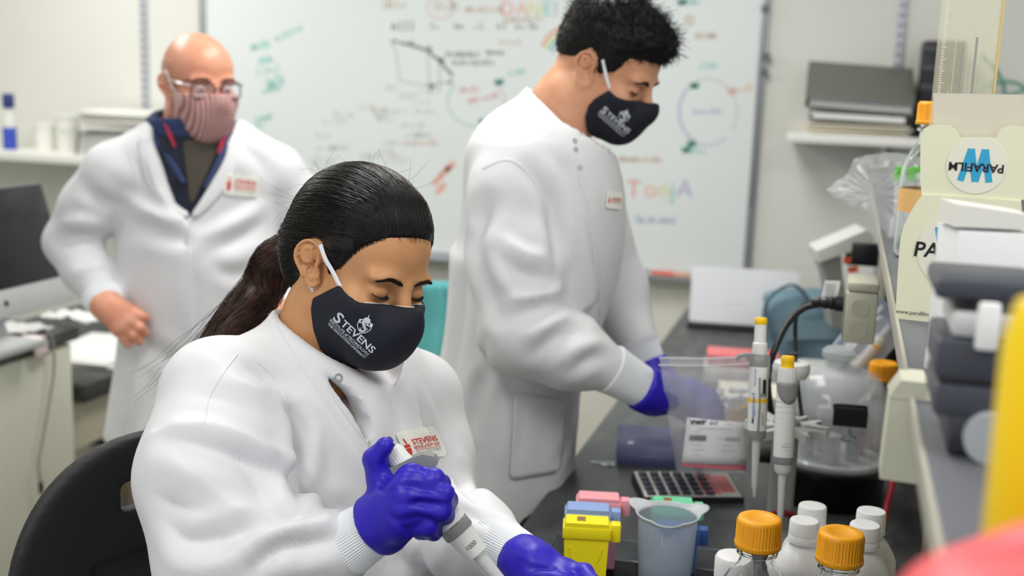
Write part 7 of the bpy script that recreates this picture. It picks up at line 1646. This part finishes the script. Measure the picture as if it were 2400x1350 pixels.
# coat
BO = A3(465, 500, 2.68); BB = frame(DF)
S1, E1, W1 = A3(262, 400, 2.60), A3(165, 568, 2.66), A3(240, 695, 2.58); S2, E2, W2 = A3(650, 408, 2.72), A3(742, 570, 2.80), A3(680, 720, 2.70)
def coat_b(p):
    q = (p-BO)@BB
    d = ell(q, (0, -0.01, 0.02), (0.185, 0.13, 0.23)); d = smin(d, ell(q, (0, -0.015, 0.12), (0.18, 0.095, 0.08)), 0.06); d = smin(d, ell(q, (0, 0.01, -0.16), (0.165, 0.135, 0.22)), 0.08)
    t = np.clip((-0.12-q[:, 2])/0.5, 0, 1); rx = 0.160+0.075*t; ry = 0.135+0.05*t
    e = np.sqrt((q[:, 0]/rx)**2+(q[:, 1]/ry)**2); fl = 1+0.04*t*np.sin(8*np.arctan2(q[:, 1], q[:, 0])); d = smin(d, np.maximum((e-fl)*0.13, np.maximum(q[:, 2]+0.08, -q[:, 2]-0.54)), 0.05)
    nb = bneck+np.array([0, 0, -0.05])
    d = smin(d, rcone(p, S1, nb, 0.062, 0.06), 0.05); d = smin(d, rcone(p, S2, nb, 0.062, 0.06), 0.05)
    ar = chain(p, [S1, S1*.5+E1*.5, E1], [0.062, 0.062, 0.056], 0.04); ar = smin(ar, chain(p, [E1, E1*.5+W1*.5, W1], [0.055, 0.050, 0.044], 0.03), 0.03); d = smin(d, ar, 0.015)
    al = chain(p, [S2, S2*.5+E2*.5, E2], [0.068, 0.068, 0.062], 0.04); al = smin(al, chain(p, [E2, W2], [0.060, 0.044], 0.03), 0.03); d = smin(d, al, 0.015)
    # deep open V and neck hole
    v = poly2d(q[:, 0], q[:, 2], [(0.098, 0.30), (-0.092, 0.30), (-0.080, 0.17), (-0.040, 0.08), (0.010, -0.005), (0.055, 0.09), (0.090, 0.17)]); d = smax(d, -np.maximum(v, -(q[:, 1]+0.0)), 0.006)
    rad = np.hypot(q[:, 0], q[:, 1]+0.01); d = smax(d, -np.maximum(rad-0.088, -(q[:, 2]-0.10)), 0.006)
    slit = poly2d(q[:, 0], q[:, 2], [(0.012, 0.0), (0.008, 0.0), (0.007, -0.6), (0.011, -0.6)]); d = smax(d, -np.maximum(slit, -(q[:, 1]-0.11)), 0.003)
    return d
V, Q = surface_nets(coat_b, (-2.0, 2.05, 0.56), (-0.85, 3.0, 1.56), 0.0095); V = relax(V, Q, 2, 0.5); V = wrinkle(V, Q, 0.003, 20, (0, 0, 1), 25, 3)
bfolds = [([(200, 440), (240, 470), (280, 480)], -0.010, 0.014), ([(150, 520), (190, 510), (240, 520)], 0.010, 0.013), ([(140, 570), (190, 555), (230, 560)], -0.010, 0.013), ([(170, 640), (210, 625), (250, 620)], 0.008, 0.012), ([(190, 600), (225, 590), (250, 590)], -0.008, 0.012), ([(300, 460), (370, 500), (430, 520)], 0.010, 0.016), ([(310, 520), (370, 540), (430, 570)], -0.008, 0.015), ([(460, 560), (540, 520), (610, 480)], 0.008, 0.016), ([(470, 600), (540, 570), (620, 520)], -0.008, 0.016), ([(345, 380), (390, 470), (440, 530)], 0.008, 0.012), ([(500, 480), (540, 400), (560, 340)], 0.006, 0.014), ([(330, 790), (380, 830), (420, 850)], -0.008, 0.016), ([(340, 860), (320, 940), (290, 1020)], 0.010, 0.020), ([(440, 600), (440, 700), (445, 800)], 0.006, 0.012), ([(300, 360), (330, 400), (345, 440)], -0.006, 0.016), ([(560, 340), (600, 370), (630, 410)], -0.006, 0.016), ([(500, 620), (540, 640), (600, 640)], -0.006, 0.014)]
V = add_folds(V, Q, bfolds); V = relax(V, Q, 1, 0.4); skin_obj('lab_coat', V, Q, M_COAT, ba); bcb = bvh_of(V, Q)
# lapels folded outwards along the opening
def lapel(rows, name='lapel'):
    """rows: pairs of (inner edge, outer edge) picture points"""
    L = []
    for a, b in rows:
        hb = hit(bcb, *b); ha = hit(bcb, *a)
        pb = hb[0] if hb[0] is not None else Vector(A3(*b, 2.58)); pa_ = ha[0] if (ha[0] is not None and (ha[0]-pb).length < 0.10) else pb+Vector(A3(*a, 2.58)-A3(*b, 2.58))
        L.append([pa_, pa_.lerp(pb, 0.5), pb])
    off = Vector(-_f)*0.006
    V_ = [list(np.array(q+off*(1.6 if k < 2 else 0.5))-np.array(ba.location)) for row in L for k, q in enumerate(row)]; F_ = [(i*3+k, i*3+k+1, (i+1)*3+k+1, (i+1)*3+k) for i in range(len(L)-1) for k in range(2)]
    o = pmesh(name, V_, F_, M_COAT, ba); md = o.modifiers.new('smooth', 'SUBSURF'); md.levels = 2; md.render_levels = 2; solidify(o, 0.004); return o
lapel([((346, 312), (322, 330)), ((365, 350), (330, 372)), ((395, 415), (345, 440)), ((425, 470), (395, 480)), ((447, 506), (440, 512))])
lapel([((545, 312), (566, 340)), ((528, 360), (560, 385)), ((505, 415), (540, 430)), ((475, 470), (500, 480)), ((449, 506), (458, 514))])
seam([(446, 520), (442, 640), (444, 760), (448, 880)], bcb, ba, 0.002, 'placket_edge'); seam([(300, 350), (318, 420), (305, 480)], bcb, ba, 0.0018)
badge((565, 434), 6, 78, 50, bcb, ba)
# clothing underneath
V, Q = surface_nets(lambda p: smin(ell((p-BO)@BB, (0, -0.01, 0.03), (0.165, 0.115, 0.205)), rcone(p, bneck+np.array([0, 0, -0.02]), BO, 0.080, 0.10), 0.04), BO-0.3, BO+0.34, 0.011); ji = skin_obj('jacket', V, Q, mat('navy_jacket', (24, 30, 50), 0.75, var=0.4, vscale=40), ba); jb = bvh_of(V, Q)
def jcollar(u, v):   # standing navy collar, open in front
    a = math.radians(-90+50+u*260); rr_ = 0.098+0.012*v-0.006*math.sin(u*3.14); q = BB@np.array([rr_*math.cos(a)*-1, rr_*math.sin(a)*0.95*-1*-1-0.012, 0.0]); z = -0.045+0.085*v+0.014*math.sin(u*math.pi)
    return tuple(bneck+np.array([0, 0, 0.0])+q+np.array([0, 0, z])-np.array(ba.location))
o = MB().sheet(jcollar, 40, 8).build('jacket_collar', mat('navy_jacket_collar', (44, 60, 100), 0.75), ba); solidify(o, 0.008)
pk('undershirt', ((446, 478), (452, 478), (524, 326), (428, 330)), ba, jb, mat('charcoal_tee', (74, 68, 60), 0.85), 0.003, th=0.0006)
for a, b in (((382, 275), (410, 345)), ((527, 320), (512, 360))):
    P0, P1 = A3(*a, 2.575), A3(*b, 2.565); MB().tube([tuple(P0-np.array(ba.location)), tuple((P0+P1)/2-np.array(ba.location)), tuple(P1-np.array(ba.location))], [0.003, 0.005, 0.003], 8, flat=0.4).build('collar_lining', mat('crimson_lining', (170, 40, 66), 0.7), ba)
for pts, rr_ in ((((405, 262, 2.70), (362, 282, 2.66), (356, 320, 2.61), (395, 372, 2.575), (432, 430, 2.555)), (0.014, 0.024, 0.020, 0.012, 0.006)), (((532, 300, 2.64), (530, 330, 2.60), (515, 375, 2.57), (480, 440, 2.55)), (0.010, 0.016, 0.012, 0.006))):
    P_ = [tuple(A3(*q)-np.array(ba.location)) for q in pts]; P2 = bez(P_, 20); MB().tube([tuple(q) for q in P2], list(np.interp(np.linspace(0, 1, 20), np.linspace(0, 1, len(rr_)), rr_)), 12, flat=0.7).build('jacket_collar', mat('navy_jacket_collar', (44, 60, 100), 0.75), ba)
# hand on hip
hw_ = A3(250, 715, 2.56); cuff_mesh(W1-np.array(ba.location), hw_-np.array(ba.location), 0.045, 0.036).build('knit_cuff', M_KNIT, ba)
mb_ = [A3(312, 735, 2.535), A3(305, 752, 2.53), A3(292, 765, 2.53), A3(276, 772, 2.535)]
fb_ = [[A3(332, 742, 2.535), A3(342, 746, 2.55)], [A3(328, 768, 2.53), A3(340, 780, 2.545)], [A3(314, 786, 2.53), A3(326, 800, 2.54)], [A3(292, 792, 2.535), A3(300, 806, 2.54)]]
tb_ = [A3(262, 722, 2.56), A3(295, 722, 2.57), A3(320, 732, 2.585), A3(335, 742, 2.60)]
allp = np.array(mb_+sum(fb_, [])+tb_+[hw_]); V, Q = surface_nets(lambda p: hand_sdf(p, hw_, mb_, fb_, tb_, rw=0.028), allp.min(0)-0.05, allp.max(0)+0.05, 0.0035); skin_obj('hand', V, Q, M_SKIN_B, ba)
hw2_ = A3(665, 735, 2.66); cuff_mesh(W2-np.array(ba.location), hw2_-np.array(ba.location), 0.045, 0.036).build('knit_cuff', M_KNIT, ba)
mb2 = [A3(640, 745, 2.62), A3(642, 760, 2.61), A3(650, 772, 2.61), A3(660, 780, 2.62)]; fb2 = [[A3(618, 752, 2.61), A3(606, 758, 2.61)], [A3(622, 770, 2.6), A3(610, 780, 2.6)], [A3(630, 788, 2.6), A3(620, 798, 2.6)], [A3(645, 796, 2.61), A3(636, 806, 2.61)]]; tb2 = [A3(662, 738, 2.66), A3(640, 738, 2.66), A3(622, 742, 2.66), A3(610, 748, 2.67)]
allp = np.array(mb2+sum(fb2, [])+tb2+[hw2_]); V, Q = surface_nets(lambda p: hand_sdf(p, hw2_, mb2, fb2, tb2, rw=0.028), allp.min(0)-0.05, allp.max(0)+0.05, 0.006); skin_obj('hand', V, Q, M_SKIN_B, ba)
legs(ba, (BO[0], BO[1], 0), DF, DR, 0.86, m=mat('khaki_trousers', (110, 100, 84), 0.8))
